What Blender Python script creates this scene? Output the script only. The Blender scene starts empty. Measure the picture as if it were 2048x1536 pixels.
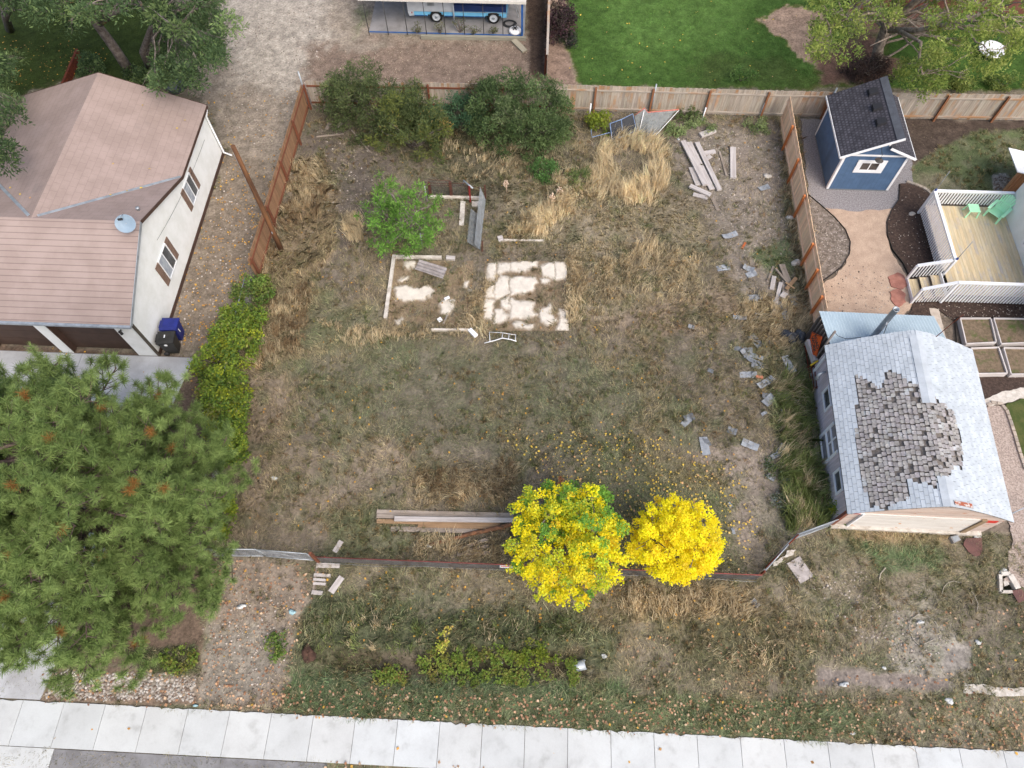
# Vacant lot seen from a drone: fenced weedy lot between a tan-roofed garage house and an old barn.
import bpy, math, random
import numpy as np
rnd = random.Random(7)
NR = np.random.RandomState(11)
SC = bpy.context.scene
COL = SC.collection
# ---------------------------------------------------------------- camera model and survey helpers
FP, HC = 1420.0, 27.5                       # focal length in photo pixels, flying height
NX, NY = 11.0, 742.0                        # where the plumb line meets the photograph
TILT = math.atan(math.hypot(NX, NY) / FP); ROLL = math.atan2(NX, NY)
CR, SR, CT, ST = math.cos(ROLL), math.sin(ROLL), math.cos(TILT), math.sin(TILT)
LA = -0.0596                                # the plot is turned a little against the camera
U = np.array([math.cos(LA), math.sin(LA), 0.0]); V = np.array([-math.sin(LA), math.cos(LA), 0.0])
OC = np.array([0.0, 0.0, HC])
def W(u, v, z=0.0): return U * u + V * v + np.array([0, 0, z])
def ray(px, py):
    a = (px - 1024) / FP; b = -(py - 768) / FP
    x = CR * a + SR * b; y = -SR * a + CR * b
    return np.array([x, y * CT + ST, y * ST - CT])
def at(px, py, z=0.0):
    d = ray(px, py); return OC + d * ((z - HC) / d[2])
def atu(px, py, u):
    d = ray(px, py); return OC + d * (u / (d @ U))
def atv(px, py, v):
    d = ray(px, py); return OC + d * (v / (d @ V))
def proj(X, Y, Z=0.0):                      # arrays -> photo pixels
    dz = Z - HC
    yc = Y * CT + dz * ST; zc = -Y * ST + dz * CT
    a = X / -zc; b = yc / -zc
    return 1024 + FP * (CR * a - SR * b), 768 - FP * (SR * a + CR * b)
def uv_of(p): return float(p @ U), float(p @ V)
# ---------------------------------------------------------------- numpy noise
def vnoise(x, y, seed=0):
    xi = np.floor(x).astype(np.int64); yi = np.floor(y).astype(np.int64)
    xf = x - xi; yf = y - yi
    def h(a, b):
        n = (a * 374761393 + b * 668265263 + seed * 974634777) & 0x7fffffff
        n = (n ^ (n >> 13)) * 1274126177 & 0x7fffffff
        return ((n ^ (n >> 16)) & 0xffff) / 65535.0
    sx = xf * xf * (3 - 2 * xf); sy = yf * yf * (3 - 2 * yf)
    return (h(xi, yi) * (1 - sx) + h(xi + 1, yi) * sx) * (1 - sy) + (h(xi, yi + 1) * (1 - sx) + h(xi + 1, yi + 1) * sx) * sy
def fbm(x, y, seed=0, o=4):
    s = 0; a = 0.5; t = 0
    for i in range(o):
        s = s + a * vnoise(x * 2 ** i, y * 2 ** i, seed + i * 17); t += a; a *= 0.5
    return s / t
# ---------------------------------------------------------------- materials
def _nt(name):
    m = bpy.data.materials.new(name); m.use_nodes = True
    nt = m.node_tree; b = nt.nodes['Principled BSDF']
    return m, nt, b
def _n(nt, t, **k):
    n = nt.nodes.new(t)
    for a, v in k.items():
        if a.startswith('i_'):
            key = a[2:]; n.inputs[int(key) if key.isdigit() else key.replace('_', ' ')].default_value = v
        else: setattr(n, a, v)
    return n
def mixc(nt, fac, a, b, mode='MIX'):
    m = _n(nt, 'ShaderNodeMix', data_type='RGBA', blend_type=mode)
    for s, v in ((m.inputs[0], fac), (m.inputs[6], a), (m.inputs[7], b)):
        if hasattr(v, 'is_linked') or hasattr(v, 'links'): nt.links.new(v, s)
        elif isinstance(v, (int, float)): s.default_value = v
        else: s.default_value = (*v, 1)
    return m.outputs[2]
def mk(name, col, col2=None, scale=3.0, rough=0.8, stretch=None, coord='pos', lo=0.35, hi=0.65, fine=0.0, fscale=40.0,
       bump=0.0, bscale=30.0, metal=0.0, spec=0.3, attr=True, col3=None, s3=0.7, t3=(0.55, 0.75), trans=0.0, alpha=1.0, extra=None):
    """noise mix of two or three colours, times the face attribute Col"""
    m, nt, b = _nt(name)
    L = nt.links.new
    if coord == 'pos': src = _n(nt, 'ShaderNodeNewGeometry').outputs['Position']
    else: src = _n(nt, 'ShaderNodeUVMap', uv_map='UVMap').outputs[0]
    def vec(sc):
        mp = _n(nt, 'ShaderNodeMapping'); mp.inputs['Scale'].default_value = sc; L(src, mp.inputs[0]); return mp.outputs[0]
    def noise(sc, s, det=5.0, rg=0.6):
        n = _n(nt, 'ShaderNodeTexNoise', i_Scale=s, i_Detail=det, i_Roughness=rg); L(vec(sc), n.inputs['Vector']); return n.outputs[0]
    def ramp(o, a, c):
        r = _n(nt, 'ShaderNodeMapRange', i_1=a, i_2=c, interpolation_type='SMOOTHSTEP'); L(o, r.inputs[0]); return r.outputs[0]
    st = stretch or (1, 1, 1)
    out = mixc(nt, ramp(noise(st, scale), lo, hi), col, col2 if col2 else col)
    if col3: out = mixc(nt, ramp(noise((1, 1, 1), s3), *t3), out, col3)
    if fine:
        f = _n(nt, 'ShaderNodeMapRange', i_1=0.25, i_2=0.75, i_3=1 - fine, i_4=1 + fine); L(noise(st, fscale, 3.0, 0.7), f.inputs[0])
        out = mixc(nt, 1.0, out, f.outputs[0], 'MULTIPLY')
    if extra: out = extra(nt, out, src, vec, noise, ramp)
    if attr:
        a = _n(nt, 'ShaderNodeAttribute', attribute_name='Col'); out = mixc(nt, 1.0, out, a.outputs['Color'], 'MULTIPLY')
    L(out, b.inputs['Base Color'])
    b.inputs['Roughness'].default_value = rough; b.inputs['Metallic'].default_value = metal
    b.inputs['Specular IOR Level'].default_value = spec; b.inputs['Alpha'].default_value = alpha
    if bump:
        bp = _n(nt, 'ShaderNodeBump', i_Strength=bump, i_Distance=0.02); L(noise(st, bscale, 4.0), bp.inputs['Height']); L(bp.outputs[0], b.inputs['Normal'])
    if trans:
        t = _n(nt, 'ShaderNodeBsdfTranslucent'); L(out, t.inputs[0])
        mx = _n(nt, 'ShaderNodeMixShader', i_0=trans); L(b.outputs[0], mx.inputs[1]); L(t.outputs[0], mx.inputs[2])
        L(mx.outputs[0], nt.nodes['Material Output'].inputs[0])
    return m
def lerp(a, b, t): return tuple(x + (y - x) * t for x, y in zip(a, b))
def s2l(r, g, b): return tuple(((c / 255 + 0.055) / 1.055) ** 2.4 if c > 10 else c / 255 / 12.92 for c in (r, g, b))
# ---------------------------------------------------------------- objects
BASE = {}
def tag(o, label=None, cat=None, group=None, kind=None):
    if label: o['label'] = label
    if cat: o['category'] = cat
    if group: o['group'] = group
    if kind: o['kind'] = kind
    return o
def thing(name, label, cat, base, group=None):
    o = bpy.data.objects.new(name, None); COL.objects.link(o); o.location = tuple(base); o.empty_display_size = 0.3
    BASE[o.name] = np.array(base, float)
    return tag(o, label, cat, group)
def link_mesh(name, me, mats, parent=None, base=None):
    o = bpy.data.objects.new(name, me); COL.objects.link(o)
    for m in (mats if isinstance(mats, (list, tuple)) else [mats]): me.materials.append(m)
    if parent is not None:
        o.parent = parent; BASE[o.name] = BASE[parent.name]
    elif base is not None:
        o.location = tuple(base); BASE[o.name] = np.array(base, float)
    return o
def raw_mesh(name, verts, faces_flat, sizes, fcol=None, uv=None, smooth=None):
    me = bpy.data.meshes.new(name)
    verts = np.asarray(verts, np.float32); ff = np.asarray(faces_flat, np.int32); sizes = np.asarray(sizes, np.int32)
    me.vertices.add(len(verts)); me.vertices.foreach_set('co', verts.ravel())
    me.loops.add(len(ff)); me.loops.foreach_set('vertex_index', ff)
    me.polygons.add(len(sizes)); me.polygons.foreach_set('loop_start', np.concatenate(([0], np.cumsum(sizes)[:-1])).astype(np.int32))
    try: me.polygons.foreach_set('loop_total', sizes)
    except Exception: pass
    a = me.attributes.new('Col', 'FLOAT_COLOR', 'FACE')
    c = np.ones((len(sizes), 4), np.float32)
    if fcol is not None: c[:, :3] = fcol
    a.data.foreach_set('color', c.ravel())
    if uv is not None:
        l = me.uv_layers.new(name='UVMap'); l.data.foreach_set('uv', np.asarray(uv, np.float32).ravel())
    if smooth is not None: me.polygons.foreach_set('use_smooth', np.asarray(smooth, bool))
    me.update(); me.validate(clean_customdata=False)
    return me
def nrm(a):
    a = np.asarray(a, float); n = np.linalg.norm(a); return a / n if n > 1e-9 else a
ZUP = np.array([0, 0, 1.0])
class MB:
    """collects shapes that become ONE mesh"""
    def __init__(s): s.v = []; s.f = []; s.c = []; s.uv = []; s.sm = []; s.col = (1, 1, 1)
    def tint(s, amt, base=1.0, warm=0.0):
        k = base * (1 + rnd.uniform(-amt, amt)); w = rnd.uniform(-warm, warm); s.col = (k * (1 + w), k, k * (1 - w)); return s
    def face(s, pts, uv=None, smooth=False):
        i = len(s.v); pts = [np.asarray(p, float) for p in pts]; s.v += pts
        s.f.append(list(range(i, i + len(pts)))); s.c.append(s.col); s.sm.append(smooth)
        if uv is None:
            n = np.abs(np.cross(pts[1] - pts[0], pts[2] - pts[0])); k = int(np.argmax(n))
            ax = [(1, 2), (0, 2), (0, 1)][k]; uv = [(p[ax[0]], p[ax[1]]) for p in pts]
        s.uv += list(uv)
    def hexa(s, p):                     # p: 4 bottom + 4 top corners
        for q in ((3, 2, 1, 0), (4, 5, 6, 7), (0, 1, 5, 4), (1, 2, 6, 5), (2, 3, 7, 6), (3, 0, 4, 7)): s.face([p[k] for k in q])
    def box(s, u0, u1, v0, v1, z0, z1):
        s.hexa([W(u0, v0, z0), W(u1, v0, z0), W(u1, v1, z0), W(u0, v1, z0), W(u0, v0, z1), W(u1, v0, z1), W(u1, v1, z1), W(u0, v1, z1)])
    def bar(s, p0, p1, w, h, up=ZUP, uo=None):       # board along p0-p1, w wide across, h along up
        p0 = np.asarray(p0, float); p1 = np.asarray(p1, float); d = nrm(p1 - p0)
        x = np.cross(d, up); x = nrm(x) if np.linalg.norm(x) > 1e-5 else nrm(np.cross(d, [1, 0, 0])); y = np.cross(x, d)
        a, b = x * w / 2, y * h / 2; L = np.linalg.norm(p1 - p0)
        o = rnd.uniform(0, 50) if uo is None else uo
        c0 = [p0 - a - b, p0 + a - b, p0 + a + b, p0 - a + b]; c1 = [q + (p1 - p0) for q in c0]
        ws = (w, h, w, h); acc = 0
        for k in range(4):
            j = (k + 1) % 4
            s.face([c0[k], c0[j], c1[j], c1[k]], [(o, acc + o), (o, acc + ws[k] + o), (o + L, acc + ws[k] + o), (o + L, acc + o)]); acc += ws[k]
        s.face(c0[::-1], [(o, o), (o, o + .01), (o + .01, o + .01), (o + .01, o)]); s.face(c1, [(o, o), (o, o + .01), (o + .01, o + .01), (o + .01, o)])
    def prism(s, poly, h):              # polygon (list of 3D) extruded by vector h
        h = np.asarray(h, float); poly = [np.asarray(p, float) for p in poly]; t = [p + h for p in poly]
        a = np.zeros(3)
        for i in range(1, len(poly) - 1): a += np.cross(poly[i] - poly[0], poly[i + 1] - poly[0])
        if a @ h < 0: poly, t = poly[::-1], t[::-1]
        s.face(poly[::-1]); s.face(t)
        n = len(poly)
        for i in range(n): j = (i + 1) % n; s.face([poly[i], poly[j], t[j], t[i]])
    def tube(s, pts, r, n=6, caps=True):
        pts = [np.asarray(p, float) for p in pts]; rs = r if isinstance(r, (list, tuple)) else [r] * len(pts)
        x = None; rings = []
        for i, p in enumerate(pts):
            d = nrm(pts[min(i + 1, len(pts) - 1)] - pts[max(i - 1, 0)])
            if x is None: x = nrm(np.cross(d, [0.3, 0.9, 0.2])) if abs(d @ nrm([0.3, 0.9, 0.2])) < .95 else nrm(np.cross(d, [1, 0, 0]))
            else: x = nrm(x - d * (x @ d))
            y = np.cross(d, x); i0 = len(s.v)
            for k in range(n):
                a = 2 * math.pi * k / n; s.v.append(p + (x * math.cos(a) + y * math.sin(a)) * rs[i])
            rings.append(i0)
        acc = 0
        for i in range(len(rings) - 1):
            L = np.linalg.norm(pts[i + 1] - pts[i])
            for k in range(n):
                j = (k + 1) % n; s.f.append([rings[i] + k, rings[i] + j, rings[i + 1] + j, rings[i + 1] + k]); s.c.append(s.col); s.sm.append(True)
                w = 2 * math.pi * rs[i] / n; s.uv += [(acc, k * w), (acc, k * w + w), (acc + L, k * w + w), (acc + L, k * w)]
            acc += L
        if caps:
            for i0, rev in ((rings[0], True), (rings[-1], False)):
                q = list(range(i0, i0 + n)); s.f.append(q[::-1] if rev else q); s.c.append(s.col); s.sm.append(False); s.uv += [(0, 0)] * n
    def lathe(s, c, prof, n=16, axis=ZUP):
        c = np.asarray(c, float); axis = nrm(axis); x = nrm(np.cross(axis, [0.2, 0.9, 0.31])); y = np.cross(axis, x); rows = []
        for r, z in prof:
            i0 = len(s.v); rows.append(i0)
            for k in range(n):
                a = 2 * math.pi * k / n; s.v.append(c + axis * z + (x * math.cos(a) + y * math.sin(a)) * max(r, 1e-4))
        for i in range(len(rows) - 1):
            for k in range(n):
                j = (k + 1) % n; s.f.append([rows[i] + k, rows[i] + j, rows[i + 1] + j, rows[i + 1] + k]); s.c.append(s.col); s.sm.append(True)
                s.uv += [(k * .1, i * .1), (k * .1 + .1, i * .1), (k * .1 + .1, i * .1 + .1), (k * .1, i * .1 + .1)]
    def blob(s, c, r, seed=0, n=10, m=7, rough=0.2):   # lumpy closed lump, r = (rx,ry,rz)
        c = np.asarray(c, float); rr = random.Random(seed); rows = []
        ph = [rr.uniform(0, 6.28) for _ in range(6)]
        for i in range(m + 1):
            t = math.pi * i / m; i0 = len(s.v); rows.append(i0)
            for k in range(n):
                a = 2 * math.pi * k / n
                q = 1 + rough * (math.sin(2 * a + ph[0] + t) * .5 + math.sin(3 * a + ph[1] - 2 * t) * .35 + math.sin(3 * t + ph[2]) * .3 + rr.uniform(-.25, .25) * math.sin(t))
                s.v.append(c + np.array([math.sin(t) * math.cos(a) * r[0] * q, math.sin(t) * math.sin(a) * r[1] * q, math.cos(t) * r[2] * q]))
        for i in range(m):
            for k in range(n):
                j = (k + 1) % n; s.f.append([rows[i] + k, rows[i + 1] + k, rows[i + 1] + j, rows[i] + j]); s.c.append(s.col); s.sm.append(True); s.uv += [(0, 0), (0, 1), (1, 1), (1, 0)]
    def mesh(s, name, base):
        base = np.asarray(base, float)
        return raw_mesh(name, np.array(s.v) - base, [i for f in s.f for i in f], [len(f) for f in s.f], np.array(s.c), s.uv, s.sm)
    def part(s, name, mat, parent): return link_mesh(name, s.mesh(name, BASE[parent.name]), mat, parent)
    def solo(s, name, mat, label, cat, group=None, kind=None):
        a = np.array(s.v); base = np.array([(a[:, 0].min() + a[:, 0].max()) / 2, (a[:, 1].min() + a[:, 1].max()) / 2, a[:, 2].min()])
        return tag(link_mesh(name, s.mesh(name, base), mat, None, base), label, cat, group, kind)
def sub(name, mb, mat, parent_part):                  # a sub-part under a part
    return link_mesh(name, mb.mesh(name, BASE[parent_part.name]), mat, parent_part)
def sheet(name, pts, z, mat, kind='structure', thick=0.0):
    mb = MB()
    if thick: mb.prism([np.array([p[0], p[1], z - thick]) for p in pts], (0, 0, thick))
    else: mb.face([np.array([p[0], p[1], z]) for p in pts])
    o = link_mesh(name, mb.mesh(name, (0, 0, 0)), mat); o['kind'] = kind; return o
def ragged(pts, step=0.12, amp=0.05, seed=1, closed=True):   # subdivide a 2D outline and roughen it
    rr = random.Random(seed); out = []; n = len(pts)
    for i in range(n if closed else n - 1):
        a = np.asarray(pts[i], float)[:2]; b = np.asarray(pts[(i + 1) % n], float)[:2]; L = np.linalg.norm(b - a); k = max(1, int(L / step))
        nn = np.array([-(b - a)[1], (b - a)[0]]) / max(L, 1e-6)
        for j in range(k):
            t = j / k; q = a + (b - a) * t
            out.append(q + nn * (rr.uniform(-amp, amp) + amp * 0.8 * math.sin(q[0] * 5.1 + q[1] * 3.7 + seed)))
    return out
# ================================================================ GROUND
def A(r, g, b, k=1.35): return tuple(c / k for c in s2l(r, g, b))
# zones in photo pixels: outline, soft edge, edge warp, soil colour, plant colour, plant density 0-1, plant height m
Z = []
def zone(poly, soft, warp, g, v=None, dens=0.0, h=0.1, k=1.0): Z.append((np.array(poly, float), soft, warp, A(*g), s2l(*(v or g)), dens, h, k))
# --- alley and gravel drive
zone([(425, -60), (1000, -60), (760, 75), (1055, 78), (1092, 150), (1100, 215), (610, 205), (515, 560), (420, 690), (330, 720), (300, 700), (455, 300), (405, 190), (330, 150), (430, 60)], 40, 20, (162, 142, 120), (120, 110, 70), .04, .06)
zone([(450, -60), (690, -60), (640, 100), (560, 190), (470, 150), (440, 60)], 60, 30, (180, 164, 145), (110, 105, 70), .05, .06)
zone([(330, 720), (455, 300), (520, 330), (545, 420), (500, 560), (420, 690)], 30, 15, (142, 122, 100), (110, 100, 60), .05, .05)
zone([(600, 90), (1060, 80), (1095, 150), (1100, 215), (620, 205)], 40, 25, (136, 110, 90), (164, 140, 112), .14, .08)
zone([(740, 30), (700, 75), (715, 10)], 20, 10, (120, 115, 85), (95, 105, 60), .5, .08)
# --- lawns
zone([(-400, -60), (260, -60), (340, 60), (330, 150), (230, 160), (190, 140), (60, 180), (-400, 400)], 12, 8, (58, 72, 30), (62, 80, 30), .8, .06)
zone([(1130, -200), (2600, -200), (2600, 182), (1120, 172), (1125, 110)], 10, 6, (70, 104, 38), (72, 116, 40), .9, .06)
zone([(1180, -60), (1500, -60), (1480, 90), (1250, 120)], 60, 20, (88, 124, 52), (92, 136, 54), .9, .06, .7)
zone([(1400, 105), (1560, 120), (1680, 168), (1380, 168)], 40, 20, (80, 92, 48), (80, 100, 46), .6, .06, .6)
zone([(1518, 38), (1570, 15), (1640, 20), (1660, 100), (1640, 135), (1590, 100), (1545, 60)], 10, 10, (186, 146, 112), (150, 130, 90), .02, .05)
zone([(1630, 100), (1740, 70), (1800, 130), (1760, 175), (1640, 172)], 25, 15, (120, 84, 66), (90, 80, 50), .05, .05)
zone([(1690, -40), (1880, -40), (1860, 60), (1700, 70)], 25, 15, (140, 96, 80), (90, 80, 50), .05, .05)
zone([(1088, -60), (1128, -60), (1130, 80), (1150, 150), (1160, 175), (1088, 172)], 14, 8, (150, 118, 96), (110, 100, 60), .03, .05)
zone([(1050, -60), (1090, -60), (1090, 170), (1062, 150)], 8, 4, (92, 70, 54), (80, 70, 40), .05, .05)
# --- the shed yard (right)
zone([(1600, 236), (2600, 236), (2600, 1600), (2060, 1400), (1640, 640)], 4, 2, (132, 112, 92), (110, 100, 66), .0, .05)
zone([(1800, 236), (2600, 240), (2600, 330), (1880, 330), (1830, 330)], 10, 8, (92, 74, 62), (80, 70, 50), .03, .05)
zone([(1825, 335), (1870, 300), (1960, 262), (2400, 250), (2400, 420), (1870, 384), (1835, 378)], 12, 8, (84, 96, 48), (88, 108, 50), .75, .05)
zone([(1830, 345), (1900, 350), (1930, 380), (1850, 384)], 16, 10, (120, 112, 78), (128, 118, 80), .5, .05)
zone([(1985, 350), (2010, 345), (2025, 362), (2005, 382), (1985, 378)], 5, 3, (190, 180, 172), None, 0, .0)
# --- the lot: base of mown weeds, then patches
LOT = [(628, 208), (1100, 214), (1592, 234), (1632, 640), (1630, 720), (1672, 1045), (1600, 1075), (1515, 1158), (640, 1125), (395, 1108), (470, 905), (520, 565), (560, 470)]
zone(LOT, 8, 4, (112, 98, 80), (120, 106, 78), .55, .10)
zone([(625, 230), (760, 300), (800, 330), (720, 470), (620, 560), (560, 480)], 40, 25, (104, 90, 78), (110, 96, 70), .25, .10)
zone([(560, 470), (600, 320), (660, 320), (680, 430), (620, 600), (500, 760), (520, 600)], 30, 20, (130, 108, 74), (150, 124, 80), .9, .38)
zone([(480, 760), (520, 590), (640, 560), (640, 700), (600, 760)], 40, 20, (120, 104, 70), (136, 116, 74), .9, .28)
zone([(470, 900), (500, 740), (590, 740), (560, 1000), (470, 1090), (420, 1090)], 40, 20, (126, 106, 80), (134, 112, 78), .8, .16)
zone([(620, 640), (800, 660), (1000, 690), (1300, 720), (1400, 850), (1300, 930), (900, 900), (650, 900), (600, 760)], 60, 30, (104, 96, 72), (104, 104, 68), .6, .09)
zone([(640, 600), (760, 600), (760, 700), (640, 720)], 30, 20, (106, 102, 66), (116, 114, 66), .8, .16)
zone([(600, 900), (900, 900), (820, 1010), (640, 1080), (520, 1080)], 50, 30, (128, 110, 88), (130, 114, 84), .55, .08)
zone([(640, 1040), (760, 990), (860, 1080), (800, 1110), (650, 1110)], 30, 20, (96, 98, 58), (110, 108, 62), .8, .16)
zone([(830, 930), (1040, 930), (1040, 1010), (850, 1020)], 30, 20, (130, 116, 80), (160, 136, 94), .85, .30)
zone([(900, 280), (1160, 300), (1150, 370), (1000, 420), (880, 400)], 40, 25, (92, 84, 58), (104, 96, 62), .85, .22)
zone([(760, 220), (1100, 230), (1080, 330), (800, 310)], 30, 20, (84, 78, 50), (92, 88, 52), .8, .2)
zone([(1000, 380), (1200, 330), (1420, 420), (1400, 620), (1150, 640), (1140, 520), (1000, 480)], 40, 30, (132, 116, 86), (150, 130, 88), .75, .22)
zone([(1170, 640), (1480, 560), (1500, 640), (1300, 680)], 30, 20, (128, 106, 80), (150, 124, 84), .7, .20)
zone([(1350, 250), (1570, 240), (1600, 560), (1480, 600), (1430, 440), (1340, 330)], 30, 20, (138, 122, 106), (140, 122, 96), .2, .09)
zone([(1450, 300), (1580, 300), (1590, 400), (1480, 420)], 40, 30, (142, 124, 108), (150, 128, 98), .2, .10)
zone([(1500, 500), (1590, 480), (1600, 545), (1540, 560)], 20, 14, (96, 104, 66), (92, 116, 56), .6, .08)
zone([(1470, 600), (1640, 600), (1640, 680), (1490, 690)], 20, 14, (140, 118, 80), (176, 142, 88), .9, .34)
zone([(1480, 690), (1640, 680), (1650, 800), (1560, 830), (1500, 760)], 20, 14, (120, 108, 70), (128, 122, 74), .8, .28)
zone([(1545, 800), (1640, 770), (1660, 930), (1680, 1040), (1570, 1060), (1545, 930)], 18, 12, (96, 100, 56), (112, 124, 62), .95, .40)
zone([(1380, 880), (1560, 880), (1570, 1060), (1470, 1080), (1400, 980)], 40, 30, (140, 122, 106), (130, 116, 90), .3, .07)
zone([(1200, 890), (1460, 930), (1480, 1130), (1220, 1120), (1100, 960)], 40, 30, (104, 96, 66), (100, 106, 58), .6, .09)
zone([(1560, 240), (1590, 236), (1606, 440), (1636, 640), (1600, 600), (1570, 420)], 10, 8, (130, 112, 78), (140, 122, 76), .8, .24)
# --- front strip
FS = [(395, 1108), (640, 1125), (1515, 1158), (1600, 1078), (1670, 1054), (2060, 1068), (2200, 1560), (2050, 1500), (1000, 1448), (80, 1400), (110, 1335)]
zone(FS, 8, 5, (124, 110, 84), (124, 114, 78), .6, .10)
zone([(600, 1180), (1150, 1230), (1240, 1260), (1220, 1340), (590, 1330)], 40, 25, (90, 94, 58), (104, 112, 62), .95, .30)
zone([(640, 1290), (1180, 1300), (1170, 1360), (600, 1360)], 20, 12, (84, 72, 48), (92, 100, 46), .7, .16)
zone([(580, 1340), (1250, 1360), (1300, 1470), (1000, 1450), (560, 1420), (560, 1360)], 25, 15, (78, 90, 50), (86, 108, 56), .95, .10)
zone([(900, 1400), (1400, 1390), (1760, 1420), (1760, 1490), (1400, 1478), (900, 1448)], 30, 20, (96, 104, 60), (106, 118, 66), .95, .10)
zone([(1180, 1170), (1520, 1165), (1500, 1250), (1260, 1240)], 30, 20, (140, 118, 80), (170, 142, 96), .9, .20)
zone([(1300, 1240), (1640, 1240), (1640, 1340), (1380, 1350)], 40, 20, (104, 96, 62), (112, 106, 60), .9, .2)
zone([(1680, 1070), (1880, 1110), (1870, 1150), (1780, 1140), (1700, 1110)], 30, 18, (92, 106, 60), (92, 116, 60), .9, .10)
zone([(1660, 1062), (1900, 1066), (1900, 1090), (1700, 1085)], 12, 8, (150, 124, 84), (164, 132, 84), .7, .12)
zone([(1560, 1130), (1720, 1130), (1760, 1200), (1600, 1230)], 40, 20, (140, 124, 98), (136, 122, 88), .5, .09)
zone([(1740, 1210), (1880, 1200), (1940, 1340), (1800, 1350)], 90, 50, (148, 138, 122), (130, 124, 92), .4, .06)
zone([(1880, 1290), (1940, 1290), (1935, 1340), (1890, 1340)], 24, 16, (160, 147, 134), None, .0, .05)
zone([(1820, 1370), (2060, 1400), (2060, 1480), (1820, 1470)], 40, 20, (140, 126, 96), (130, 122, 80), .5, .08)
zone([(1900, 1200), (2060, 1220), (2060, 1370), (1960, 1350)], 40, 20, (120, 106, 86), (116, 108, 72), .5, .08)
zone([(1640, 1335), (1900, 1350), (1900, 1378), (1640, 1372)], 10, 8, (150, 132, 118), None, .0, .05)
# --- beds by the driveway
zone([(395, 1112), (590, 1128), (620, 1170), (600, 1250), (560, 1410), (390, 1405), (400, 1340), (430, 1250)], 14, 10, (146, 126, 106), (150, 124, 92), .15, .06)
zone([(420, 1260), (580, 1250), (560, 1330), (500, 1390), (400, 1400)], 24, 14, (150, 136, 118), (150, 130, 100), .12, .06)
zone([(80, 1402), (108, 1330), (160, 1330), (392, 1352), (390, 1408)], 6, 6, (140, 112, 88), None, .0, .05)
zone([(150, 1352), (385, 1352), (388, 1388), (140, 1386)], 14, 12, (160, 144, 126), None, .0, .05)
zone([(-700, 640), (400, 715), (430, 1100), (400, 1330), (100, 1330), (-700, 1280)], 8, 6, (124, 98, 76), (100, 90, 60), .05, .05)
zone([(240, 1300), (390, 1290), (395, 1345), (280, 1340)], 10, 8, (70, 66, 40), (84, 98, 44), .8, .12)
# --- below the pavement
zone([(655, 1524), (1300, 1540), (2300, 1590), (2300, 2400), (640, 2400)], 2, 2, (120, 104, 72), (96, 112, 60), .8, .06)

def polymask(px, py, poly, soft):
    inside = np.zeros(px.shape, bool); d2 = np.full(px.shape, 1e12)
    n = len(poly)
    for i in range(n):
        x0, y0 = poly[i]; x1, y1 = poly[(i + 1) % n]
        if y0 != y1:
            c = (y0 > py) != (y1 > py); inside ^= c & (px < (x1 - x0) * (py - y0) / (y1 - y0) + x0)
        dx, dy = x1 - x0, y1 - y0
        t = np.clip(((px - x0) * dx + (py - y0) * dy) / (dx * dx + dy * dy), 0, 1)
        d2 = np.minimum(d2, (px - x0 - t * dx) ** 2 + (py - y0 - t * dy) ** 2)
    d = np.sqrt(d2) * np.where(inside, 1, -1)
    m = np.clip(0.5 + d / soft, 0, 1); return m * m * (3 - 2 * m)
def fields(X, Y):
    px, py = proj(X, Y, 0.0)
    w1 = fbm(X * .9, Y * .9, 3) - .5; w2 = fbm(X * .9, Y * .9, 31) - .5
    w3 = fbm(X * 4, Y * 4, 5) - .5; w4 = fbm(X * 4, Y * 4, 51) - .5
    G = np.tile(np.array(A(120, 106, 84)), (X.size, 1)); Vc = np.tile(np.array(s2l(112, 104, 70)), (X.size, 1))
    D = np.full(X.size, .3); Hh = np.full(X.size, .08)
    for poly, soft, warp, g, v, d, h, k in Z:
        b0 = poly.min(0) - soft - 3 * warp; b1 = poly.max(0) + soft + 3 * warp
        s = np.where((px > b0[0]) & (px < b1[0]) & (py > b0[1]) & (py < b1[1]))[0]
        if not len(s): continue
        m = polymask(px[s] + warp * (2.4 * w1[s] + 1.6 * w3[s]), py[s] + warp * (2.4 * w2[s] + 1.6 * w4[s]), poly, soft) * k
        G[s] += (np.array(g) - G[s]) * m[:, None]; Vc[s] += (np.array(v) - Vc[s]) * m[:, None]
        D[s] += (d - D[s]) * m; Hh[s] += (h - Hh[s]) * m
    return G, Vc, D, Hh
STEP = 0.11
gu = np.arange(-31, 35, STEP); gv = np.arange(-2.2, 47, STEP)
UU, VV = np.meshgrid(gu, gv, indexing='ij')
GX = UU * U[0] + VV * V[0]; GY = UU * U[1] + VV * V[1]
fG, fV, fD, fH = fields(GX.ravel(), GY.ravel())
NU, NV = UU.shape
# real patchiness of the soil: dry, bare, green and rusty spots
xx, yy = GX.ravel(), GY.ravel()
pyl = proj(xx, yy)[1]; pat = fbm(xx * 1.3, yy * 1.3, 77); pat2 = fbm(xx * 3.1, yy * 3.1, 79); pat3 = fbm(xx * .5, yy * .5, 83)
fG *= (0.62 + 0.76 * pat2)[:, None]; lawnp = .82 + .36 * fbm(xx * .7 + 3, yy * .25, 87, 3) + .25 * (pat - .5)
wild = (pyl > 190) * np.clip((fD - .12) * 4, 0, 1) * np.clip((.5 - np.abs(fD - .5)) * 6, 0, 1)
gr = np.clip((pat - .53) * 7, 0, 1) * wild * .45; fG += (np.array(A(92, 96, 58)) - fG) * gr[:, None]; fV += (np.array(s2l(100, 112, 62)) - fV) * gr[:, None]
ba = np.clip((.45 - pat) * 8, 0, 1) * wild * .28; fG += (np.array(A(140, 122, 102)) - fG) * ba[:, None]; fD *= 1 - .55 * ba
ru = np.clip((pat3 - .55) * 8, 0, 1) * wild * .5; fV += (np.array(s2l(158, 128, 84)) - fV) * ru[:, None]
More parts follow.
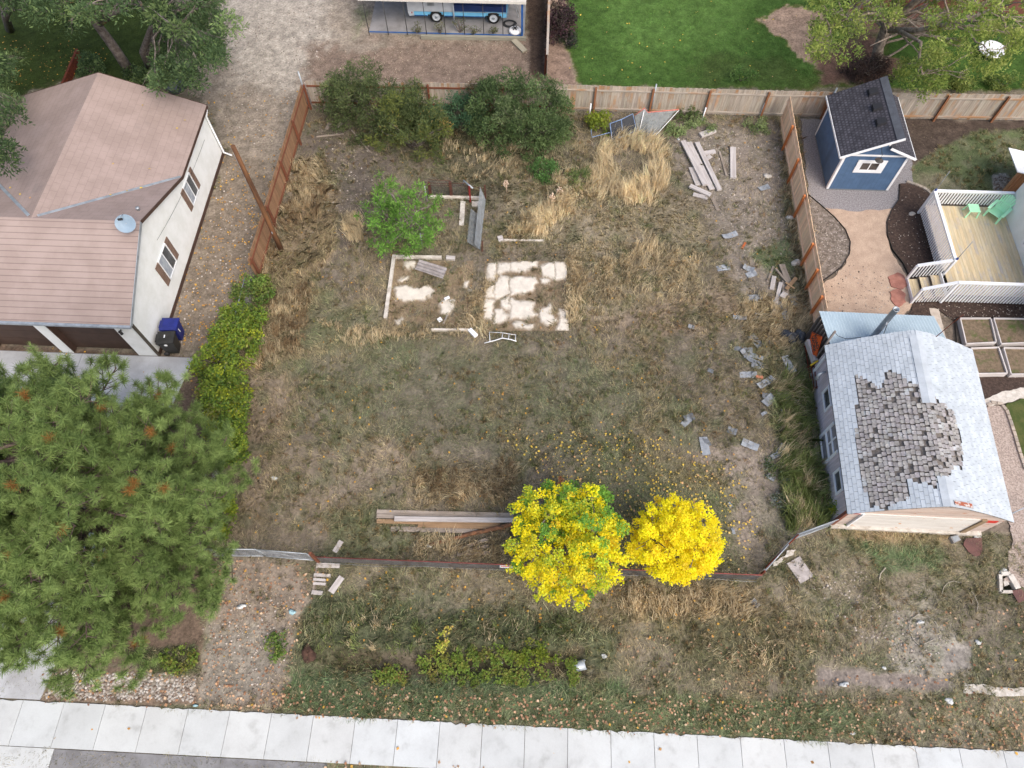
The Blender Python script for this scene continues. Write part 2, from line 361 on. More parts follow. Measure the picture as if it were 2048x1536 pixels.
def at_field(arr, X, Y):
    u = X * U[0] + Y * U[1]; v = X * V[0] + Y * V[1]
    i = np.clip(((u - gu[0]) / STEP + .5).astype(int), 0, NU - 1); j = np.clip(((v - gv[0]) / STEP + .5).astype(int), 0, NV - 1)
    return arr[i * NV + j]
lum = fV @ np.array([.3, .6, .1]); fV = (fV * .62 + lum[:, None] * .38) * 1.6; lum = fG @ np.array([.3, .6, .1]); fG = (fG * .68 + lum[:, None] * .32 * np.array([1, 1, 1.02])) * (1.0 + .35 * np.clip(fD * 3, 0, 1))[:, None] * np.array([1.04, 1.08, 1.08]); fV *= np.array([1.03, 1.09, 1.06]); lw = (pyl < 188) & (fD > .5); fV[lw] *= lawnp[lw][:, None] ** 1.5; fV[lw] *= np.array([.56, .64, .34]); fG[lw] *= np.array([.74, .80, .5])
# height: small bumps in the weeds, a ditch in the front strip
bump_h = (fbm(xx * 1.1, yy * 1.1, 7) - .5) * .12 * np.clip(fD * 2, 0, 1) + (fbm(xx * 5, yy * 5, 9) - .5) * .05 * np.clip(fD * 2, .15, 1)
pxg, pyg = proj(xx, yy)
dit = polymask(pxg, pyg, np.array([(640, 1308), (1160, 1312), (1165, 1350), (640, 1345)], float), 60)
hole = polymask(pxg, pyg, np.array([(2000, 1150), (2024, 1150), (2034, 1188), (1996, 1186)], float), 8)
fZ = np.minimum(bump_h - .035, -.012) - .32 * dit - .35 * hole
flat_px = [[(-800, 1380), (2300, 1490), (2300, 1600), (-800, 1560)], [(-800, 690), (390, 715), (110, 1335), (80, 1400), (-800, 1400)], [(735, -200), (1062, -200), (1062, 78), (728, 72)]]
for q in flat_px: fZ += (-.03 - fZ) * polymask(pxg, pyg, np.array(q, float), 30)
def gz(x, y): return float(at_field(fZ, np.array([x]), np.array([y]))[0])
def g(px, py, dz=0.0):                                # ground point under a photo pixel
    p = at(px, py, 0); p[2] = gz(p[0], p[1]) + dz; return p
# one sheet: fine mesh in view, stretched coarse cells out to the horizon
eu = np.concatenate((gu[0] - np.array([900, 300, 100, 30, 8, 2]), gu, gu[-1] + np.array([2, 8, 30, 100, 300, 900])))
ev = np.concatenate((gv[0] - np.array([900, 300, 100, 30, 8, 2]), gv, gv[-1] + np.array([2, 8, 30, 100, 300, 900])))
EU, EV = np.meshgrid(eu, ev, indexing='ij')
ex = EU * U[0] + EV * V[0]; ey = EU * U[1] + EV * V[1]
ii = np.clip(np.arange(len(eu)) - 6, 0, NU - 1); jj = np.clip(np.arange(len(ev)) - 6, 0, NV - 1)
idx = (ii[:, None] * NV + jj[None, :])
ez = fZ[idx]
vv = np.stack((ex, ey, ez), -1).reshape(-1, 3)
n0, n1 = EU.shape
a = (np.arange(n0 - 1)[:, None] * n1 + np.arange(n1 - 1)[None, :]).ravel()
ff = np.stack((a, a + n1, a + n1 + 1, a + 1), -1)
me = bpy.data.meshes.new('ground')
me.vertices.add(len(vv)); me.vertices.foreach_set('co', vv.astype(np.float32).ravel())
me.loops.add(ff.size); me.loops.foreach_set('vertex_index', ff.ravel().astype(np.int32))
me.polygons.add(len(ff)); me.polygons.foreach_set('loop_start', np.arange(0, ff.size, 4, dtype=np.int32))
ca = me.color_attributes.new('Col', 'FLOAT_COLOR', 'POINT')
cc = np.ones((len(vv), 4), np.float32); cc[:, :3] = fG[idx.ravel()]
ca.data.foreach_set('color', cc.ravel()); me.polygons.foreach_set('use_smooth', np.ones(len(ff), bool)); me.update()
def grain(nt, out, src, vec, noise, ramp):
    s = _n(nt, 'ShaderNodeMapRange', i_1=.3, i_2=.7, i_3=.5, i_4=1.55); nt.links.new(noise((1, 1, 1), 9.0, 8.0, .75), s.inputs[0])
    out = mixc(nt, 1.0, out, s.outputs[0], 'MULTIPLY')
    v = _n(nt, 'ShaderNodeTexVoronoi', i_Scale=26.0); nt.links.new(src, v.inputs['Vector'])       # small stones and chaff
    p = _n(nt, 'ShaderNodeMapRange', i_1=.10, i_2=.16, i_3=.5, i_4=.0); nt.links.new(v.outputs['Distance'], p.inputs[0])
    q = _n(nt, 'ShaderNodeMath', operation='GREATER_THAN', i_1=.72); nt.links.new(v.outputs['Color'], q.inputs[0])
    r = _n(nt, 'ShaderNodeMath', operation='MULTIPLY'); nt.links.new(p.outputs[0], r.inputs[0]); nt.links.new(q.outputs[0], r.inputs[1])
    return mixc(nt, r.outputs[0], out, (2.2, 2.1, 1.95), 'MULTIPLY') if False else mixc(nt, r.outputs[0], out, (2.0, 1.9, 1.75))
M_GROUND = mk('soil', (1, 1, 1), (.8, .8, .8), scale=2.2, rough=.95, bump=.6, bscale=22, spec=.1, extra=grain)
ground = link_mesh('ground', me, M_GROUND); ground['kind'] = 'structure'

# ---------------------------------------------------------------- hard surfaces
def joint_mat(name, c1, c2, **k): return mk(name, c1, c2, **k)
M_CONC = mk('pavement_concrete', A(219, 223, 222), A(205, 208, 207), scale=.8, lo=.3, hi=.75, fine=.05, fscale=25, rough=.85, bump=.05, col3=A(188, 190, 188), s3=1.6, t3=(.52, .8))
M_CONC_D = mk('drive_concrete', A(166, 164, 164), A(146, 144, 143), scale=1.2, fine=.08, fscale=25, rough=.85, bump=.05)
M_ASPH = mk('asphalt', A(150, 150, 152), A(132, 131, 132), scale=2, fine=.16, fscale=60, rough=.9, bump=.15, bscale=60)
M_OLDC = mk('old_concrete', A(232, 226, 216), A(202, 194, 182), scale=3, fine=.10, fscale=22, rough=.9, bump=.2, col3=A(170, 158, 142), s3=3.4, t3=(.55, .75))
M_GRAV = mk('grey_gravel', A(172, 168, 170), A(124, 120, 120), scale=16, lo=.3, hi=.7, fine=.35, fscale=42, rough=.95, bump=.7, bscale=34)
M_PATH = mk('tan_crushed_stone', A(202, 178, 156), A(186, 162, 142), scale=1.6, fine=.34, fscale=34, rough=.95, bump=.4, bscale=34, col3=A(128, 112, 98), s3=5, t3=(.60, .80))
M_PINKG = mk('pink_gravel', A(206, 190, 178), A(152, 136, 126), scale=15, lo=.3, hi=.7, fine=.32, fscale=44, rough=.95, bump=.6, bscale=34)
M_MULCH = mk('dark_mulch', A(88, 72, 64), A(64, 52, 46), scale=8, fine=.5, fscale=45, rough=.95, bump=.9, bscale=30, col3=A(112, 96, 86), s3=9, t3=(.62, .7))
M_BEDS = mk('grey_brown_bed', A(140, 130, 120), A(108, 98, 88), scale=5, fine=.4, fscale=45, rough=.95, bump=.6, bscale=30, col3=A(160, 150, 142), s3=3.5, t3=(.5, .68))
M_REDST = mk('red_sandstone', A(184, 130, 114), A(164, 112, 98), scale=4, fine=.12, fscale=30, rough=.9, bump=.2)
M_EDGE = mk('black_edging', (.02, .018, .016), rough=.7)
# pavement: panels with real gaps, ragged where the weeds creep over it
swz = .02
pave = MB(); VT0, VT1 = at(0, 1397), at(2048, 1502); vt = (uv_of(VT0)[1] + uv_of(VT1)[1]) / 2
ub0, vb0 = uv_of(at(0, 1493)); ub1, vb1 = uv_of(at(640, 1522)); vb = (vb0 + vb1) / 2
j0u = uv_of(at(712, 1432))[0]; j1u = uv_of(at(796, 1438))[0]; pw = j1u - j0u
rp = random.Random(3)
for k in range(-24, 34):
    ua = j0u + k * pw; ubb = ua + pw
    pave.tint(.06, .98, .012)
    top = []
    for t in np.linspace(0, 1, 9):
        nib = max(0, rp.gauss(.0, .035)) if 0 < t < 1 else 0.0
        top.append(W(ua + .008 + (pw - .016) * t, vt - nib - .02, -.08))
    pave.prism([W(ua + .008, vb, -.08), W(ubb - .008, vb, -.08)] + top[::-1], (0, 0, .08 + swz))
pv = link_mesh('sidewalk', pave.mesh('sidewalk', (0, 0, 0)), M_CONC); pv['kind'] = 'structure'
# driveway up to the garage, in slabs
drv = MB(); ud = uv_of(at(387, 716))[0]; ud2 = uv_of(at(80, 1398))[0]; vg = uv_of(at(387, 716))[1]
vs = np.linspace(vt + .015, vg, 6)
for i in range(5):
    for ua, ubb in ((-40, -30), (-29.985, -24.6), (-24.585, -20.2), (-20.185, None)):
        ra = ud2 + (ud - ud2) * (vs[i] - vt) / (vg - vt); rb = ud2 + (ud - ud2) * (vs[i + 1] - vt) / (vg - vt)
        drv.tint(.05, 1.0)
        drv.prism([W(ua, vs[i] + .008, -.1), W(ubb if ubb else ra, vs[i] + .008, -.1), W(ubb if ubb else rb, vs[i + 1] - .008, -.1), W(ua, vs[i + 1] - .008, -.1)], (0, 0, .1 + .012))
dv = link_mesh('driveway', drv.mesh('driveway', (0, 0, 0)), mk('driveway_concrete', A(206, 209, 212), A(182, 183, 184), scale=.7, fine=.06, fscale=25, rough=.85, bump=.05)); dv['kind'] = 'structure'
apr = MB(); apr.prism([W(-42, vg + .01, -.1), W(ud + .15, vg + .01, -.1), W(ud + .1, 15.04, -.1), W(-42, 15.04, -.1)], (0, 0, .1 + .03))
o = link_mesh('garage_apron', apr.mesh('garage_apron', (0, 0, 0)), M_CONC_D); o['kind'] = 'structure'
ap2 = MB(); ua = uv_of(at(110, 1496))[0]
ap2.prism([W(-42, vb - 6, -.08), W(ua - .02, vb - 6, -.08), W(ua - .02, vb - .02, -.08), W(-42, vb - .02, -.08)], (0, 0, .09))
o = link_mesh('drive_crossing', ap2.mesh('drive_crossing', (0, 0, 0)), M_CONC); o['kind'] = 'structure'
ue = uv_of(at(655, 1523))[0]
o = sheet('asphalt_strip', [W(ua, vb - 6), W(ue + .6, vb - 6), W(ue, vb - .03), W(ua, vb - .03)], .0, M_ASPH, thick=.06)
# yard surfaces on the right
def px_sheet(name, pts, z, mat, amp=.03, seed=1, step=.15):
    return sheet(name, ragged([at(*p)[:2] for p in pts], step, amp, seed), z, mat, thick=.03)
px_sheet('shed_gravel', [(1601, 238), (1640, 238), (1800, 240), (1822, 300), (1826, 385), (1795, 402), (1796, 440), (1650, 440), (1618, 395)], .0, M_GRAV, .03, 2)
px_sheet('stone_path', [(1636, 412), (1700, 423), (1792, 418), (1778, 440), (1773, 470), (1780, 500), (1800, 530), (1812, 552), (1822, 575), (1826, 605), (1812, 628), (1798, 640), (1636, 640), (1638, 572), (1670, 552), (1690, 530), (1700, 502), (1698, 478), (1685, 452)], .012, M_PATH, .03, 4)
bedL = [(1617, 391), (1640, 410), (1668, 435), (1690, 460), (1700, 485), (1698, 510), (1682, 535), (1660, 552), (1637, 568)]
px_sheet('planting_bed', bedL, .022, M_BEDS, .01, 6)
bedR = [(1798, 368), (1815, 366), (1850, 378), (1868, 392), (1862, 420), (1880, 530), (1836, 553), (1825, 562), (1814, 545), (1806, 528), (1784, 500), (1774, 470), (1773, 445), (1783, 420), (1797, 400)]
px_sheet('mulch_bed', bedR, .026, M_MULCH, .012, 8)
px_sheet('mulch_bed', [(1828, 603), (2300, 608), (2300, 642), (1905, 640), (1880, 622), (1868, 612), (1860, 640), (1800, 640), (1822, 622)], .024, M_MULCH, .012, 9)
px_sheet('mulch_bed', [(1940, 755), (2300, 752), (2300, 790), (1985, 795), (1955, 800)], .02, M_MULCH, .02, 10)
px_sheet('gravel_walk', [(1965, 818), (1995, 810), (2010, 815), (2025, 850), (2040, 900), (2060, 960), (2120, 1060), (2075, 1190), (2010, 1160), (2025, 1060), (1990, 940)], .015, M_PINKG, .06, 12)
px_sheet('concrete_strip', [(1858, 617), (1876, 619), (1896, 690), (1880, 690)], .035, mk('pale_path', A(212, 200, 186), A(190, 178, 164), scale=4, rough=.9, fine=.1), .02, 13)
px_sheet('concrete_strip', [(1966, 800), (2010, 782), (2048, 776), (2100, 770), (2100, 795), (2040, 798), (1990, 812), (1968, 812)], .035, M_OLDC, .03, 14)
px_sheet('concrete_strip', [(1928, 1366), (1975, 1370), (1990, 1376), (2100, 1374), (2100, 1394), (2010, 1392), (1928, 1386)], .02, M_OLDC, .02, 15)
px_sheet('side_lawn', [(2012, 808), (2100, 780), (2100, 1010), (2056, 940), (2030, 880)], .03, mk('lawn_soil', A(74, 88, 42), A(96, 100, 56), scale=3, fine=.3, fscale=40, rough=.95, bump=.5), .03, 16)
def edging(name, pts, z0=-.02, z1=.06, w=.025, label=None):
    m = MB()
    P = [at(*p) for p in pts]
    for a, b in zip(P[:-1], P[1:]): m.bar(a + ZUP * (z0 + z1) / 2, b + ZUP * (z0 + z1) / 2, w, z1 - z0)
    return m
edging('e', bedL, 0, .075).solo('bed_edging', M_EDGE, 'black edging strip curving round the grey bed beside the orange fence', 'edging')
edging('e', [(1836, 553), (1825, 562), (1814, 545), (1806, 528), (1784, 500), (1774, 470), (1773, 445), (1783, 420), (1797, 400), (1799, 370)], 0, .075).solo('bed_edging', M_EDGE, 'black edging strip along the dark mulch bed beside the white deck', 'edging')
edging('e', [(1912, 690), (1909, 640), (1915, 636), (2070, 637)], 0, .075).solo('bed_edging', M_EDGE, 'black edging strip round the raised garden boxes', 'edging')
# stone edging blocks
def edge_blocks(pts, n, col, label, cat, grp):
    P = [at(*p) for p in pts]; seg = [np.linalg.norm(b - a) for a, b in zip(P[:-1], P[1:])]; tot = sum(seg); out = []
    for i in range(n):
        s = (i + .5) / n * tot; k = 0
        while k < len(seg) - 1 and s > seg[k]: s -= seg[k]; k += 1
        d = nrm(P[k + 1] - P[k]); c = P[k] + d * s; m = MB(); m.tint(.12, 1.0, .03)
        L = tot / n * .88; m.bar(c - d * L / 2 + ZUP * .045, c + d * L / 2 + ZUP * .045, .13, .09)
        o = m.solo('edging_stone', col, label, cat, grp); out.append(o)
    return out
M_EDST = mk('edging_stone', A(196, 184, 170), A(170, 158, 146), scale=6, fine=.12, rough=.9)
edge_blocks([(1812, 364), (1832, 371), (1845, 376), (1856, 384), (1864, 392)], 7, M_EDST, 'pale stone block edging the dark mulch behind the deck corner', 'edging stone', 'pale edging stones behind the deck')
edge_blocks([(1972, 812), (1985, 806), (2000, 808), (2012, 822), (2020, 845), (2028, 870), (2038, 905), (2050, 940)], 15, M_EDST, 'pale stone block edging the pink gravel walk right of the barn', 'edging stone', 'pale edging stones along the gravel walk')
def flag(pts, seed):
    return ragged([at(*p)[:2] for p in pts], .12, .03, seed)
for i, (pts, lb) in enumerate((([(1776, 556), (1795, 545), (1808, 552), (1814, 572), (1800, 580), (1782, 574)], 'red sandstone stepping slab nearest the deck steps'),
                              ([(1778, 584), (1795, 578), (1809, 588), (1811, 605), (1797, 616), (1785, 606)], 'red sandstone stepping slab nearest the stovepipe'))):
    m = MB(); m.prism([np.array([q[0], q[1], .0]) for q in flag(pts, i)], (0, 0, .055)); m.solo('flagstone', M_REDST, lb, 'flagstone', 'red flagstones at the deck steps')
# ================================================================ BUILDINGS
def wood(name, c1, c2, rough=.85, s=(1.2, 26, 1), **k): return mk(name, c1, c2, scale=1.0, stretch=s, coord='uv', lo=.3, hi=.7, fine=.12, fscale=5, rough=rough, **k)
M_WHITEP = mk('white_paint', A(244, 246, 248, 1.15), A(234, 236, 238, 1.15), scale=2, rough=.55)
M_WALLW = mk('white_stucco', A(240, 242, 240, 1.12), A(230, 232, 228, 1.12), scale=1.5, fine=.04, rough=.85, bump=.1)
M_BROWN = mk('brown_trim', A(96, 74, 64), A(80, 62, 54), scale=3, rough=.7)
M_DOOR = mk('brown_door', A(84, 66, 56), A(74, 58, 50), scale=2, rough=.6)
M_SHUT = mk('brown_shutter', A(142, 118, 104), A(126, 104, 90), scale=4, rough=.75)
M_GLASS = mk('window_glass', (.05, .055, .06), (.10, .11, .12), scale=2, rough=.06, spec=.6)
M_GALV = mk('galvanised', A(196, 204, 210), A(168, 176, 182), scale=3, rough=.45, metal=.35, fine=.08)
M_DARK = mk('dark_metal', (.03, .03, .032), (.05, .048, .046), scale=5, rough=.6)
M_RUST = mk('rust', A(128, 62, 40), A(98, 50, 36), scale=8, rough=.9, fine=.2, fscale=40)
def brick_extra(c_line, bw, rh, mortar=.012, off=.5, var=.12, line=1.0):
    def f(nt, out, src, vec, noise, ramp):
        t = _n(nt, 'ShaderNodeTexBrick', offset=off, i_Scale=1.0)
        t.inputs['Color1'].default_value = (1 - var, 1 - var, 1 - var, 1); t.inputs['Color2'].default_value = (1 + var, 1 + var, 1 + var, 1); t.inputs['Mortar'].default_value = (*c_line, 1)
        t.inputs['Mortar Size'].default_value = mortar; t.inputs['Mortar Smooth'].default_value = .2; t.inputs['Brick Width'].default_value = bw; t.inputs['Row Height'].default_value = rh; t.inputs['Bias'].default_value = 0
        nt.links.new(src, t.inputs['Vector']); return mixc(nt, line, out, t.outputs[0], 'MULTIPLY')
    return f
M_ROOFA = mk('tan_roof_ribs', A(182, 164, 156), A(170, 152, 144), scale=.8, coord='uv', fine=.05, fscale=30, rough=.85, attr=True, extra=brick_extra((.70, .68, .68), 40.0, .262, .022, 0, .02), bump=.05)
M_ROOFB = mk('tan_shingles', A(180, 161, 153), A(166, 148, 140), scale=.8, coord='uv', fine=.08, fscale=26, rough=.9, extra=brick_extra((.88, .87, .87), .46, .30, .016, .5, .018), bump=.1, col3=A(150, 138, 134), s3=.35, t3=(.62, .78))
def roof_face(m, pts, o, du, dv):
    pts = [np.asarray(p, float) for p in pts]; o = np.asarray(o, float)
    m.face(pts, [((p - o) @ du, (p - o) @ dv) for p in pts])
def roof_slab(m, pts, th, du, dv):
    """roof plane with thickness; uv in metres along the eave and up the slope"""
    pts = [np.asarray(p, float) for p in pts]; a = np.zeros(3)
    for i in range(1, len(pts) - 1): a += np.cross(pts[i] - pts[0], pts[i + 1] - pts[0])
    if a[2] < 0: pts = pts[::-1]
    roof_face(m, pts, W(-40, 0, 0), du, dv)
    lo = [p - ZUP * th for p in pts]; m.face(lo[::-1])
    for i in range(len(pts)): j = (i + 1) % len(pts); m.face([pts[i], lo[i], lo[j], pts[j]])
# ---- house with the tan roof (left)
H = thing('house', 'white house with a tan pinkish cross gabled roof and brown garage doors', 'house', W(-16.68, 15.08, 0))
uW, vF, vB = -16.68, 15.08, 27.3
uR, zE, zR, vE, vR, vBk = -16.48, 3.0, 4.62, 14.82, 18.88, 22.92
uN, uLe, vG = -21.1, -25.75, 27.75
m = MB(); th = .15
m.prism([W(uW - th, vF, 0), W(uW - th, vB, 0), W(uW - th, vB, 2.9), W(uW - th, vBk, 2.9), W(uW - th, vR, 4.48), W(uW - th, vF, 2.9)], U * th)
m.part('wall', M_WALLW, H)
m = MB(); m.box(-25.4, uW - th - .003, vB - th, vB, 0, 2.9); m.prism([W(-25.4, vB - .003, 2.9), W(uW - th, vB - .003, 2.9), W(uN, vB - .003, 4.45)], V * -.14); m.part('wall', M_WALLW, H)
m = MB(); m.box(-25.4, -25.25, vBk - 2, vB - th - .003, 0, 2.9); m.part('wall', M_WALLW, H)
m = MB()                                           # garage front with its two openings
for a, b in ((-17.62, uW - .003), (-21.1, -20.6), (-33, -24.1)): m.box(a, b, vF, vF + .3, 0, 2.56)
m.box(-33, uW - .003, vF, vF + .3, 2.56, 2.86); m.part('front_wall', M_WALLW, H)
for a, b in ((-20.6, -17.62), (-24.1, -21.1)):
    m = MB()
    for k in range(4): m.box(a + .003, b - .003, vF + .30, vF + .345, .03 + k * .63, .03 + k * .63 + .615)
    d = m.part('garage_door', M_DOOR, H)
    for qa, qb in ((a + .004, a + .05), (b - .05, b - .004)): m = MB(); m.box(qa, qb, vF + .02, vF + .3, .03, 2.555); sub('door_jamb', m, M_BROWN, d)
m = MB(); m.box(uW + .003, uW + .03, vF - .02, vB, 0.0, .22); m.part('base_trim', M_BROWN, H)
m = MB(); m.box(uW - .06, uW + .035, vF - .035, vF + .06, .0, 2.9); m.part('corner_trim', mk('dark_trim', A(104, 96, 82), A(88, 80, 70), rough=.7), H)
m = MB()
sU, sV = nrm(U), nrm(V); upF = nrm(V * (vR - vE) + ZUP * (zR - zE)); upB = nrm(-V * (vBk - vR) + ZUP * (zR - zE))
roof_slab(m, [W(-34, vE, zE), W(uR, vE, zE), W(uR, vR, zR), W(-34, vR, zR)], .10, U, upF); m.part('front_roof', M_ROOFA, H)
m = MB(); upR = nrm(-U * (uR - uN) + ZUP * (zR - zE)); upL = nrm(U * (uN - uLe) + ZUP * (zR - zE))
roof_slab(m, [W(uR, vR, zR), W(uR, vBk, zE), W(uN, vR, zR)], .10, U, upB)
roof_slab(m, [W(uN, vR, zR), W(uLe, vBk, zE), W(-34, vBk, zE), W(-34, vR, zR)], .10, U, upB); m.part('back_roof', M_ROOFB, H)
m = MB(); roof_slab(m, [W(uR, vBk, zE), W(uR, vG - .15, zE), W(uN, vG, zR), W(uN, vR, zR)], .10, V, upR); m.part('wing_roof', M_ROOFB, H)
m = MB(); roof_slab(m, [W(uLe, vBk, zE), W(uN, vR, zR), W(uN, vG, zR), W(uLe, vG + .2, zE)], .10, V, upL); m.part('wing_roof', M_ROOFB, H)
for a, b in ((W(uR, vBk, zE), W(uN, vR, zR)), (W(uLe, vBk, zE), W(uN, vR, zR))):
    m = MB(); d = b - a; m.bar(a + d * .01 + ZUP * .025, a + d * .96 + ZUP * .025, .13, .012, up=ZUP); m.part('valley_flashing', M_GALV, H)
m = MB(); m.bar(W(-34, vE - .06, zE - .07), W(uR + .02, vE - .06, zE - .07), .11, .11); m.part('gutter', M_GALV, H)
m = MB(); m.bar(W(uR + .012, vE, zE - .06), W(uR + .012, vR, zR - .06), .022, .15); m.part('rake_flashing', M_GALV, H)
m = MB(); m.bar(W(uR + .012, vR, zR - .06), W(uR + .012, vBk, zE - .06), .022, .15); m.bar(W(uR + .012, vBk, zE - .06), W(uR + .012, vG - .15, zE - .06), .022, .15); m.part('fascia', M_BROWN, H)
m = MB(); e1, e2 = W(uN, vG + .012, zR - .06), W(uR, vG - .138, zE - .06); m.bar(e1, e2, .022, .14); m.bar(e1, W(uLe, vG + .212, zE - .06), .022, .14); m.part('fascia', M_BROWN, H)
m = MB(); m.tube([W(uR, vB + .1, 2.9), W(uW + .1, vB - .05, 2.6), W(uW + .1, vB - .05, .25), W(uW + .5, vB - .1, .1)], .05, 8); m.part('downspout', M_WHITEP, H)
for i, (v0, v1, z0, z1) in enumerate(((22.42, 24.12, 1.17, 2.40), (18.12, 19.92, 1.07, 2.37))):
    w = MB(); s = (v1 - v0) * .2
    ua = uW + .002
    for q in ((v0 + s, v1 - s, z0, z0 + .05), (v0 + s, v1 - s, z1 - .05, z1), (v0 + s, v0 + s + .05, z0 + .05, z1 - .05), (v1 - s - .05, v1 - s, z0 + .05, z1 - .05)): w.box(ua, ua + .05, *q)
    w.box(ua, ua + .04, (v0 + v1) / 2 - .02, (v0 + v1) / 2 + .02, z0 + .05, z1 - .05)
    wn = w.part('window', M_WHITEP, H)
    gq = MB(); gq.box(ua + .005, ua + .018, v0 + s + .05, (v0 + v1) / 2 - .02, z0 + .05, z1 - .05); sub('pane', gq, mk('curtained_glass', A(196, 204, 212), A(168, 176, 186), scale=3, rough=.15) if i == 0 else bpy.data.materials['curtained_glass'], wn)
    gq = MB(); gq.box(ua + .005, ua + .018, (v0 + v1) / 2 + .02, v1 - s - .05, z0 + .05, z1 - .05); sub('pane', gq, M_GLASS, wn)
    for va, vb_ in ((v0, v0 + s - .006), (v1 - s + .006, v1)):
        sh = MB(); sh.box(ua, ua + .035, va, vb_, z0, z1)
        for k in range(9): zz = z0 + .08 + k * (z1 - z0 - .16) / 9; sh.box(ua + .035, ua + .05, va + .04, vb_ - .04, zz, zz + .06)
        sub('shutter', sh, M_SHUT, wn)
m = MB(); lp = W(-17.35, vF - .12, 2.15); m.bar(W(-17.35, vF, 2.2), lp, .04, .04); m.lathe(lp - ZUP * .14, [(.02, 0), (.07, .02), (.05, .16), (.08, .2), (.02, .24)], 8); m.part('wall_lamp', M_DARK, H)
m = MB(); pv_ = W(-16.95, 19.75, 4.27); m.lathe(pv_, [(.05, -.1), (.05, .12), (.08, .13), (.08, .19), (.0, .2)], 8); m.part('vent_pipe', M_GALV, H)
m = MB(); pts = [W(-16.6, 26.2 - t * 7.0, 2.1 + .9 * t - .8 * t * (1 - t)) for t in np.linspace(0, 1, 9)]; m.tube(pts, .006, 4); m.part('cable', M_DARK, H)
# satellite dish on the ridge
D = thing('satellite_dish', 'pale grey oval satellite dish standing at the gable edge of the tan roof', 'satellite dish', W(-17.0, 18.8, 4.55))
ax = nrm(U * .15 - V * .75 + ZUP * .75); c = at(252, 447, 5.0)
m = MB(); x = nrm(np.cross(ax, ZUP)); y = np.cross(ax, x); rows = []
for i, (r, h) in enumerate(((.02, 0), (.14, .01), (.27, .045), (.36, .08), (.37, .075), (.27, .03), (.02, -.02))):
    rows.append([c + ax * h + x * math.cos(t) * r * 1.12 + y * math.sin(t) * r for t in np.linspace(0, 2 * math.pi, 25)[:-1]])
for r0, r1 in zip(rows[:-1], rows[1:]):
    for k in range(24): m.face([r0[k], r0[(k + 1) % 24], r1[(k + 1) % 24], r1[k]], smooth=True)
m.part('dish', mk('dish_grey', A(158, 180, 198), A(146, 168, 186), rough=.5), D)
m = MB(); m.tube([c + y * -.38 + ax * .08, c + ax * .42 + y * -.2], .016, 5); m.part('feed_arm', M_GALV, D)
m = MB(); q = c + ax * .42 + y * -.2; m.bar(q - x * .09, q + x * .09, .07, .07); m.part('receiver', M_DARK, D)
m = MB(); b = np.array([c[0], c[1], 0]) ; bz = W(-17.1, 18.75, 4.58); m.tube([bz, (bz + c) / 2 + ZUP * .02, c - ax * .03], .025, 6); m.bar(bz - U * .15, bz + U * .15, .1, .03); m.bar(bz - U * .1 - V * .12, c - ax * .05, .02, .02); m.part('mount', M_GALV, D)
# ---- old barn (right)
BL = thing('barn', 'weathered old barn with a pale grey shingle roof losing a big patch of shingles', 'barn', W(12.2, 8.55, 0))
zb = 1.85
cA, cB, cC, cD = at(1649, 691, zb), at(1695, 1028, zb), at(1945, 700, zb), at(2028, 1045, zb)     # roof corners: back left, front left, back right, front right
RISE = 1.38
def barn_pt(s, t, lift=0.0):                 # s: -1 left eave .. 1 right eave ; t: 0 front .. 1 back
    l = cB + (cA - cB) * t; r = cD + (cC - cD) * t
    a = (s + 1) / 2; p = l + (r - l) * a
    h = RISE * (1 - abs(s) ** 1.32) + .05 * math.sin(t * 3.1) * (1 - abs(s))
    p = p.copy(); p[2] = zb + h + lift - .05 * math.sin(t * math.pi) * (1 - abs(s)); return p
M_BARNW = wood('barn_boards', A(214, 204, 210, 1.1), A(188, 178, 184, 1.1), s=(.8, 9, 1), bump=.2, bscale=6)
m = MB(); n = 24
wl = [barn_pt(-.965, t) for t in (.02, .98)]; wr = [barn_pt(.965, t) for t in (.02, .98)]
def wall_from_roof(mb, p, q, th_in, boards=.16, zlo=-.05, drop=.1):
    L = np.linalg.norm((q - p)[:2]); k = int(L / boards)
    for i in range(k):
        a = p + (q - p) * (i / k); b = p + (q - p) * ((i + 1) / k); mb.tint(.08, 1, .01)
        lo_a, lo_b = a.copy(), b.copy(); lo_a[2] = lo_b[2] = zlo
        a = a - ZUP * drop; b = b - ZUP * drop
        mb.face([lo_a, lo_b, b, a], [(i * 3.1, i), (i * 3.1, i + .15), (i * 3.1 + 2, i + .15), (i * 3.1 + 2, i)])
mw = MB(); wall_from_roof(mw, wl[1], wl[0], 0, drop=.1); mw.part('side_wall', M_BARNW, BL)
mw = MB(); wall_from_roof(mw, wr[0], wr[1], 0, drop=.1); mw.part('side_wall', M_BARNW, BL)
M_BARNF = wood('barn_front', A(214, 200, 190, 1.15), A(186, 164, 152, 1.15), s=(.8, 7, 1), col3=A(196, 128, 88), s3=2.2, t3=(.6, .7))
M_PEEL = wood('peeling_door', A(244, 240, 234), A(228, 222, 214), s=(.5, 5, 1), col3=A(222, 164, 110), s3=2.4, t3=(.63, .70))
mf = MB(); ss = np.linspace(-.965, .965, 34)
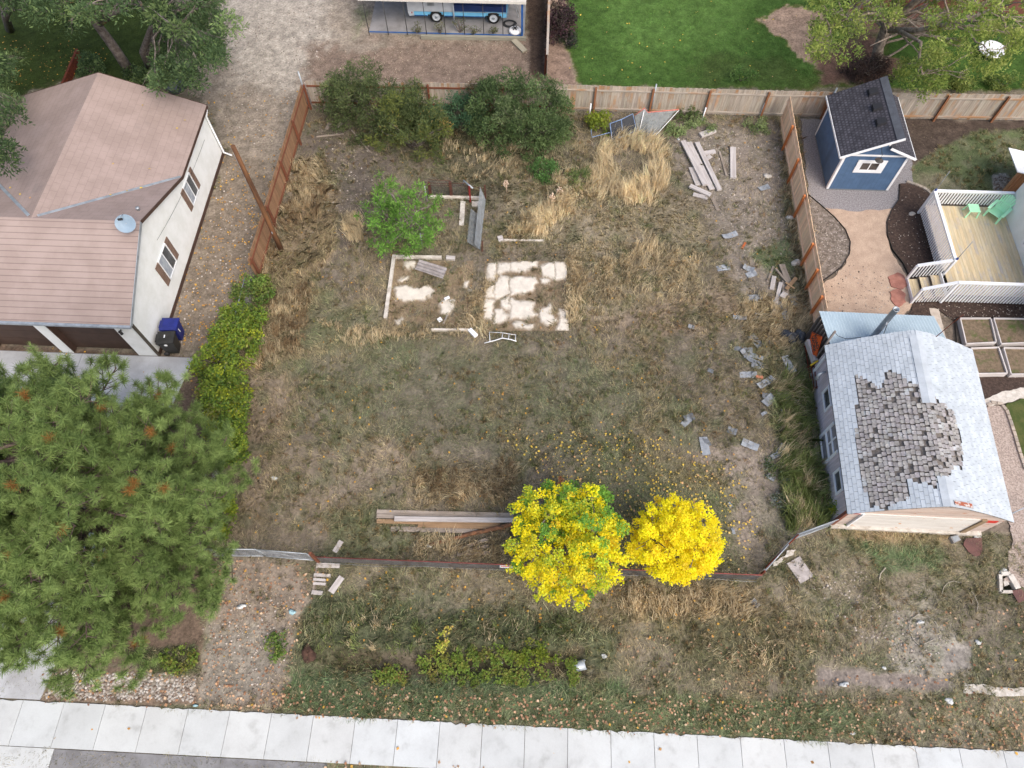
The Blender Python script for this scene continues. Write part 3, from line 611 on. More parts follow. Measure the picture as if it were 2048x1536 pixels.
for z0 in np.arange(0, 3.2, .14):             # horizontal clapboards clipped to the bowed gable
    mf.tint(.10, 1, .03); z1 = z0 + .136
    for a, b in zip(ss[:-1], ss[1:]):
        pa, pb = barn_pt(a, .02), barn_pt(b, .02); ta, tb = pa[2] - .07, pb[2] - .07
        if max(ta, tb) <= z0: continue
        q = [np.array([pa[0], pa[1], z0]), np.array([pb[0], pb[1], z0]), np.array([pb[0], pb[1], min(z1, tb)]), np.array([pa[0], pa[1], min(z1, ta)])]
        if q[2][2] < z0: q[2][2] = z0
        if q[3][2] < z0: q[3][2] = z0
        mf.face(q, [(a * 3, z0 * 3), (b * 3, z0 * 3), (b * 3, z0 * 3 + .3), (a * 3, z0 * 3 + .3)])
mf.part('front_wall', M_BARNF, BL)
mb_ = MB(); 
for a, b in zip(ss[:-1], ss[1:]):
    pa, pb = barn_pt(a, .98), barn_pt(b, .98); mb_.face([np.array([pb[0], pb[1], 0]), np.array([pa[0], pa[1], 0]), pa - ZUP * .07, pb - ZUP * .07])
mb_.part('back_wall', M_BARNW, BL)
fdir = nrm((barn_pt(.9, .02) - barn_pt(-.9, .02)) * np.array([1, 1, 0])); fn = np.array([fdir[1], -fdir[0], 0]); fo = barn_pt(-.965, .02) * np.array([1, 1, 0])
def fbox(mb, a, b, z0, z1, o0, o1):           # box on the barn front, a..b metres from the left corner, o0..o1 out from the wall
    p = [fo + fdir * a - fn * o0, fo + fdir * b - fn * o0, fo + fdir * b + fn * -o0, 0]
    q = lambda x, o, z: fo + fdir * x + fn * o + ZUP * z
    mb.hexa([q(a, o1, z0), q(b, o1, z0), q(b, o0, z0), q(a, o0, z0), q(a, o1, z1), q(b, o1, z1), q(b, o0, z1), q(a, o0, z1)])
dm = MB()
for k in range(5): z0 = .18 + k * .29; dm.tint(.02); fbox(dm, .62, 4.92, z0, z0 + .286, .004, .05)
dr = dm.part('barn_door', M_PEEL, BL)
q = MB(); fbox(q, .55, .62, .05, 1.66, .004, .09); sub('door_jamb', q, M_WHITEP, dr)
q = MB(); fbox(q, 4.92, 5.12, .05, 1.66, .004, .10); sub('door_jamb', q, wood('old_jamb', A(170, 148, 118), A(146, 124, 100)), dr)
q = MB(); fbox(q, -.05, 5.75, -.1, .14, .003, .16); q.part('concrete_sill', M_OLDC, BL)
q = MB(); fbox(q, .0, .55, 1.58, 1.72, .005, .05); q.part('trim_board', M_WHITEP, BL)
q = MB(); fbox(q, .2, .48, 1.62, 1.68, .051, .06); q.part('reflector', mk('red_reflector', A(206, 56, 52), rough=.4), BL)
q = MB(); fbox(q, 5.16, 5.62, 1.28, 1.5, .005, .03); q.part('red_sign', mk('red_paint', A(226, 74, 62), A(206, 60, 52), scale=6, rough=.6), BL)
q = MB(); fbox(q, -.06, .06, .0, 1.78, -.06, .06); q.part('corner_post', wood('red_post', A(150, 78, 64), A(120, 92, 76)), BL)
# windows on the left wall
wd = nrm((wl[1] - wl[0]) * np.array([1, 1, 0])); wnrm = np.array([-wd[1], wd[0], 0]); wo = wl[0] * np.array([1, 1, 0])
if wnrm @ U > 0: wnrm = -wnrm
def wbox(mb, a, b, z0, z1, o0, o1):
    q = lambda x, o, z: wo + wd * x + wnrm * o + ZUP * z
    mb.hexa([q(a, o0, z0), q(b, o0, z0), q(b, o1, z0), q(a, o1, z0), q(a, o0, z1), q(b, o0, z1), q(b, o1, z1), q(a, o1, z1)])
v00 = uv_of(wo)[1]
for v0, v1, z0, z1 in ((13.2, 13.95, .95, 1.55), (9.6, 10.35, 1.0, 1.55)):
    a, b = v0 - v00, v1 - v00; w = MB()
    for qq in ((a - .09, a, z0 - .08, z1 + .02), (b, b + .09, z0 - .08, z1 + .02), (a, b, z0 - .08, z0), (a, b, z1 - .03, z1 + .02)): wbox(w, *qq, .004, .06)
    wn = w.part('window', M_WHITEP, BL); q = MB(); wbox(q, a, b, z0, z1 - .03, .004, .015); sub('pane', q, M_GLASS, wn)
w = MB(); a, b = 11.15 - v00, 12.25 - v00
for qq in ((b, b + .12, .15, 1.62), (a - .1, a, .15, 1.62), (a, b, .72, .80), (a, b, 1.2, 1.26), (a, b, .15, .22)): wbox(w, *qq, .004, .08)
wbox(w, (a + b) / 2 - .03, (a + b) / 2 + .03, .8, 1.6, .03, .06); ds = w.part('side_door', M_WHITEP, BL)
q = MB(); wbox(q, a, b, .22, .72, .004, .03); wbox(q, a, b, .80, 1.2, .004, .02); wbox(q, a, b, 1.26, 1.6, .004, .02); sub('panel', q, mk('grey_panel', A(168, 166, 170), A(140, 138, 142), rough=.7), ds)
q = MB(); q.tube([wo + wd * (14.7 - v00) + wnrm * .05 + ZUP * 1.5, wo + wd * (14.6 - v00) + wnrm * .3 + ZUP * 1.45, wo + wd * (14.5 - v00) + wnrm * .32 + ZUP * 1.2], [.05, .06, .1], 8); q.part('wall_lamp', M_GALV, BL)
q = MB(); wbox(q, 15.3 - v00, 15.42 - v00, 0, 1.75, .003, .06); q.part('corner_board', M_WHITEP, BL)
# deck under the shingles, then shingles tab by tab
NS, NT = 20, 12
q = MB(); gp = [[barn_pt(s, t, -.06) for t in np.linspace(.0, 1, NT)] for s in np.linspace(-1, 1, NS)]
for i in range(NS - 1):
    for j in range(NT - 1): q.face([gp[i][j], gp[i + 1][j], gp[i + 1][j + 1], gp[i][j + 1]], smooth=False)
q.part('roof_deck', mk('old_roof_felt', A(146, 138, 130), A(118, 112, 106), scale=5, fine=.3, fscale=30, rough=.95, bump=.6), BL)
HOLE = [(1712, 752), (1728, 757), (1742, 764), (1756, 775), (1770, 772), (1772, 738), (1790, 748), (1812, 762), (1842, 772), (1852, 800), (1868, 795), (1890, 812), (1906, 822), (1920, 870), (1925, 938), (1912, 925), (1895, 950), (1876, 968), (1868, 982), (1850, 960), (1812, 958), (1818, 1000), (1795, 1008), (1760, 1018), (1738, 1006), (1722, 960), (1714, 900), (1712, 830)]
HP = np.array(HOLE, float)
def in_hole(p):
    x, y = proj(np.array([p[0]]), np.array([p[1]]), np.array([p[2]])); return polymask(x, y, HP, .01)[0] > .5
sh = MB(); old = MB(); rs = random.Random(21)
arc = [0]; svals = np.linspace(-1, 0, 200)
for a, b in zip(svals[:-1], svals[1:]): arc.append(arc[-1] + np.linalg.norm(barn_pt(b, .5) - barn_pt(a, .5)))
halflen = arc[-1]
def s_at(d): return float(np.interp(d, arc, svals))
EXPO = .152; rows_n = int(halflen / EXPO); depth = np.linalg.norm(cA - cB); TAB = .30
def tab(mb, sgn, d0, d1, t0, t1, l0, l1, th):
    sa, sb = sgn * -s_at(min(d0, halflen)), sgn * -s_at(min(d1, halflen))
    a, b, c_, e = barn_pt(sa, t0, l0), barn_pt(sa, t1, l0), barn_pt(sb, t1, l1), barn_pt(sb, t0, l1)
    f = [a, b, c_, e] if sgn > 0 else [b, a, e, c_]
    f = f if np.cross(f[1] - f[0], f[2] - f[0])[2] > 0 else f[::-1]
    mb.face(f); x = [a - ZUP * th, b - ZUP * th]; mb.face([a, x[0], x[1], b] if sgn > 0 else [b, x[1], x[0], a])
    for p, p2, q1 in ((a, e, x[0]), (b, c_, x[1])): mb.face([p, q1, p2 - ZUP * .004])
for sgn in (-1, 1):
    for r in range(rows_n + 1):
        d0 = r * EXPO; d1 = min(d0 + EXPO * 1.15, halflen + .001)
        off = (r % 2) * .5 + (.25 if r % 4 > 1 else 0); k = -off
        row_t = 1.0 + rs.uniform(-.02, .02)
        while k * TAB < depth:
            t0 = max(0, k * TAB / depth); t1 = min(1, (k * TAB + TAB - .012) / depth); k += 1
            if t1 - t0 < .004: continue
            smid = sgn * -s_at(min((d0 + d1) / 2, halflen))
            c0 = barn_pt(smid, (t0 + t1) / 2)
            if in_hole(c0): continue
            near = .0
            base = rs.choice((1.0, 1.0, .97, .94, 1.03)) * row_t * (1 + rs.uniform(-.03, .03))
            sh.col = (base * (.99), base, base * 1.01)
            tab(sh, sgn, d0, d1, t0, t1, .014 + rs.uniform(0, .006), .006, .03)
for k in range(int(depth / .27)):                 # ridge caps
    t0, t1 = k * .27 / depth, min(1, (k * .27 + .33) / depth)
    c0 = barn_pt(0, (t0 + t1) / 2)
    if in_hole(c0): continue
    sh.tint(.04); 
    for s0, s1 in ((-.085, 0), (0, .085)):
        f = [barn_pt(s0, t0, .045), barn_pt(s1, t0, .05), barn_pt(s1, t1, .03), barn_pt(s0, t1, .028)]; sh.face(f if np.cross(f[1] - f[0], f[2] - f[0])[2] > 0 else f[::-1])
sh.part('shingles', mk('grey_shingles', A(210, 218, 224), A(196, 204, 210), scale=2, fine=.07, fscale=45, rough=.9, bump=.15, col3=A(178, 186, 190), s3=.8, t3=(.6, .8)), BL)
for sgn in (-1, 1):                               # curled older shingles inside the bare patch
    OE = .16
    for r in range(int(halflen / OE) + 1):
        d0 = r * OE; t = (r % 2) * .1 / depth
        while t < 1:
            wdt = rs.uniform(.12, .22); t0, t1 = t, t + wdt / depth; t = t1 + rs.uniform(.012, .04) / depth
            smid = sgn * -s_at(min(d0 + OE / 2, halflen)); c0 = barn_pt(smid, min(1, (t0 + t1) / 2))
            if t1 > 1 or not in_hole(c0) or rs.random() < .09: continue
            g0 = rs.choice((.86, .94, 1.0, 1.0, 1.08, 1.14)); old.col = (g0, g0 * rs.uniform(.96, 1.0), g0 * rs.uniform(.93, 1.0))
            n1, n2 = 3, 3; jt = rs.uniform(-.012, .012) / depth; curl = rs.uniform(.01, .04); skew = rs.uniform(-.02, .02) / depth
            rows = []
            for i in range(n1 + 1):
                f = i / n1; dd = d0 + OE * 1.02 * f; pin = .08 * (abs(f - .5) * 2) ** 3
                ss_ = sgn * -s_at(min(max(dd, 0), halflen)); row = []
                for j in range(n2 + 1):
                    e = j / n2; tt = t0 + (t1 - t0) * (pin + e * (1 - 2 * pin)) + jt + skew * f
                    row.append(barn_pt(ss_, min(1, max(0, tt)), .0 + curl * ((1 - f) ** 2) * (0.6 + .4 * (2 * e - 1) ** 2) + .012))
                rows.append(row)
            for i in range(n1):
                for j in range(n2):
                    f = [rows[i][j], rows[i][j + 1], rows[i + 1][j + 1], rows[i + 1][j]]; old.face(f if np.cross(f[1] - f[0], f[2] - f[0])[2] > 0 else f[::-1])
old.part('old_shingles', mk('weathered_shakes', A(184, 182, 180), A(156, 153, 151), scale=5, fine=.25, fscale=35, rough=.95, bump=.3, col3=A(196, 202, 204), s3=1.6, t3=(.55, .7)), BL)
q = MB()
[q.bar(barn_pt(s_, .02, .06), barn_pt(s_ + .05, .02, .06), .15, .02) for s_ in (.05, .1, .15, .2, .25)]
q.part('roof_patch', mk('rusty_patch', A(176, 98, 70), A(216, 206, 198), scale=9, lo=.45, hi=.6, rough=.8), BL)
# ---- corrugated lean-to behind the barn
LT = thing('lean_to', 'low lean-to with a pale blue corrugated metal roof behind the barn', 'lean-to', W(14.5, 16.5, 0))
def corr(mb, p00, p10, p11, p01, n, amp):
    du = (p10 - p00)
    for i in range(n):
        f0, f1 = i / n, (i + 1) / n; z0 = amp * math.sin(i * math.pi / 1.5); z1 = amp * math.sin((i + 1) * math.pi / 1.5)
        a, b = p00 + (p10 - p00) * f0 + ZUP * z0, p00 + (p10 - p00) * f1 + ZUP * z1; c, d = p01 + (p11 - p01) * f1 + ZUP * z1, p01 + (p11 - p01) * f0 + ZUP * z0
        mb.face([a, b, c, d])
p00, p10, p11, p01 = at(1664, 700, 1.72), at(1905, 700, 1.72), at(1868, 632, 1.95), at(1638, 622, 1.95)
q = MB(); corr(q, p00, p10, p11, p01, 110, .012); q.part('roof', mk('blue_grey_metal', A(186, 206, 217), A(176, 196, 207), scale=1.2, fine=.05, fscale=20, rough=.5, metal=.0), LT)
q = MB()
def board_wall(mb, a, b, zt0, zt1, bw=.18):
    L = np.linalg.norm((b - a)[:2]); k = max(1, int(L / bw))
    for i in range(k):
        x, y = a + (b - a) * (i / k), a + (b - a) * ((i + .97) / k); mb.tint(.12, 1, .02)
        z = zt0 + (zt1 - zt0) * i / k; c = (x + y) / 2; mb.bar(np.array([c[0], c[1], -.05]), np.array([c[0], c[1], z]), np.linalg.norm(y - x), .025, up=nrm((y - x)))
ea, eb = (p00 * [1, 1, 0] + U * .06), (p01 * [1, 1, 0] + U * .06 - V * .1)
M_OLDW = wood('old_grey_boards', A(160, 152, 146), A(116, 108, 104))
board_wall(q, ea, eb, 1.66, 1.88, .18); board_wall(q, eb, p11 * [1, 1, 0] - V * .1, 1.86, 1.86, .2); q.part('wall', M_OLDW, LT)
q = MB(); a = at(1664, 702, 1.2); q.tube([W(12.25, 15.8, .0), W(12.25, 15.85, 1.9), W(12.28, 15.9, 2.75)], .05, 7); q.part('post', M_OLDW, LT)
SP = thing('stovepipe', 'tall grey metal stovepipe rising behind the barn ridge', 'stovepipe', W(14.2, 16.2, 1.75))
b0 = W(14.2, 16.2, 1.75); top = 4.0
q = MB(); q.lathe(b0, [(.12, 0), (.12, 2.25), (.13, 2.25), (.13, 2.3), (.105, 2.3), (.105, 1.9), (.0, 1.9)], 14); q.part('pipe', M_GALV, SP)
q = MB(); q.lathe(b0 + ZUP * 2.12, [(.0, 0), (.1, 0), (.1, .02)], 14); q.part('flue', mk('soot', (.03, .015, .01), rough=.9), SP)
q = MB(); q.bar(b0 + ZUP * 1.4 - V * .135 - U * .03, b0 + ZUP * 1.5 - V * .135 - U * .03, .05, .02); q.part('bracket', M_WHITEP, SP)
q = MB(); q.tube([W(12.28, 15.9, 2.7), W(12.6, 16.0, 2.25), W(13.0, 16.0, 2.05), W(13.5, 15.9, 2.35)], .012, 4); q.solo('cable', M_DARK, 'thin dark cable sagging from the grey post to the barn roof', 'cable')
q = MB(); q.tube([b0 + ZUP * 1.75 - V * .1, b0 + ZUP * 1.2 + U * .15, b0 + ZUP * .4 + U * .2 - V * .3], .014, 4); q.solo('cable', M_DARK, 'short dark cable hanging beside the stovepipe', 'cable')
q = MB(); q.tube([W(16.2, 15.7, 2.9), W(16.3, 15.7, 4.0), W(16.45, 15.75, 4.5)], [.02, .014, .008], 5); q.solo('roof_antenna', M_RUST, 'thin bare metal rod sticking up at the barn back gable', 'antenna')
# ---- blue shed
S = thing('shed', 'blue garden shed with white corner trim and a dark clerestory roof', 'shed', W(16.1, 26.2, 0))
sa, sb, sf, sk = 14.58, 17.64, 26.2, 30.0
M_BLUE = mk('blue_siding', A(84, 112, 146, 1.2), A(78, 104, 136, 1.2), scale=3, fine=.04, rough=.75, bump=.08, extra=brick_extra((.86, .86, .86), .2, 30, .012, 0, .01))
def shed_top(u):
    return 2.33 + (u - sa) / (16.62 - sa) * 1.2 if u < 16.62 else 2.33 + (sb - u) / (sb - 16.4) * .62
q = MB(); q.prism([W(sa, sf, .05), W(sb, sf, .05), W(sb, sf, 2.30), W(16.45, sf, 2.92), W(16.45, sf, 3.42), W(sa, sf, 2.28)], V * .1)
q.part('front_wall', M_BLUE, S)
q = MB(); q.box(sa, sa + .1, sf + .103, sk, .05, 2.28); q.part('side_wall', M_BLUE, S)
q = MB(); q.box(sb - .1, sb, sf + .103, sk, .05, 2.28); q.part('side_wall', M_BLUE, S)
q = MB(); q.prism([W(sa + .1, sk - .1, .05), W(sb - .1, sk - .1, .05), W(sb - .1, sk - .1, 2.28), W(16.45, sk - .1, 2.90), W(16.45, sk - .1, 3.40), W(sa + .1, sk - .1, 2.3)], V * .1); q.part('back_wall', M_BLUE, S)
q = MB(); q.box(sa - .02, sb + .02, sf - .02, sk + .02, -.03, .05); q.part('base', mk('shed_base', A(120, 128, 134), rough=.9), S)
M_ASPS = mk('dark_shingles', A(96, 94, 102), A(76, 75, 82), scale=3, coord='uv', fine=.2, fscale=22, rough=.9, extra=brick_extra((.55, .55, .57), .17, .155, .035, .5, .22), bump=.3)
lv0, lv1 = 25.98, 30.2
q = MB(); ul = nrm(U * (16.78 - 14.33) + ZUP * (3.63 - 2.37)); roof_slab(q, [W(14.33, lv0, 2.37), W(16.78, lv0, 3.63), W(16.78, lv1, 3.63), W(14.33, lv1, 2.37)], .07, V, ul); lr = q.part('roof', M_ASPS, S)
q = MB(); ur = nrm(-U * (17.85 - 16.45) + ZUP * .6); roof_slab(q, [W(16.45, lv0, 3.02), W(17.85, lv0, 2.40), W(17.85, lv1, 2.40), W(16.45, lv1, 3.02)], .07, V, ur); q.part('roof', M_ASPS, S)
q = MB(); q.bar(W(16.62, lv0 + .02, 3.565), W(16.62, lv1 - .02, 3.565), .34, .02, up=nrm(np.cross(V, ul) * -1 if np.cross(V, ul)[2] < 0 else np.cross(V, ul))); q.part('ridge_cap', mk('ridge_felt', A(104, 108, 116), A(92, 95, 102), rough=.9, fine=.15, fscale=30), S)
for vv_ in (27.35, 28.35, 29.4):
    q = MB(); cc = W(16.08, vv_, 2.37 + (16.08 - 14.33) * .514 + .02); x_ = ul; y_ = V; z_ = nrm(np.cross(x_, y_)); z_ = z_ if z_[2] > 0 else -z_
    q.hexa([cc - x_ * .22 - y_ * .2, cc + x_ * .22 - y_ * .2, cc + x_ * .22 + y_ * .2, cc - x_ * .22 + y_ * .2] + [cc + z_ * h + x_ * a + y_ * b for a, b, h in ((-.16, -.18, .14), (.21, -.18, .12), (.21, .18, .12), (-.16, .18, .14))])
    q.part('roof_vent', mk('vent_black', (.028, .028, .032), rough=.6), S)
for pa2, pb2, hh2 in ((W(14.30, lv0 - .014, 2.33), W(16.80, lv0 - .014, 3.60), .13), (W(16.42, lv0 - .014, 2.985), W(17.88, lv0 - .014, 2.35), .12), (W(14.306, lv0, 2.32), W(14.306, lv1, 2.32), .11), (W(17.865, lv0, 2.34), W(17.865, lv1, 2.34), .11)):
    q = MB(); q.bar(pa2, pb2, .026, hh2); q.part('fascia', M_WHITEP, S)
for qq in ((sa - .012, sa + .1, sf - .025, sf - .003, .05, 2.3), (sb - .1, sb + .012, sf - .025, sf - .003, .05, 2.3), (sa - .025, sa - .003, sf - .0, sf + .1, .05, 2.27), (sa - .025, sa - .003, sk - .1, sk, .05, 2.27), (sa + .1, sb - .1, sf - .022, sf - .004, 2.28, 2.38), (16.38, 16.45, sf - .022, sf - .004, 2.95, 3.38)):
    q = MB(); q.box(*qq); q.part('corner_trim', M_WHITEP, S)
q = MB()
for a, b, c_, d in ((15.37, 16.76, 1.86, 2.03), (15.37, 16.76, 1.23, 1.42), (15.37, 15.62, 1.42, 1.86), (16.44, 16.76, 1.42, 1.86), (16.0, 16.05, 1.42, 1.86)): q.box(a, b, sf - .04, sf - .003, c_, d)
wn = q.part('window', M_WHITEP, S); q = MB(); q.box(15.62, 16.0, sf - .02, sf - .005, 1.42, 1.86); q.box(16.05, 16.44, sf - .02, sf - .005, 1.42, 1.86); sub('pane', q, mk('dark_pane', (.05, .042, .04), (.09, .08, .075), scale=3, rough=.08, spec=.6), wn)
HB = thing('hanging_basket', 'dark metal dish hanging from a hook on the blue shed gable', 'hanging feeder', W(16.05, 25.72, 2.35))
q = MB(); q.tube([W(16.0, sf, 2.95), W(16.0, sf - .15, 2.98), W(16.03, sf - .3, 2.85), W(16.05, sf - .45, 2.8)], .014, 5); q.lathe(W(16.0, sf - .01, 2.95), [(.0, .0), (.06, 0), (.06, .02), (0, .02)], 8, -V); q.part('bracket', M_DARK, HB)
q = MB(); q.tube([W(16.05, sf - .45, 2.8), W(16.05, sf - .45, 2.48)], .008, 4); q.part('chain', M_DARK, HB)
q = MB(); q.lathe(W(16.05, sf - .45, 2.38), [(.02, 0), (.14, .03), (.20, .09), (.19, .10), (.0, .085)], 16); q.part('bowl', mk('bronze_bowl', A(110, 104, 98), A(84, 80, 76), rough=.6), HB)
# ---- deck with white railing, steps, and the corner of the neighbouring house
DK = thing('deck', 'raised wooden deck with white slatted railing and three steps', 'deck', W(20.5, 22, 0))
zf, d0u, d0v, d1v, d1u = .70, 18.86, 19.42, 24.68, 22.55
M_DECK = wood('deck_boards', A(222, 206, 172, 1.15), A(204, 184, 146, 1.15), s=(.6, 5, 1), col3=A(200, 192, 182), s3=.9, t3=(.5, .7))
q = MB(); nb = int((26 - d0u) / .142)
for i in range(nb):
    u0 = d0u + i * .142; q.tint(.07, 1, .03); q.bar(W(u0 + .07, d0v, zf - .015), W(u0 + .07, d1v if u0 < d1u else d0v + 2.7, zf - .015), .134, .03)
q.part('floor', M_DECK, DK)
def railing(a, b, zt0, zt1, zb0, zb1, sp=.145, name='railing', bal=.045):
    """a,b: ground points; zt rail top heights; zb bottom of the slats"""
    r = MB(); a = np.asarray(a, float) * [1, 1, 0]; b = np.asarray(b, float) * [1, 1, 0]; L = np.linalg.norm(b - a); d = nrm(b - a)
    n = int(L / sp)
    for i in range(n + 1):
        t = (i + .5) / (n + 1); p = a + (b - a) * t
        r.bar(p + ZUP * (zb0 + (zb1 - zb0) * t), p + ZUP * (zt0 + (zt1 - zt0) * t - .03), bal, .03, up=np.array([-d[1], d[0], 0]))
    o = r.part(name, M_WHITEP, DK)
    r = MB(); r.bar(a + ZUP * zt0, b + ZUP * zt1, .14, .035); r.bar(a + ZUP * (zt0 - .09), b + ZUP * (zt1 - .09), .04, .08); sub('handrail', r, M_WHITEP, o); return o
railing(W(d0u - .03, d1v), W(d0u - .03, 20.58), 1.67, 1.67, .24, .24, bal=.075)
railing(W(d0u - .05, d1v + .04), W(d1u, d1v + .04), 1.67, 1.67, .80, .80, bal=.065)
railing(W(18.66, d0v - .04), W(26, d0v - .04), 1.67, 1.67, .20, .20, bal=.07)
railing(W(17.42, 20.66), W(18.70, 20.60), 1.12, 1.66, .22, .6, .13)
railing(W(17.36, 19.34), W(18.62, 19.38), 1.12, 1.66, .1, .2, .13)
for p, z0, z1 in ((W(d0u - .03, 20.60), .1, 1.65), (W(d0u - .04, d1v + .03), .1, 1.65), (W(18.68, d0v - .03), .1, 1.65), (W(17.42, 20.66), .05, 1.1), (W(17.36, 19.34), .05, 1.1)):
    q = MB(); q.bar(p + ZUP * z0, p + ZUP * z1, .095, .095, up=V); q.part('post', M_WHITEP, DK)
for ua, ub_, zt in ((17.42, 17.84, .2), (17.84, 18.26, .37), (18.26, 18.66, .54)):
    q = MB()
    for k in range(3): w = (ub_ - ua) / 3; q.tint(.06, 1, .02); q.bar(W(ua + (k + .5) * w, 19.40, zt - .015), W(ua + (k + .5) * w, 20.58, zt - .015), w * .95, .03)
    q.part('step', M_DECK, DK)
q = MB(); q.box(17.395, 17.42, 19.38, 20.6, .0, .2); q.box(18.66, 18.70, 19.40, 20.58, .54, .72); q.part('riser', M_WHITEP, DK)
for i, p in enumerate((W(18.84, 24.70), W(18.86, 20.62))):
    T = thing('light_pole', 'thin grey rod clipped to the back corner of the white deck railing' if i == 0 else 'thin grey rod clipped to the railing at the top of the deck steps', 'pole', p + ZUP * 1.69)
    q = MB(); q.tube([p + ZUP * 1.69, p + ZUP * 2.95], .014, 5); q.part('rod', M_GALV, T)
    q = MB(); q.bar(p + ZUP * 1.69, p + ZUP * 1.80, .07, .07, up=V); q.part('clamp', mk('blue_clamp', A(60, 84, 150), rough=.5) if i == 0 else bpy.data.materials['blue_clamp'], T)
NH = thing('house', 'white house wall with a dark window at the end of the deck', 'house', W(22.6, 22, 0))
q = MB(); q.box(22.56, 28, 17.0, 24.72, 0, 3.3); q.part('wall', M_WALLW, NH)
q = MB()
for a, b, c_, d in ((22.1, 22.25, 1.05, 2.5), (20.2, 20.35, 1.05, 2.5), (20.35, 22.1, 1.05, 1.2), (20.35, 22.1, 2.4, 2.5), (21.15, 21.27, 1.2, 2.4)): q.box(22.50, 22.557, a, b, c_, d)
wn = q.part('window', M_WHITEP, NH); q = MB(); q.box(22.53, 22.557, 20.35, 21.15, 1.2, 2.4); q.box(22.53, 22.557, 21.27, 22.1, 1.2, 2.4); sub('pane', q, M_GLASS, wn)
q = MB(); q.box(22.5, 28.3, 16.6, 25.0, 3.3, 3.45); q.part('roof', M_GALV, NH)
WB = thing('lean_to', 'cedar board lean-to with a white roof edge behind the deck corner', 'lean-to', at(2002, 384, 0))
q = MB(); a, b = at(2002, 384, 0), at(2052, 389, 0)
a = at(2001, 384); board_wall(q, a, a + U * 2.2, 1.42, .9, .15); q.part('wall', wood('cedar_boards', A(220, 170, 126, 1.05), A(188, 138, 100, 1.05)), WB)
q = MB(); a = a - V * .1 - U * .1 + ZUP * 1.46
q.prism([a, a + U * 2.4 - ZUP * .56, a + U * 2.4 - ZUP * .56 + V * 1.6, a + V * 1.6], ZUP * .05); q.part('roof', M_WHITEP, WB)
# ---- raised beds
M_GREYB = wood('grey_bed_boards', A(212, 206, 202, 1.1), A(186, 180, 176, 1.1))
M_BEDSO = mk('bed_soil', A(138, 120, 100), A(116, 102, 82), scale=6, fine=.3, fscale=45, rough=.95, bump=.5, col3=A(92, 104, 56), s3=2.6, t3=(.5, .7))
for i, (c4, lb) in enumerate((([(1921, 636), (1982, 636), (1993, 684), (1933, 687)], 'raised garden box nearest the concrete strip, in the row by the deck'), ([(1988, 636), (2056, 637), (2066, 684), (2003, 687)], 'raised garden box at the photo edge, in the row by the deck'),
                            ([(1942, 696), (1998, 694), (2015, 746), (1957, 747)], 'raised garden box right behind the barn eave'), ([(2008, 695), (2075, 696), (2092, 747), (2023, 748)], 'raised garden box with the most weeds, at the photo edge'))):
    R = thing('raised_bed', lb, 'garden box', at(*c4[3], 0), 'raised garden boxes')
    P = [at(*p, .28) for p in c4]
    for k in range(4):
        q = MB(); a, b = P[k], P[(k + 1) % 4]; q.tint(.06); d = nrm(b - a); q.bar(a - ZUP * .14 + (d * .03 if k % 2 else 0), b - ZUP * .14 - (d * .03 if k % 2 else 0), .05, .28); q.part('side_board', M_GREYB, R)
    q = MB(); cen = sum(P) / 4
    q.face([p + (cen - p) * .03 - ZUP * .09 for p in P][::-1]); q.part('soil', M_BEDSO, R)
# ---- red brick house far at the top right, its eave only
BH = thing('house', 'red brick house behind the large tree with a white eave', 'house', at(1800, 8, 0))
M_BRICK = mk('red_brick', A(150, 98, 86), A(128, 84, 76), scale=5, rough=.9, extra=brick_extra((.8, .8, .8), .22, .075, .01, .5, .1))
q = MB(); a = uv_of(at(1742, 22, 0)); b = uv_of(at(1905, 20, 0)); q.box(a[0] - 1, b[0] + 9, a[1], a[1] + 8, 0, 2.5); q.part('wall', M_BRICK, BH)
q = MB(); q.box(a[0] - 1.4, b[0] + 9.4, a[1] - .45, a[1] + 8.4, 2.5, 2.62); q.part('eave', M_WHITEP, BH)
q = MB(); q.prism([W(a[0] - 1.4, a[1] - .45, 2.62), W(b[0] + 9.4, a[1] - .45, 2.62), W(b[0] + 9.4, a[1] + 4, 4.2), W(a[0] - 1.4, a[1] + 4, 4.2)], ZUP * .08); q.prism([W(a[0] - 1.4, a[1] + 8.4, 2.62), W(b[0] + 9.4, a[1] + 8.4, 2.62), W(b[0] + 9.4, a[1] + 4.003, 4.2), W(a[0] - 1.4, a[1] + 4.003, 4.2)], ZUP * .08); q.part('roof', mk('grey_roof', A(150, 150, 154), A(120, 120, 124), rough=.9), BH)
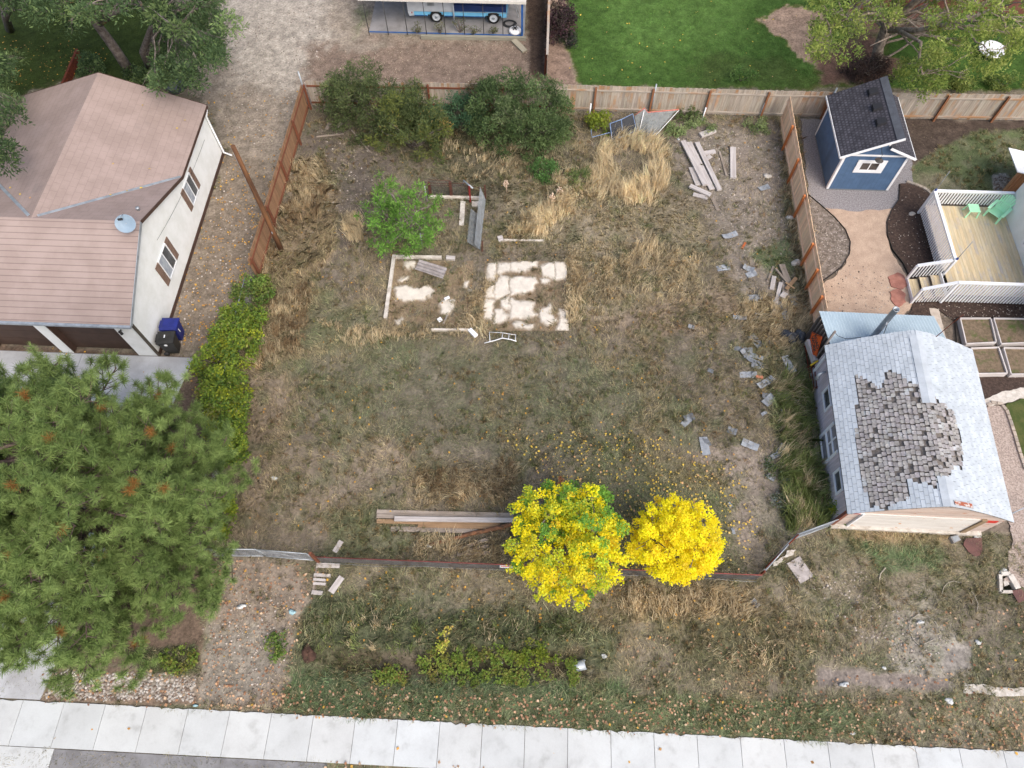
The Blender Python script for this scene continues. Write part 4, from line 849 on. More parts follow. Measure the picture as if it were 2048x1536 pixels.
# ================================================================ FENCES
M_CEDAR = wood('cedar_fence', (.93, .66, .44), (.84, .56, .36), s=(.9, 12, 1), col3=(.78, .52, .34), s3=1.2, t3=(.55, .75))
M_CEDAR_R = wood('red_cedar_fence', A(172, 136, 106), A(148, 114, 88), s=(.9, 12, 1))
M_GREYF = wood('greyed_fence', A(190, 180, 168, 1.15), A(158, 148, 136, 1.15), s=(.9, 12, 1), col3=A(186, 146, 110), s3=.35, t3=(.5, .64))
M_POST_O = wood('orange_post', A(206, 128, 76, 1.1), A(178, 106, 62, 1.1))
M_POST_R = wood('red_brown_post', A(142, 88, 64), A(114, 72, 56)); M_POST_B = wood('brown_post', A(170, 116, 80), A(140, 98, 72))
def board_fence(name, label, p0, p1, side, h, mat, pmat, posts, face=1.0, bw=.14, cat='fence', taper=0.0, rails=None, postmat2=None):
    """p0-p1 ground line; side: unit vector towards the posts and rails"""
    p0 = np.asarray(p0, float) * [1, 1, 0]; p1 = np.asarray(p1, float) * [1, 1, 0]; d = nrm(p1 - p0); L = np.linalg.norm(p1 - p0)
    F = thing(name, label, cat, (p0 + p1) / 2)
    cuts = [0] + [t * L for t in posts] + [L]
    rr = random.Random(int(L * 100))
    for a, b in zip(cuts[:-1], cuts[1:]):
        if b - a < .1: continue
        m = MB(); n = max(1, int((b - a) / bw)); w = (b - a) / n
        for i in range(n):
            c = p0 + d * (a + (i + .5) * w) - side * .035
            k = rr.choice((1, 1, .93, .87, 1.06)) * (1 + rr.uniform(-.08, .08)); m.col = (k * (1 + rr.uniform(-.02, .04)), k, k * (1 - rr.uniform(0, .05)))
            hh = h + rr.uniform(-.02, .02)
            m.bar(c + ZUP * .04 - side * rr.uniform(0, .008), c + ZUP * hh, w - rr.uniform(.004, .012), .02, up=side)
        m.part('board_panel', mat, F)
        for z in rails or (.28, h - .3):
            m = MB(); m.tint(.06); m.bar(p0 + d * a + ZUP * z, p0 + d * b + ZUP * z, .04, .09); m.part('rail', pmat if rails is None else mat, F)
    for i, t in enumerate(posts):
        m = MB(); c = p0 + d * (t * L) + side * .07; m.tint(.08); m.bar(c - ZUP * .1, c + ZUP * (h - .05), .1, .1, up=side); m.part('post', pmat, F)
    return F
vBF = uv_of(at(1100, 218))[1]
fl0, fl1 = W(-12.75, 31.0), W(-13.05, 19.3)
lposts = [.008, .235, .475, .72, .985]
board_fence('board_fence', 'reddish brown board fence with rust posts between the gravel alley and the weedy lot', fl0, fl1, U, 1.62, M_CEDAR_R, M_POST_R, lposts)
pL = W(-12.72, 31.0); 
fb = [at(620, 213), at(1163, 222), at(1410, 227), at(1592, 234), at(2300, 246)]
e0 = at(622, 213); e1 = at(1100, 221); e2 = at(1600, 235.5); e3 = at(2330, 247)
def tpos(p, a, b): a2 = a * [1, 1, 0]; return float((p * [1, 1, 0] - a2) @ nrm((b - a2) * [1, 1, 0]) / np.linalg.norm((b - a2) * [1, 1, 0]))
board_fence('board_fence', 'board fence half hidden by the dark bushes behind the lot', e0 + U * .1, e1, -V, 1.66, M_GREYF, M_POST_R, [.25, .5, .75, .99])
bp = [tpos(at(x, y), e1, e2) for x, y in ((1186, 222), (1297, 225), (1407, 229), (1520, 232))]
board_fence('board_fence', 'greyed back fence with orange posts between the lot and the lawn', e1 + U * .02, e2, -V, 1.68, M_GREYF, M_POST_B, bp, rails=(.22, 1.40))
bp = [tpos(at(x, y), e2, e3) for x, y in ((1640, 236), (1750, 238), (1866, 240), (1982, 243), (2100, 245))]
board_fence('board_fence', 'greyed back fence with orange posts behind the blue shed', e2 + U * .02, e3, -V, 1.68, M_GREYF, M_POST_B, bp, rails=(.22, 1.40))
r0, r1 = W(12.80, 30.9), W(12.64, 17.75)
rp_ = [tpos(at(x, y), r0, r1) for x, y in ((1571, 300), (1579, 365), (1588, 436), (1597, 530), (1600, 580), (1603, 632))]
board_fence('board_fence', 'fresh orange cedar fence with slanting posts along the right side of the lot', r0, r1, -U, 1.66, M_CEDAR, M_POST_O, rp_, rails=(.3, 1.34))
# short fence end-on between the carport yard and the lawn
board_fence('board_fence', 'narrow fence seen end on between the carport yard and the green lawn', at(1092, 160), at(1100, -70), -U, 1.62, M_GREYF, M_POST_R, [.05, .35, .65, .95])
m = MB(); m.bar(at(1092, 160) + ZUP * 1.645 + U * .01, at(1100, -70) + ZUP * 1.645 + U * .01, .13, .03); m.part('cap_rail', M_GREYF, [o_ for o_ in COL.objects if o_.get('label', '').startswith('narrow fence seen')][0])
# metal line posts along the fences
for (px, py), h, lb in (((619, 214), 2.25, 'bright galvanised post standing up above the left fence corner'), ((1301, 226), 1.85, 'thin grey steel post at the middle of the greyed back fence'), ((1645, 237), 1.95, 'thin grey steel post at the back fence beside the blue shed')):
    m = MB(); p = at(px, py); m.tube([p, p + ZUP * h], .045, 8); m.lathe(p + ZUP * h, [(.045, 0), (.05, .02), (.0, .05)], 8); m.solo('steel_post', M_GALV, lb, 'post')
for (px, py), lb in (((1178, 236), 'stubby white post by the second orange fence post'), ((1403, 244), 'stubby white post leaning below the back fence, nearest the timber pile'), ((1519, 234), 'stubby white post leaning below the back fence, nearest the orange cedar fence')):
    m = MB(); p = at(px, py); m.tube([p, p + ZUP * .95 + U * .02], .04, 7); m.solo('old_post', M_WHITEP, lb, 'post')
# chain link: diamond wire as real strands
def chain(mb, a, b, z0a, z1a, z0b, z1b, step=.11, r=.0042, lean=0.0):
    """wire mesh between ground points a, b with lower/upper heights at each end"""
    a = np.asarray(a, float) * [1, 1, 0]; b = np.asarray(b, float) * [1, 1, 0]; L = np.linalg.norm(b - a); Hh = max(z1a - z0a, z1b - z0b); nn = nrm(np.cross(nrm(b - a), ZUP))
    def P(s, t): return a + (b - a) * s + ZUP * ((z0a + (z0b - z0a) * s) + ((z1a - z0a) + ((z1b - z0b) - (z1a - z0a)) * s) * t) + nn * lean * t
    n = int((L + Hh) / step)
    for i in range(n + 1):
        x = i * step
        for sg in (1, -1):
            x0 = x - Hh if sg > 0 else x; x1 = x if sg > 0 else x - Hh
            t0, t1 = 0.0, 1.0
            def clip(xx, xo, tt, to):
                if xx < 0: f = (0 - xo) / (xx - xo); return 0, to + (tt - to) * f
                if xx > L: f = (L - xo) / (xx - xo); return L, to + (tt - to) * f
                return xx, tt
            if max(x0, x1) <= 0 or min(x0, x1) >= L: continue
            nx0, nt0 = clip(x0, x1, t0, t1); nx1, nt1 = clip(x1, x0, t1, t0)
            p, q = P(nx0 / L, nt0), P(nx1 / L, nt1)
            if np.linalg.norm(p - q) > .02: mb.bar(p, q, r * 2, r * 2)
M_WIRE = mk('fence_wire', A(186, 190, 194), A(150, 154, 158), rough=.5, metal=.3)
M_WIRED = mk('dull_wire', A(120, 120, 120), A(104, 98, 94), rough=.6, metal=.2)
def pipe(mb, a, b, r=.025): mb.tube([a, b], r, 7)
# front gate
GT = thing('chain_link_gate', 'silver chain link double gate between rusty posts at the front of the lot', 'gate', at(530, 1113))
for (a, b), zs in (((at(430, 1113), at(530, 1113.5)), (.12, 1.12)), ((at(534, 1114), at(629, 1122)), (.12, 1.12))):
    q = MB(); pipe(q, a + ZUP * zs[0], b + ZUP * zs[0], .02); pipe(q, a + ZUP * zs[1], b + ZUP * zs[1], .02); pipe(q, a + ZUP * zs[0], a + ZUP * zs[1], .02); pipe(q, b + ZUP * zs[0], b + ZUP * zs[1], .02)
    lf = q.part('gate_leaf', M_GALV, GT); q = MB(); chain(q, a, b, zs[0], zs[1], zs[0], zs[1], .10, .0035); 
    if a[0] > at(531, 1114)[0]: pipe(q, a + ZUP * zs[1], b + ZUP * zs[0], .012)
    sub('wire_mesh', q, M_WIRE, lf)
for p, h in ((at(422, 1113), 1.35), (at(638, 1124), 1.35)):
    q = MB(); q.bar(p, p + ZUP * h, .1, .1, up=V); q.part('post', M_POST_R, GT)
FF = thing('wire_fence', 'low chain link fence with a thin red top rail along the front of the lot', 'fence', at(1000, 1133))
a, b = at(642, 1124), at(1511, 1160); q = MB(); chain(q, a, b, .02, .78, .02, .82, .085, .0042); q.part('wire_mesh', M_WIRED, FF)
q = MB(); pipe(q, a + ZUP * .8, b + ZUP * .83, .02); q.part('top_rail', mk('red_rail', A(158, 84, 78), A(128, 70, 64), rough=.7), FF)
q = MB(); pts = [a + (b - a) * t + ZUP * (.05 + .05 * math.sin(t * 30) * (t < .5)) - V * (.03 + .05 * max(0, math.sin(t * 14))) for t in np.linspace(0, 1, 40)]; q.tube(pts, .008, 4); q.part('tension_wire', M_WIRE, FF)
for t in (.02, .21, .42, .63, .82, .995): q = MB(); p = a + (b - a) * t + V * .03; pipe(q, p, p + ZUP * .85, .022); q.part('post', M_POST_R, FF)
FS_ = thing('sign', 'small white sign with a red stripe hung on the low front fence', 'sign', at(1013, 1132))
p = a + (b - a) * tpos(at(1013, 1131), a, b) - V * .03
q = MB(); q.bar(p - U * .24 + ZUP * .60, p + U * .24 + ZUP * .60, .012, .34, up=ZUP); q.part('plate', M_WHITEP, FS_)
q = MB(); q.bar(p - U * .19 + ZUP * .69 - V * .009, p + U * .19 + ZUP * .69 - V * .009, .005, .09, up=ZUP); q.part('stripe', mk('sign_red', A(214, 40, 50), rough=.5), FS_)
CF = thing('wire_fence', 'leaning chain link fence section climbing from the front fence corner to the barn', 'fence', at(1580, 1100))
a, b, c = at(1517, 1152), at(1580, 1081), at(1664, 1050)
q = MB(); chain(q, a, b, .05, .75, .05, .75, .1, .004); chain(q, b, c, .05, .85, .05, .9, .1, .004); q.part('wire_mesh', M_WIRE, CF)
q = MB()
for s, e, z in ((a, b, .08), (a, b, .78), (b, c, .06), (b, c, .88)): pipe(q, s + ZUP * z, e + ZUP * z, .022)
for s in (b, c): pipe(q, s, s + ZUP * .9, .022)
q.part('frame', M_GALV, CF)
q = MB(); pipe(q, a + (b - a) * .12 + V * .05 + ZUP * .35, b - V * .02 + ZUP * .95, .03); q.bar(a - ZUP * .02, a + ZUP * .8, .07, .07); q.part('post', M_RUST, CF)
LF = thing('wire_fence', 'old chain link fence with a bent rail behind the yellow green hedge', 'fence', at(475, 830))
q = MB(); pts = [at(512, 575), at(484, 690), at(464, 800), at(450, 920), at(430, 1000), at(402, 1095)]
for s, e in zip(pts[:-1], pts[1:]): chain(q, s, e, .1, .8, .1, .8, .16, .004)
q.part('wire_mesh', M_WIRE, LF); q = MB()
q.tube([p - U * .25 + ZUP * (.8 + .05 * math.sin(i * 2)) + U * (.06 if i == 2 else 0) for i, p in enumerate(pts)], .025, 6); q.part('top_rail', M_GALV, LF)
for p in pts: q = MB(); pipe(q, p, p + ZUP * .85, .03); q.part('post', M_GALV, LF)
# ================================================================ POLE, BINS, BAG
q = MB(); b = at(563, 500); rs_ = random.Random(4)
q.tube([b + ZUP * -.1, b + ZUP * 1.5, b + ZUP * 3.4 + U * .02, b + ZUP * 5.2, b + ZUP * 6.65], [.13, .125, .115, .105, .095], 12)
UP = thing('utility_pole', 'bare brown timber utility pole standing in the lot beside the left fence', 'utility pole', b)
q.part('pole', wood('pole_wood', A(140, 98, 66), A(84, 60, 46), s=(.5, 5, 1)), UP)
q = MB(); q.tube([b + ZUP * 3.2 - U * .13, b + ZUP * 6.3 - U * .115], .012, 4); q.part('ground_wire', M_GALV, UP)
q = MB(); q.bar(b + ZUP * 1.4 - V * .13 + U * .02, b + ZUP * 1.52 - V * .13 + U * .02, .1, .02); q.part('tag_plate', M_GALV, UP)
def wheelie(label, top, base_z, col, lidcol, ang, marks):
    B = thing('wheelie_bin', label, 'bin', top * [1, 1, 0])
    c = top * [1, 1, 0]; ca, sa_ = math.cos(ang), math.sin(ang); X = U * ca + V * sa_; Y = -U * sa_ + V * ca     # X: front direction
    def ring(hx, hy, z, off=0): return [c + X * (sx * hx + off) + Y * (sy * hy) + ZUP * z for sx, sy in ((-1, -1), (1, -1), (1, 1), (-1, 1))]
    m = MB(); lo, hi = ring(.25, .23, .06, -.03), ring(.34, .29, 1.0)
    m.hexa(lo + hi); m.hexa(ring(.37, .315, .97) + ring(.37, .315, 1.02)); m.part('body', col, B)
    m = MB(); l0, l1, l2 = ring(.38, .32, 1.022), ring(.375, .315, 1.07), ring(.26, .22, 1.115)
    m.hexa(l0 + l1); m.hexa(l1 + l2) if False else m.hexa([p + ZUP * .001 for p in l1] + l2)
    m.bar(c - X * .41 - Y * .2 + ZUP * 1.03, c - X * .41 + Y * .2 + ZUP * 1.03, .05, .045); m.part('lid', lidcol, B)
    for s in (-1, 1):
        m = MB(); m.lathe(c - X * .30 + Y * s * .27 + ZUP * .12 - Y * .03, [(.0, 0), (.12, 0), (.12, .06), (0, .06)], 14, Y); m.part('wheel', M_DARK, B)
    m = MB()
    for (dx, dy, lx, ly) in marks: p = c + X * dx + Y * dy + ZUP * 1.121; m.bar(p - X * lx, p + X * lx, ly, .006)
    if marks: m.part('lettering', M_WHITEP, B)
    return B, c, X, Y
M_BLUEB = mk('blue_plastic', A(44, 54, 138), A(38, 48, 122), scale=4, rough=.5, fine=.06)
M_BLKB = mk('black_plastic', (.022, .022, .02), (.032, .031, .028), scale=4, rough=.5)
B, c, X, Y = wheelie('blue wheelie bin against the white house wall, behind the black one', W(-16.08, 16.13, 0), 0, M_BLUEB, M_BLUEB, .05, [])
q = MB(); p = c + X * .335 + ZUP * .72 - Y * .12; q.bar(p - ZUP * .1, p + ZUP * .12, .045, .012, up=X); q.part('lettering', M_WHITEP, B)
B, c, X, Y = wheelie('black wheelie bin against the white house wall, in front of the blue one', W(-16.06, 15.44, 0), 0, M_BLKB, M_BLKB, .12, [(-.02, .02, .025, .15)])
q = MB(); p = c - Y * .318 + ZUP * .9; q.lathe(p, [(.0, .012), (.075, .012), (.075, 0)], 14, -Y); q.part('emblem', M_WHITEP, B)
q = MB(); q.blob(at(352, 170, .3), (.55, .45, .4), 5, 14, 9, .35); q.blob(at(368, 162, .3), (.35, .3, .35), 6, 12, 8, .35); q.solo('tarp_bundle', mk('grey_tarp', A(112, 120, 130), A(84, 92, 102), scale=3, rough=.5), 'grey crumpled tarp bundle behind the tan roofed house', 'tarp')
# ================================================================ CARPORT AND PICKUP
CP = thing('carport', 'open carport with a cream roof edge and thin dark bars in front', 'carport', at(890, 70))
pf = uv_of(at(890, 70))[1]; pa_, pb_ = uv_of(at(740, 70))[0], uv_of(at(1045, 73))[0]
q = MB(); q.box(pa_ - .08, pb_ + .1, pf, pf + 6.5, -.12, .05); q.part('slab', M_CONC_D, CP)
q = MB(); q.box(pa_ - .3, pb_ + .2, pf - .14, pf - .11, 2.13, 2.30); q.part('fascia', mk('cream_fascia', A(240, 236, 226), A(230, 226, 216), rough=.7), CP)
q = MB(); q.prism([W(pa_ - .3, pf - .105, 2.24), W(pb_ + .2, pf - .105, 2.24), W(pb_ + .2, pf + 6.5, 2.45), W(pa_ - .3, pf + 6.5, 2.45)], ZUP * .05); q.part('roof', mk('cream_roof', A(226, 220, 208), A(210, 204, 192), rough=.7), CP)
for i in range(8):
    px = 739 + (1006 - 739) * i / 7; py = 69.5 + 1.5 * i / 7
    p = at(px, py); q = MB(); pipe(q, p, p + ZUP * 2.1, .022); q.part('bar', M_DARK, CP)
M_BLUP = mk('blue_steel', A(44, 104, 176), A(36, 90, 160), rough=.5)
q = MB(); q.bar(W(pb_ - .03, pf + .05, .05), W(pb_ - .03, pf + .05, 2.1), .11, .11, up=V); q.part('post', M_BLUP, CP)
q = MB(); q.bar(W(pb_ + .08, pf + .3, .05), W(pb_ + .08, pf + .3, 2.1), .1, .1, up=V); q.part('post', M_GALV, CP)
q = MB(); q.bar(W(pa_ - .05, pf + .03, .075), W(pb_, pf + .03, .075), .04, .05); q.part('bottom_rail', M_BLUP, CP)
for u_ in (pa_, pb_): q = MB(); q.bar(W(u_, pf + 6.3, .05), W(u_, pf + 6.3, 2.4), .1, .1, up=V); q.part('post', M_BLUP, CP)
q = MB(); q.bar(at(842, 74, .08), at(1052, 77, .08), .16, .2); q.solo('timber_beam', wood('green_timber', A(176, 172, 156), A(140, 138, 122)), 'long grey green timber lying along the carport front', 'timber')
q = MB(); q.bar(at(1027, 80, .05), at(1050, 103, .05), .34, .1); q.solo('plank', wood('pale_plank', A(190, 184, 164), A(160, 152, 132)), 'short pale plank lying slantwise at the carport corner', 'plank')
# pickup, rear to the left
TV = pf + 1.0                                    # near side of the body
t0, t1 = uv_of(atv(818, 38, TV))[0], uv_of(atv(1013, 30, TV))[0]; tb = .05
TK = thing('pickup_truck', 'old light blue pickup with a white camper top under the carport', 'pickup truck', W((t0 + t1) / 2, TV + .9, tb))
M_SKY = mk('sky_blue_paint', A(134, 212, 250, 1.1), A(124, 204, 244, 1.1), rough=.35, spec=.5); M_NAVY = mk('navy_paint', A(44, 70, 128), A(40, 62, 116), rough=.35, spec=.5)
M_WHT = mk('white_enamel', A(232, 238, 244), A(222, 228, 234), rough=.4); M_TYRE = mk('tyre_rubber', (.015, .015, .015), (.022, .022, .022), rough=.9)
Lh = t1 - t0; wheel_u = [uv_of(atv(873, 40, TV))[0], uv_of(atv(987, 40, TV))[0]]; WR = .37
def side_profile(zlo, zhi, u0, u1, arches=True):
    pts = [(u0, zhi), (u0, zlo)]
    for wu in (wheel_u if arches else []):
        if u0 < wu - .5 and wu + .5 < u1:
            pts += [(wu - .50, zlo)] + [(wu - .50 * math.cos(k * math.pi / 10), zlo + .30 * math.sin(k * math.pi / 10)) for k in range(1, 10)] + [(wu + .50, zlo)]
    pts += [(u1, zlo), (u1, zhi)]; return pts
q = MB(); prof = side_profile(.44, .76, t0 + .35, t1)
q.prism([W(a, TV, tb + b) for a, b in prof], V * .06); q.prism([W(a, TV + 1.8, tb + b) for a, b in prof], V * .06); q.box(t0 + .35, t1, TV + .062, TV + 1.798, tb + .5, tb + .56); q.box(t1 - .04, t1 + .02, TV + .06, TV + 1.8, tb + .56, tb + .76); q.part('body', M_SKY, TK)
q = MB(); q.box(t0 + .35, t1 + .005, TV - .004, TV - .001, tb + .44, tb + .50) if False else q.box(t0 + .36, wheel_u[0] - .52, TV - .006, TV - .001, tb + .44, tb + .49); q.box(wheel_u[0] + .52, wheel_u[1] - .52, TV - .006, TV - .001, tb + .44, tb + .49); q.part('lower_trim', M_BLUP, TK)
q = MB(); q.box(t0 + .35, t1, TV - .005, TV - .001, tb + .72, tb + .755); q.part('side_stripe', mk('chrome_strip', A(214, 206, 200), rough=.3, metal=.5), TK)
cabu = t0 + Lh * .47
q = MB(); q.box(cabu, t1 - 1.25, TV + .01, TV + 1.85, tb + .763, tb + 1.16); q.box(t1 - 1.25, t1 - .02, TV + .03, TV + 1.83, tb + .763, tb + 1.10)
q.hexa([W(cabu + .05, TV + .1, tb + 1.165), W(t1 - 1.35, TV + .1, tb + 1.165), W(t1 - 1.35, TV + 1.76, tb + 1.165), W(cabu + .05, TV + 1.76, tb + 1.165), W(cabu + .2, TV + .22, tb + 1.75), W(t1 - 1.9, TV + .22, tb + 1.75), W(t1 - 1.9, TV + 1.64, tb + 1.75), W(cabu + .2, TV + 1.64, tb + 1.75)])
q.part('cab', M_NAVY, TK)
q = MB(); q.bar(W(cabu + .5, TV + .15, tb + 1.45), W(t1 - 1.8, TV + .15, tb + 1.45), .03, .36, up=ZUP + V * .2); q.part('side_window', M_GLASS, TK)
q = MB(); q.box(t0 + .30, cabu - .05, TV - .03, TV + 1.88, tb + .765, tb + 1.95); q.box(t0, t0 + .34, TV + .0, TV + 1.86, tb + .62, tb + 1.95)
q.hexa([W(t0 + .06, TV + .02, tb + .40), W(t0 + .40, TV + .02, tb + .45), W(t0 + .40, TV + 1.84, tb + .45), W(t0 + .06, TV + 1.84, tb + .40), W(t0 + .0, TV + .0, tb + .62), W(t0 + .62, TV + .0, tb + 1.0), W(t0 + .62, TV + 1.86, tb + 1.0), W(t0 + .0, TV + 1.86, tb + .62)])
q.part('camper', M_WHT, TK)
q = MB(); q.box(t0 + 1.2, t0 + 1.6, TV - .045, TV - .031, tb + 1.1, tb + 1.5); q.part('hatch', M_GALV, TK)
q = MB(); p = W(cabu - .02, TV - .1, 0); q.tube([p + ZUP * (tb + .25), p + ZUP * (tb + 1.6)], .045, 7); q.part('jack_leg', M_WHT, TK)
q = MB(); q.box(t0 + .2, t0 + .26, TV - .02, TV + .0, tb + .6, tb + .68); q.part('tail_light', mk('tail_red', A(190, 50, 44), rough=.4), TK)
q = MB(); q.box(t1, t1 + .1, TV + .02, TV + 1.84, tb + .48, tb + .64); q.part('bumper', M_GALV, TK)
for wu in wheel_u:
    for vv_, sgn in ((TV + .02, -1), (TV + 1.84, 1)):
        cc = W(wu, vv_ + (.1 if sgn < 0 else -.1), tb + WR)
        q = MB(); q.lathe(cc, [(.22, -.11), (.34, -.11), (.37, -.06), (.37, .06), (.34, .11), (.22, .11), (.2, .05)], 24, V * sgn); wl_ = q.part('wheel', M_TYRE, TK)
        q = MB(); q.lathe(cc, [(.0, .10), (.06, .115), (.09, .1), (.12, .075), (.19, .08), (.235, .115), (.215, .118), (.2, .09)][::-1], 24, V * sgn); sub('rim', q, M_WHT, wl_)
        q = MB(); q.lathe(cc, [(.0, .135), (.07, .12), (.085, .105)][::-1], 14, V * sgn); sub('hub', q, M_GALV, wl_)
# carport clutter
q = MB(); p = at(1030, 64, .06); q.lathe(p, [(.30, 0), (.36, .05), (.36, .14), (.3, .18), (.12, .2), (.0, .2)], 18); q.solo('white_tub', M_WHITEP, 'round white tub with a dark pattern in the carport corner', 'tub')
q = MB()
for k in range(3):
    a = k * math.pi / 3; d = U * math.cos(a) + V * math.sin(a); q.bar(p + ZUP * .265 - d * .2, p + ZUP * .265 + d * .2, .06, .01)
q.solo('strap', M_DARK, 'dark strap lying across the white tub', 'strap')
q = MB(); pts = [at(1019, 48, .08) + (U * math.cos(t) * .42 + V * math.sin(t) * .36) * (1 - .02 * t) + ZUP * (.01 + .012 * t / 6) for t in np.linspace(0, 18.8, 60)]; q.tube(pts, .022, 5); q.tube([at(1026, 55, .08), at(1022, 64, .08), at(1016, 70, .07)], .022, 5); q.solo('hose', mk('black_hose', (.03, .032, .034), rough=.6), 'coiled dark hose on the carport slab behind the front wheel', 'hose')
ST_ = thing('stepladder', 'grey folding trestle standing at the front of the pickup', 'trestle', at(1025, 30))
for k in (-1, 1):
    q = MB()
    for e in (-1, 1): q.bar(at(1024, 30, .05) + V * k * .25 + U * e * .42, at(1024, 30, .05) + V * k * .2 + U * e * .04 + ZUP * 1.2, .05, .03)
    q.part('leg', M_GALV, ST_)
q = MB(); q.bar(at(1024, 30, .05) - V * .3 + ZUP * 1.22, at(1024, 30, .05) + V * .3 + ZUP * 1.22, .1, .05); q.part('cross_beam', M_GALV, ST_)
# ================================================================ LOT JUNK
M_SILVERW = wood('silver_timber', A(216, 210, 206), A(184, 176, 172), s=(.8, 9, 1), bump=.2, bscale=8)
M_GREYW = wood('grey_timber', A(176, 164, 152), A(140, 128, 116), s=(.8, 9, 1), bump=.2, bscale=8)
M_TANW = wood('tan_timber', A(180, 150, 116), A(150, 122, 94), s=(.8, 9, 1))
def lie(name, a, b, w, h, mat, label, cat='board', grp=None, lift=0.0, lift2=None, tin=.08):
    q = MB(); q.tint(tin); pa, pb = g(*a), g(*b); pa[2] = max(pa[2], -.03) + lift + h / 2 + .015; pb[2] = max(pb[2], -.03) + (lift if lift2 is None else lift2) + h / 2 + .015
    q.bar(pa, pb, w, h); return q.solo(name, mat, label, cat, grp)
TG = 'silver timbers in the pile below the back fence'
for a, b, w, h, lf, lb in (((1365, 286), (1409, 374), .22, .1, .1, 'longest left silver timber lying on top of the pile below the back fence'), ((1377, 285), (1424, 380), .24, .06, .02, 'middle grey plank between the two bright timbers of the pile'), ((1393, 288), (1438, 383), .2, .1, .06, 'right hand silver timber of the pile below the back fence'), ((1382, 336), (1396, 372), .22, .08, .0, 'short timber sticking out at the lower left of the pile'), ((1379, 374), (1420, 393), .2, .09, .06, 'slanting timber lying across the foot of the pile'), ((1386, 389), (1415, 397), .18, .07, .0, 'short weathered piece below the slanting timber at the foot of the pile'), ((1424, 396), (1436, 420), .14, .05, .0, 'narrow offcut pointing away from the foot of the pile'), ((1439, 304), (1453, 352), .08, .05, .0, 'thin dark stick lying right of the timber pile'), ((1465, 296), (1466, 357), .24, .09, .0, 'straight pale board lying alone between the pile and the orange fence'), ((1400, 273), (1429, 262), .26, .14, .0, 'thick stubby timber lying behind the pile near the sage bushes'), ((1408, 308), (1430, 304), .22, .09, .0, 'short board poking out from the right side of the pile'), ((1414, 313), (1420, 318), .3, .06, .0, 'small square block beside the right side of the pile')):
    lie('timber', a, b, w * 1.22, h, M_SILVERW if h > .06 or w > .22 else M_GREYW, lb, 'timber', TG, lf)
SB = 'scrap boards heaped beside the orange fence'
for a, b, w, h, lf, m_, lb in (((1561, 566), (1546, 630), .17, .06, .03, M_SILVERW, 'long pale board standing out at the left of the scrap heap by the orange fence'), ((1562, 531), (1576, 568), .28, .05, .08, M_GREYW, 'wide grey board at the back of the scrap heap by the orange fence'), ((1549, 541), (1577, 574), .09, .05, .14, M_GREYW, 'thin stick crossing the wide grey board of the scrap heap'), ((1590, 560), (1570, 583), .17, .04, .17, M_TANW, 'tan board lying crosswise on top of the scrap heap'), ((1547, 533), (1534, 565), .1, .04, .0, M_GREYW, 'dark thin board left of the scrap heap by the green patch'), ((1548, 553), (1543, 580), .2, .07, .0, M_SILVERW, 'short bright block left of the long pale board'), ((1562, 598), (1569, 589), .26, .08, .1, M_SILVERW, 'small whitish block in the middle of the scrap heap'), ((1570, 562), (1571, 598), .3, .05, .03, M_GREYW, 'broad grey slab under the crossing boards of the scrap heap'), ((1574, 604), (1572, 622), .22, .05, .0, M_TANW, 'tan block at the lower end of the scrap heap'), ((1568, 570), (1586, 582), .08, .04, .2, M_TANW, 'narrow tan stick at the right end of the scrap heap')):
    lie('scrap_board', a, b, w, h, m_, lb, 'board', SB, lf)
for a, b, w, h, m_, lb in (((1629, 858), (1635, 934), .2, .06, M_GREYW, 'long grey plank lying along the barn side wall'), ((1573, 911), (1592, 916), .16, .05, M_SILVERW, 'splintered pale board in the grass near the barn'), ((1595, 915), (1614, 917), .14, .05, M_SILVERW, 'splintered pale board in the grass touching the barn plank'), ((1484, 497), (1491, 485), .1, .04, mk('orange_wood', A(196, 108, 62), A(176, 92, 54), rough=.8), 'small orange stick on the bare ground by the right fence'), ((1512, 753), (1526, 755), .12, .04, mk('salmon_wood', A(214, 146, 112), A(196, 128, 98), rough=.8), 'small salmon pink board among the loose shingles'), ((1626, 232), (1620, 262), .18, .1, M_GREYW, 'none')):
    if lb != 'none': lie('board', a, b, w, h, m_, lb)
# front stack of boards and the bent log
FG = 'boards stacked behind the front fence'
for a, b, w, h, lf, m_, lb in (((754, 1024), (1027, 1031), .17, .08, .0, M_GREYW, 'rearmost grey board of the long stack left of the yellow trees'), ((754, 1033), (1027, 1037), .17, .08, .02, M_GREYW, 'second grey board from the back of the long stack'), ((790, 1040), (1034, 1043), .19, .08, .12, M_SILVERW, 'brightest silver board lying on top of the long stack'), ((754, 1043), (1000, 1050), .16, .08, .02, M_TANW, 'tan edged board in front of the silver board of the stack'), ((782, 1058), (955, 1062), .2, .06, .0, M_GREYW, 'shorter front board of the long stack'), ((836, 1052), (1010, 1056), .14, .06, .03, M_TANW, 'brown board wedged between the silver board and the front board')):
    lie('stacked_board', a, b, w, h, m_, lb, 'board', FG, lf)
q = MB(); P_ = [g(858, 1090, .05), g(900, 1080, .06), g(937, 1069, .09), g(985, 1060, .16), g(1023, 1051, .22)]; q.tube(P_, [.07, .09, .085, .09, .08], 8); q.solo('bent_log', mk('bark_log', A(150, 106, 78), A(96, 74, 58), scale=6, rough=.95, fine=.25, fscale=30), 'bent reddish brown log in front of the long board stack', 'log')
for a, b, lb in (((920, 1098), (976, 1078), 'thin grey lath fanning out left of the greenish yellow tree, rear one'), ((928, 1103), (978, 1092), 'thin grey lath fanning out left of the greenish yellow tree, middle one'), ((915, 1110), (980, 1106), 'thin grey lath fanning out left of the greenish yellow tree, front one')): lie('lath', a, b, .12, .03, M_GREYW, lb, 'lath', 'laths beside the greenish yellow tree', .04)
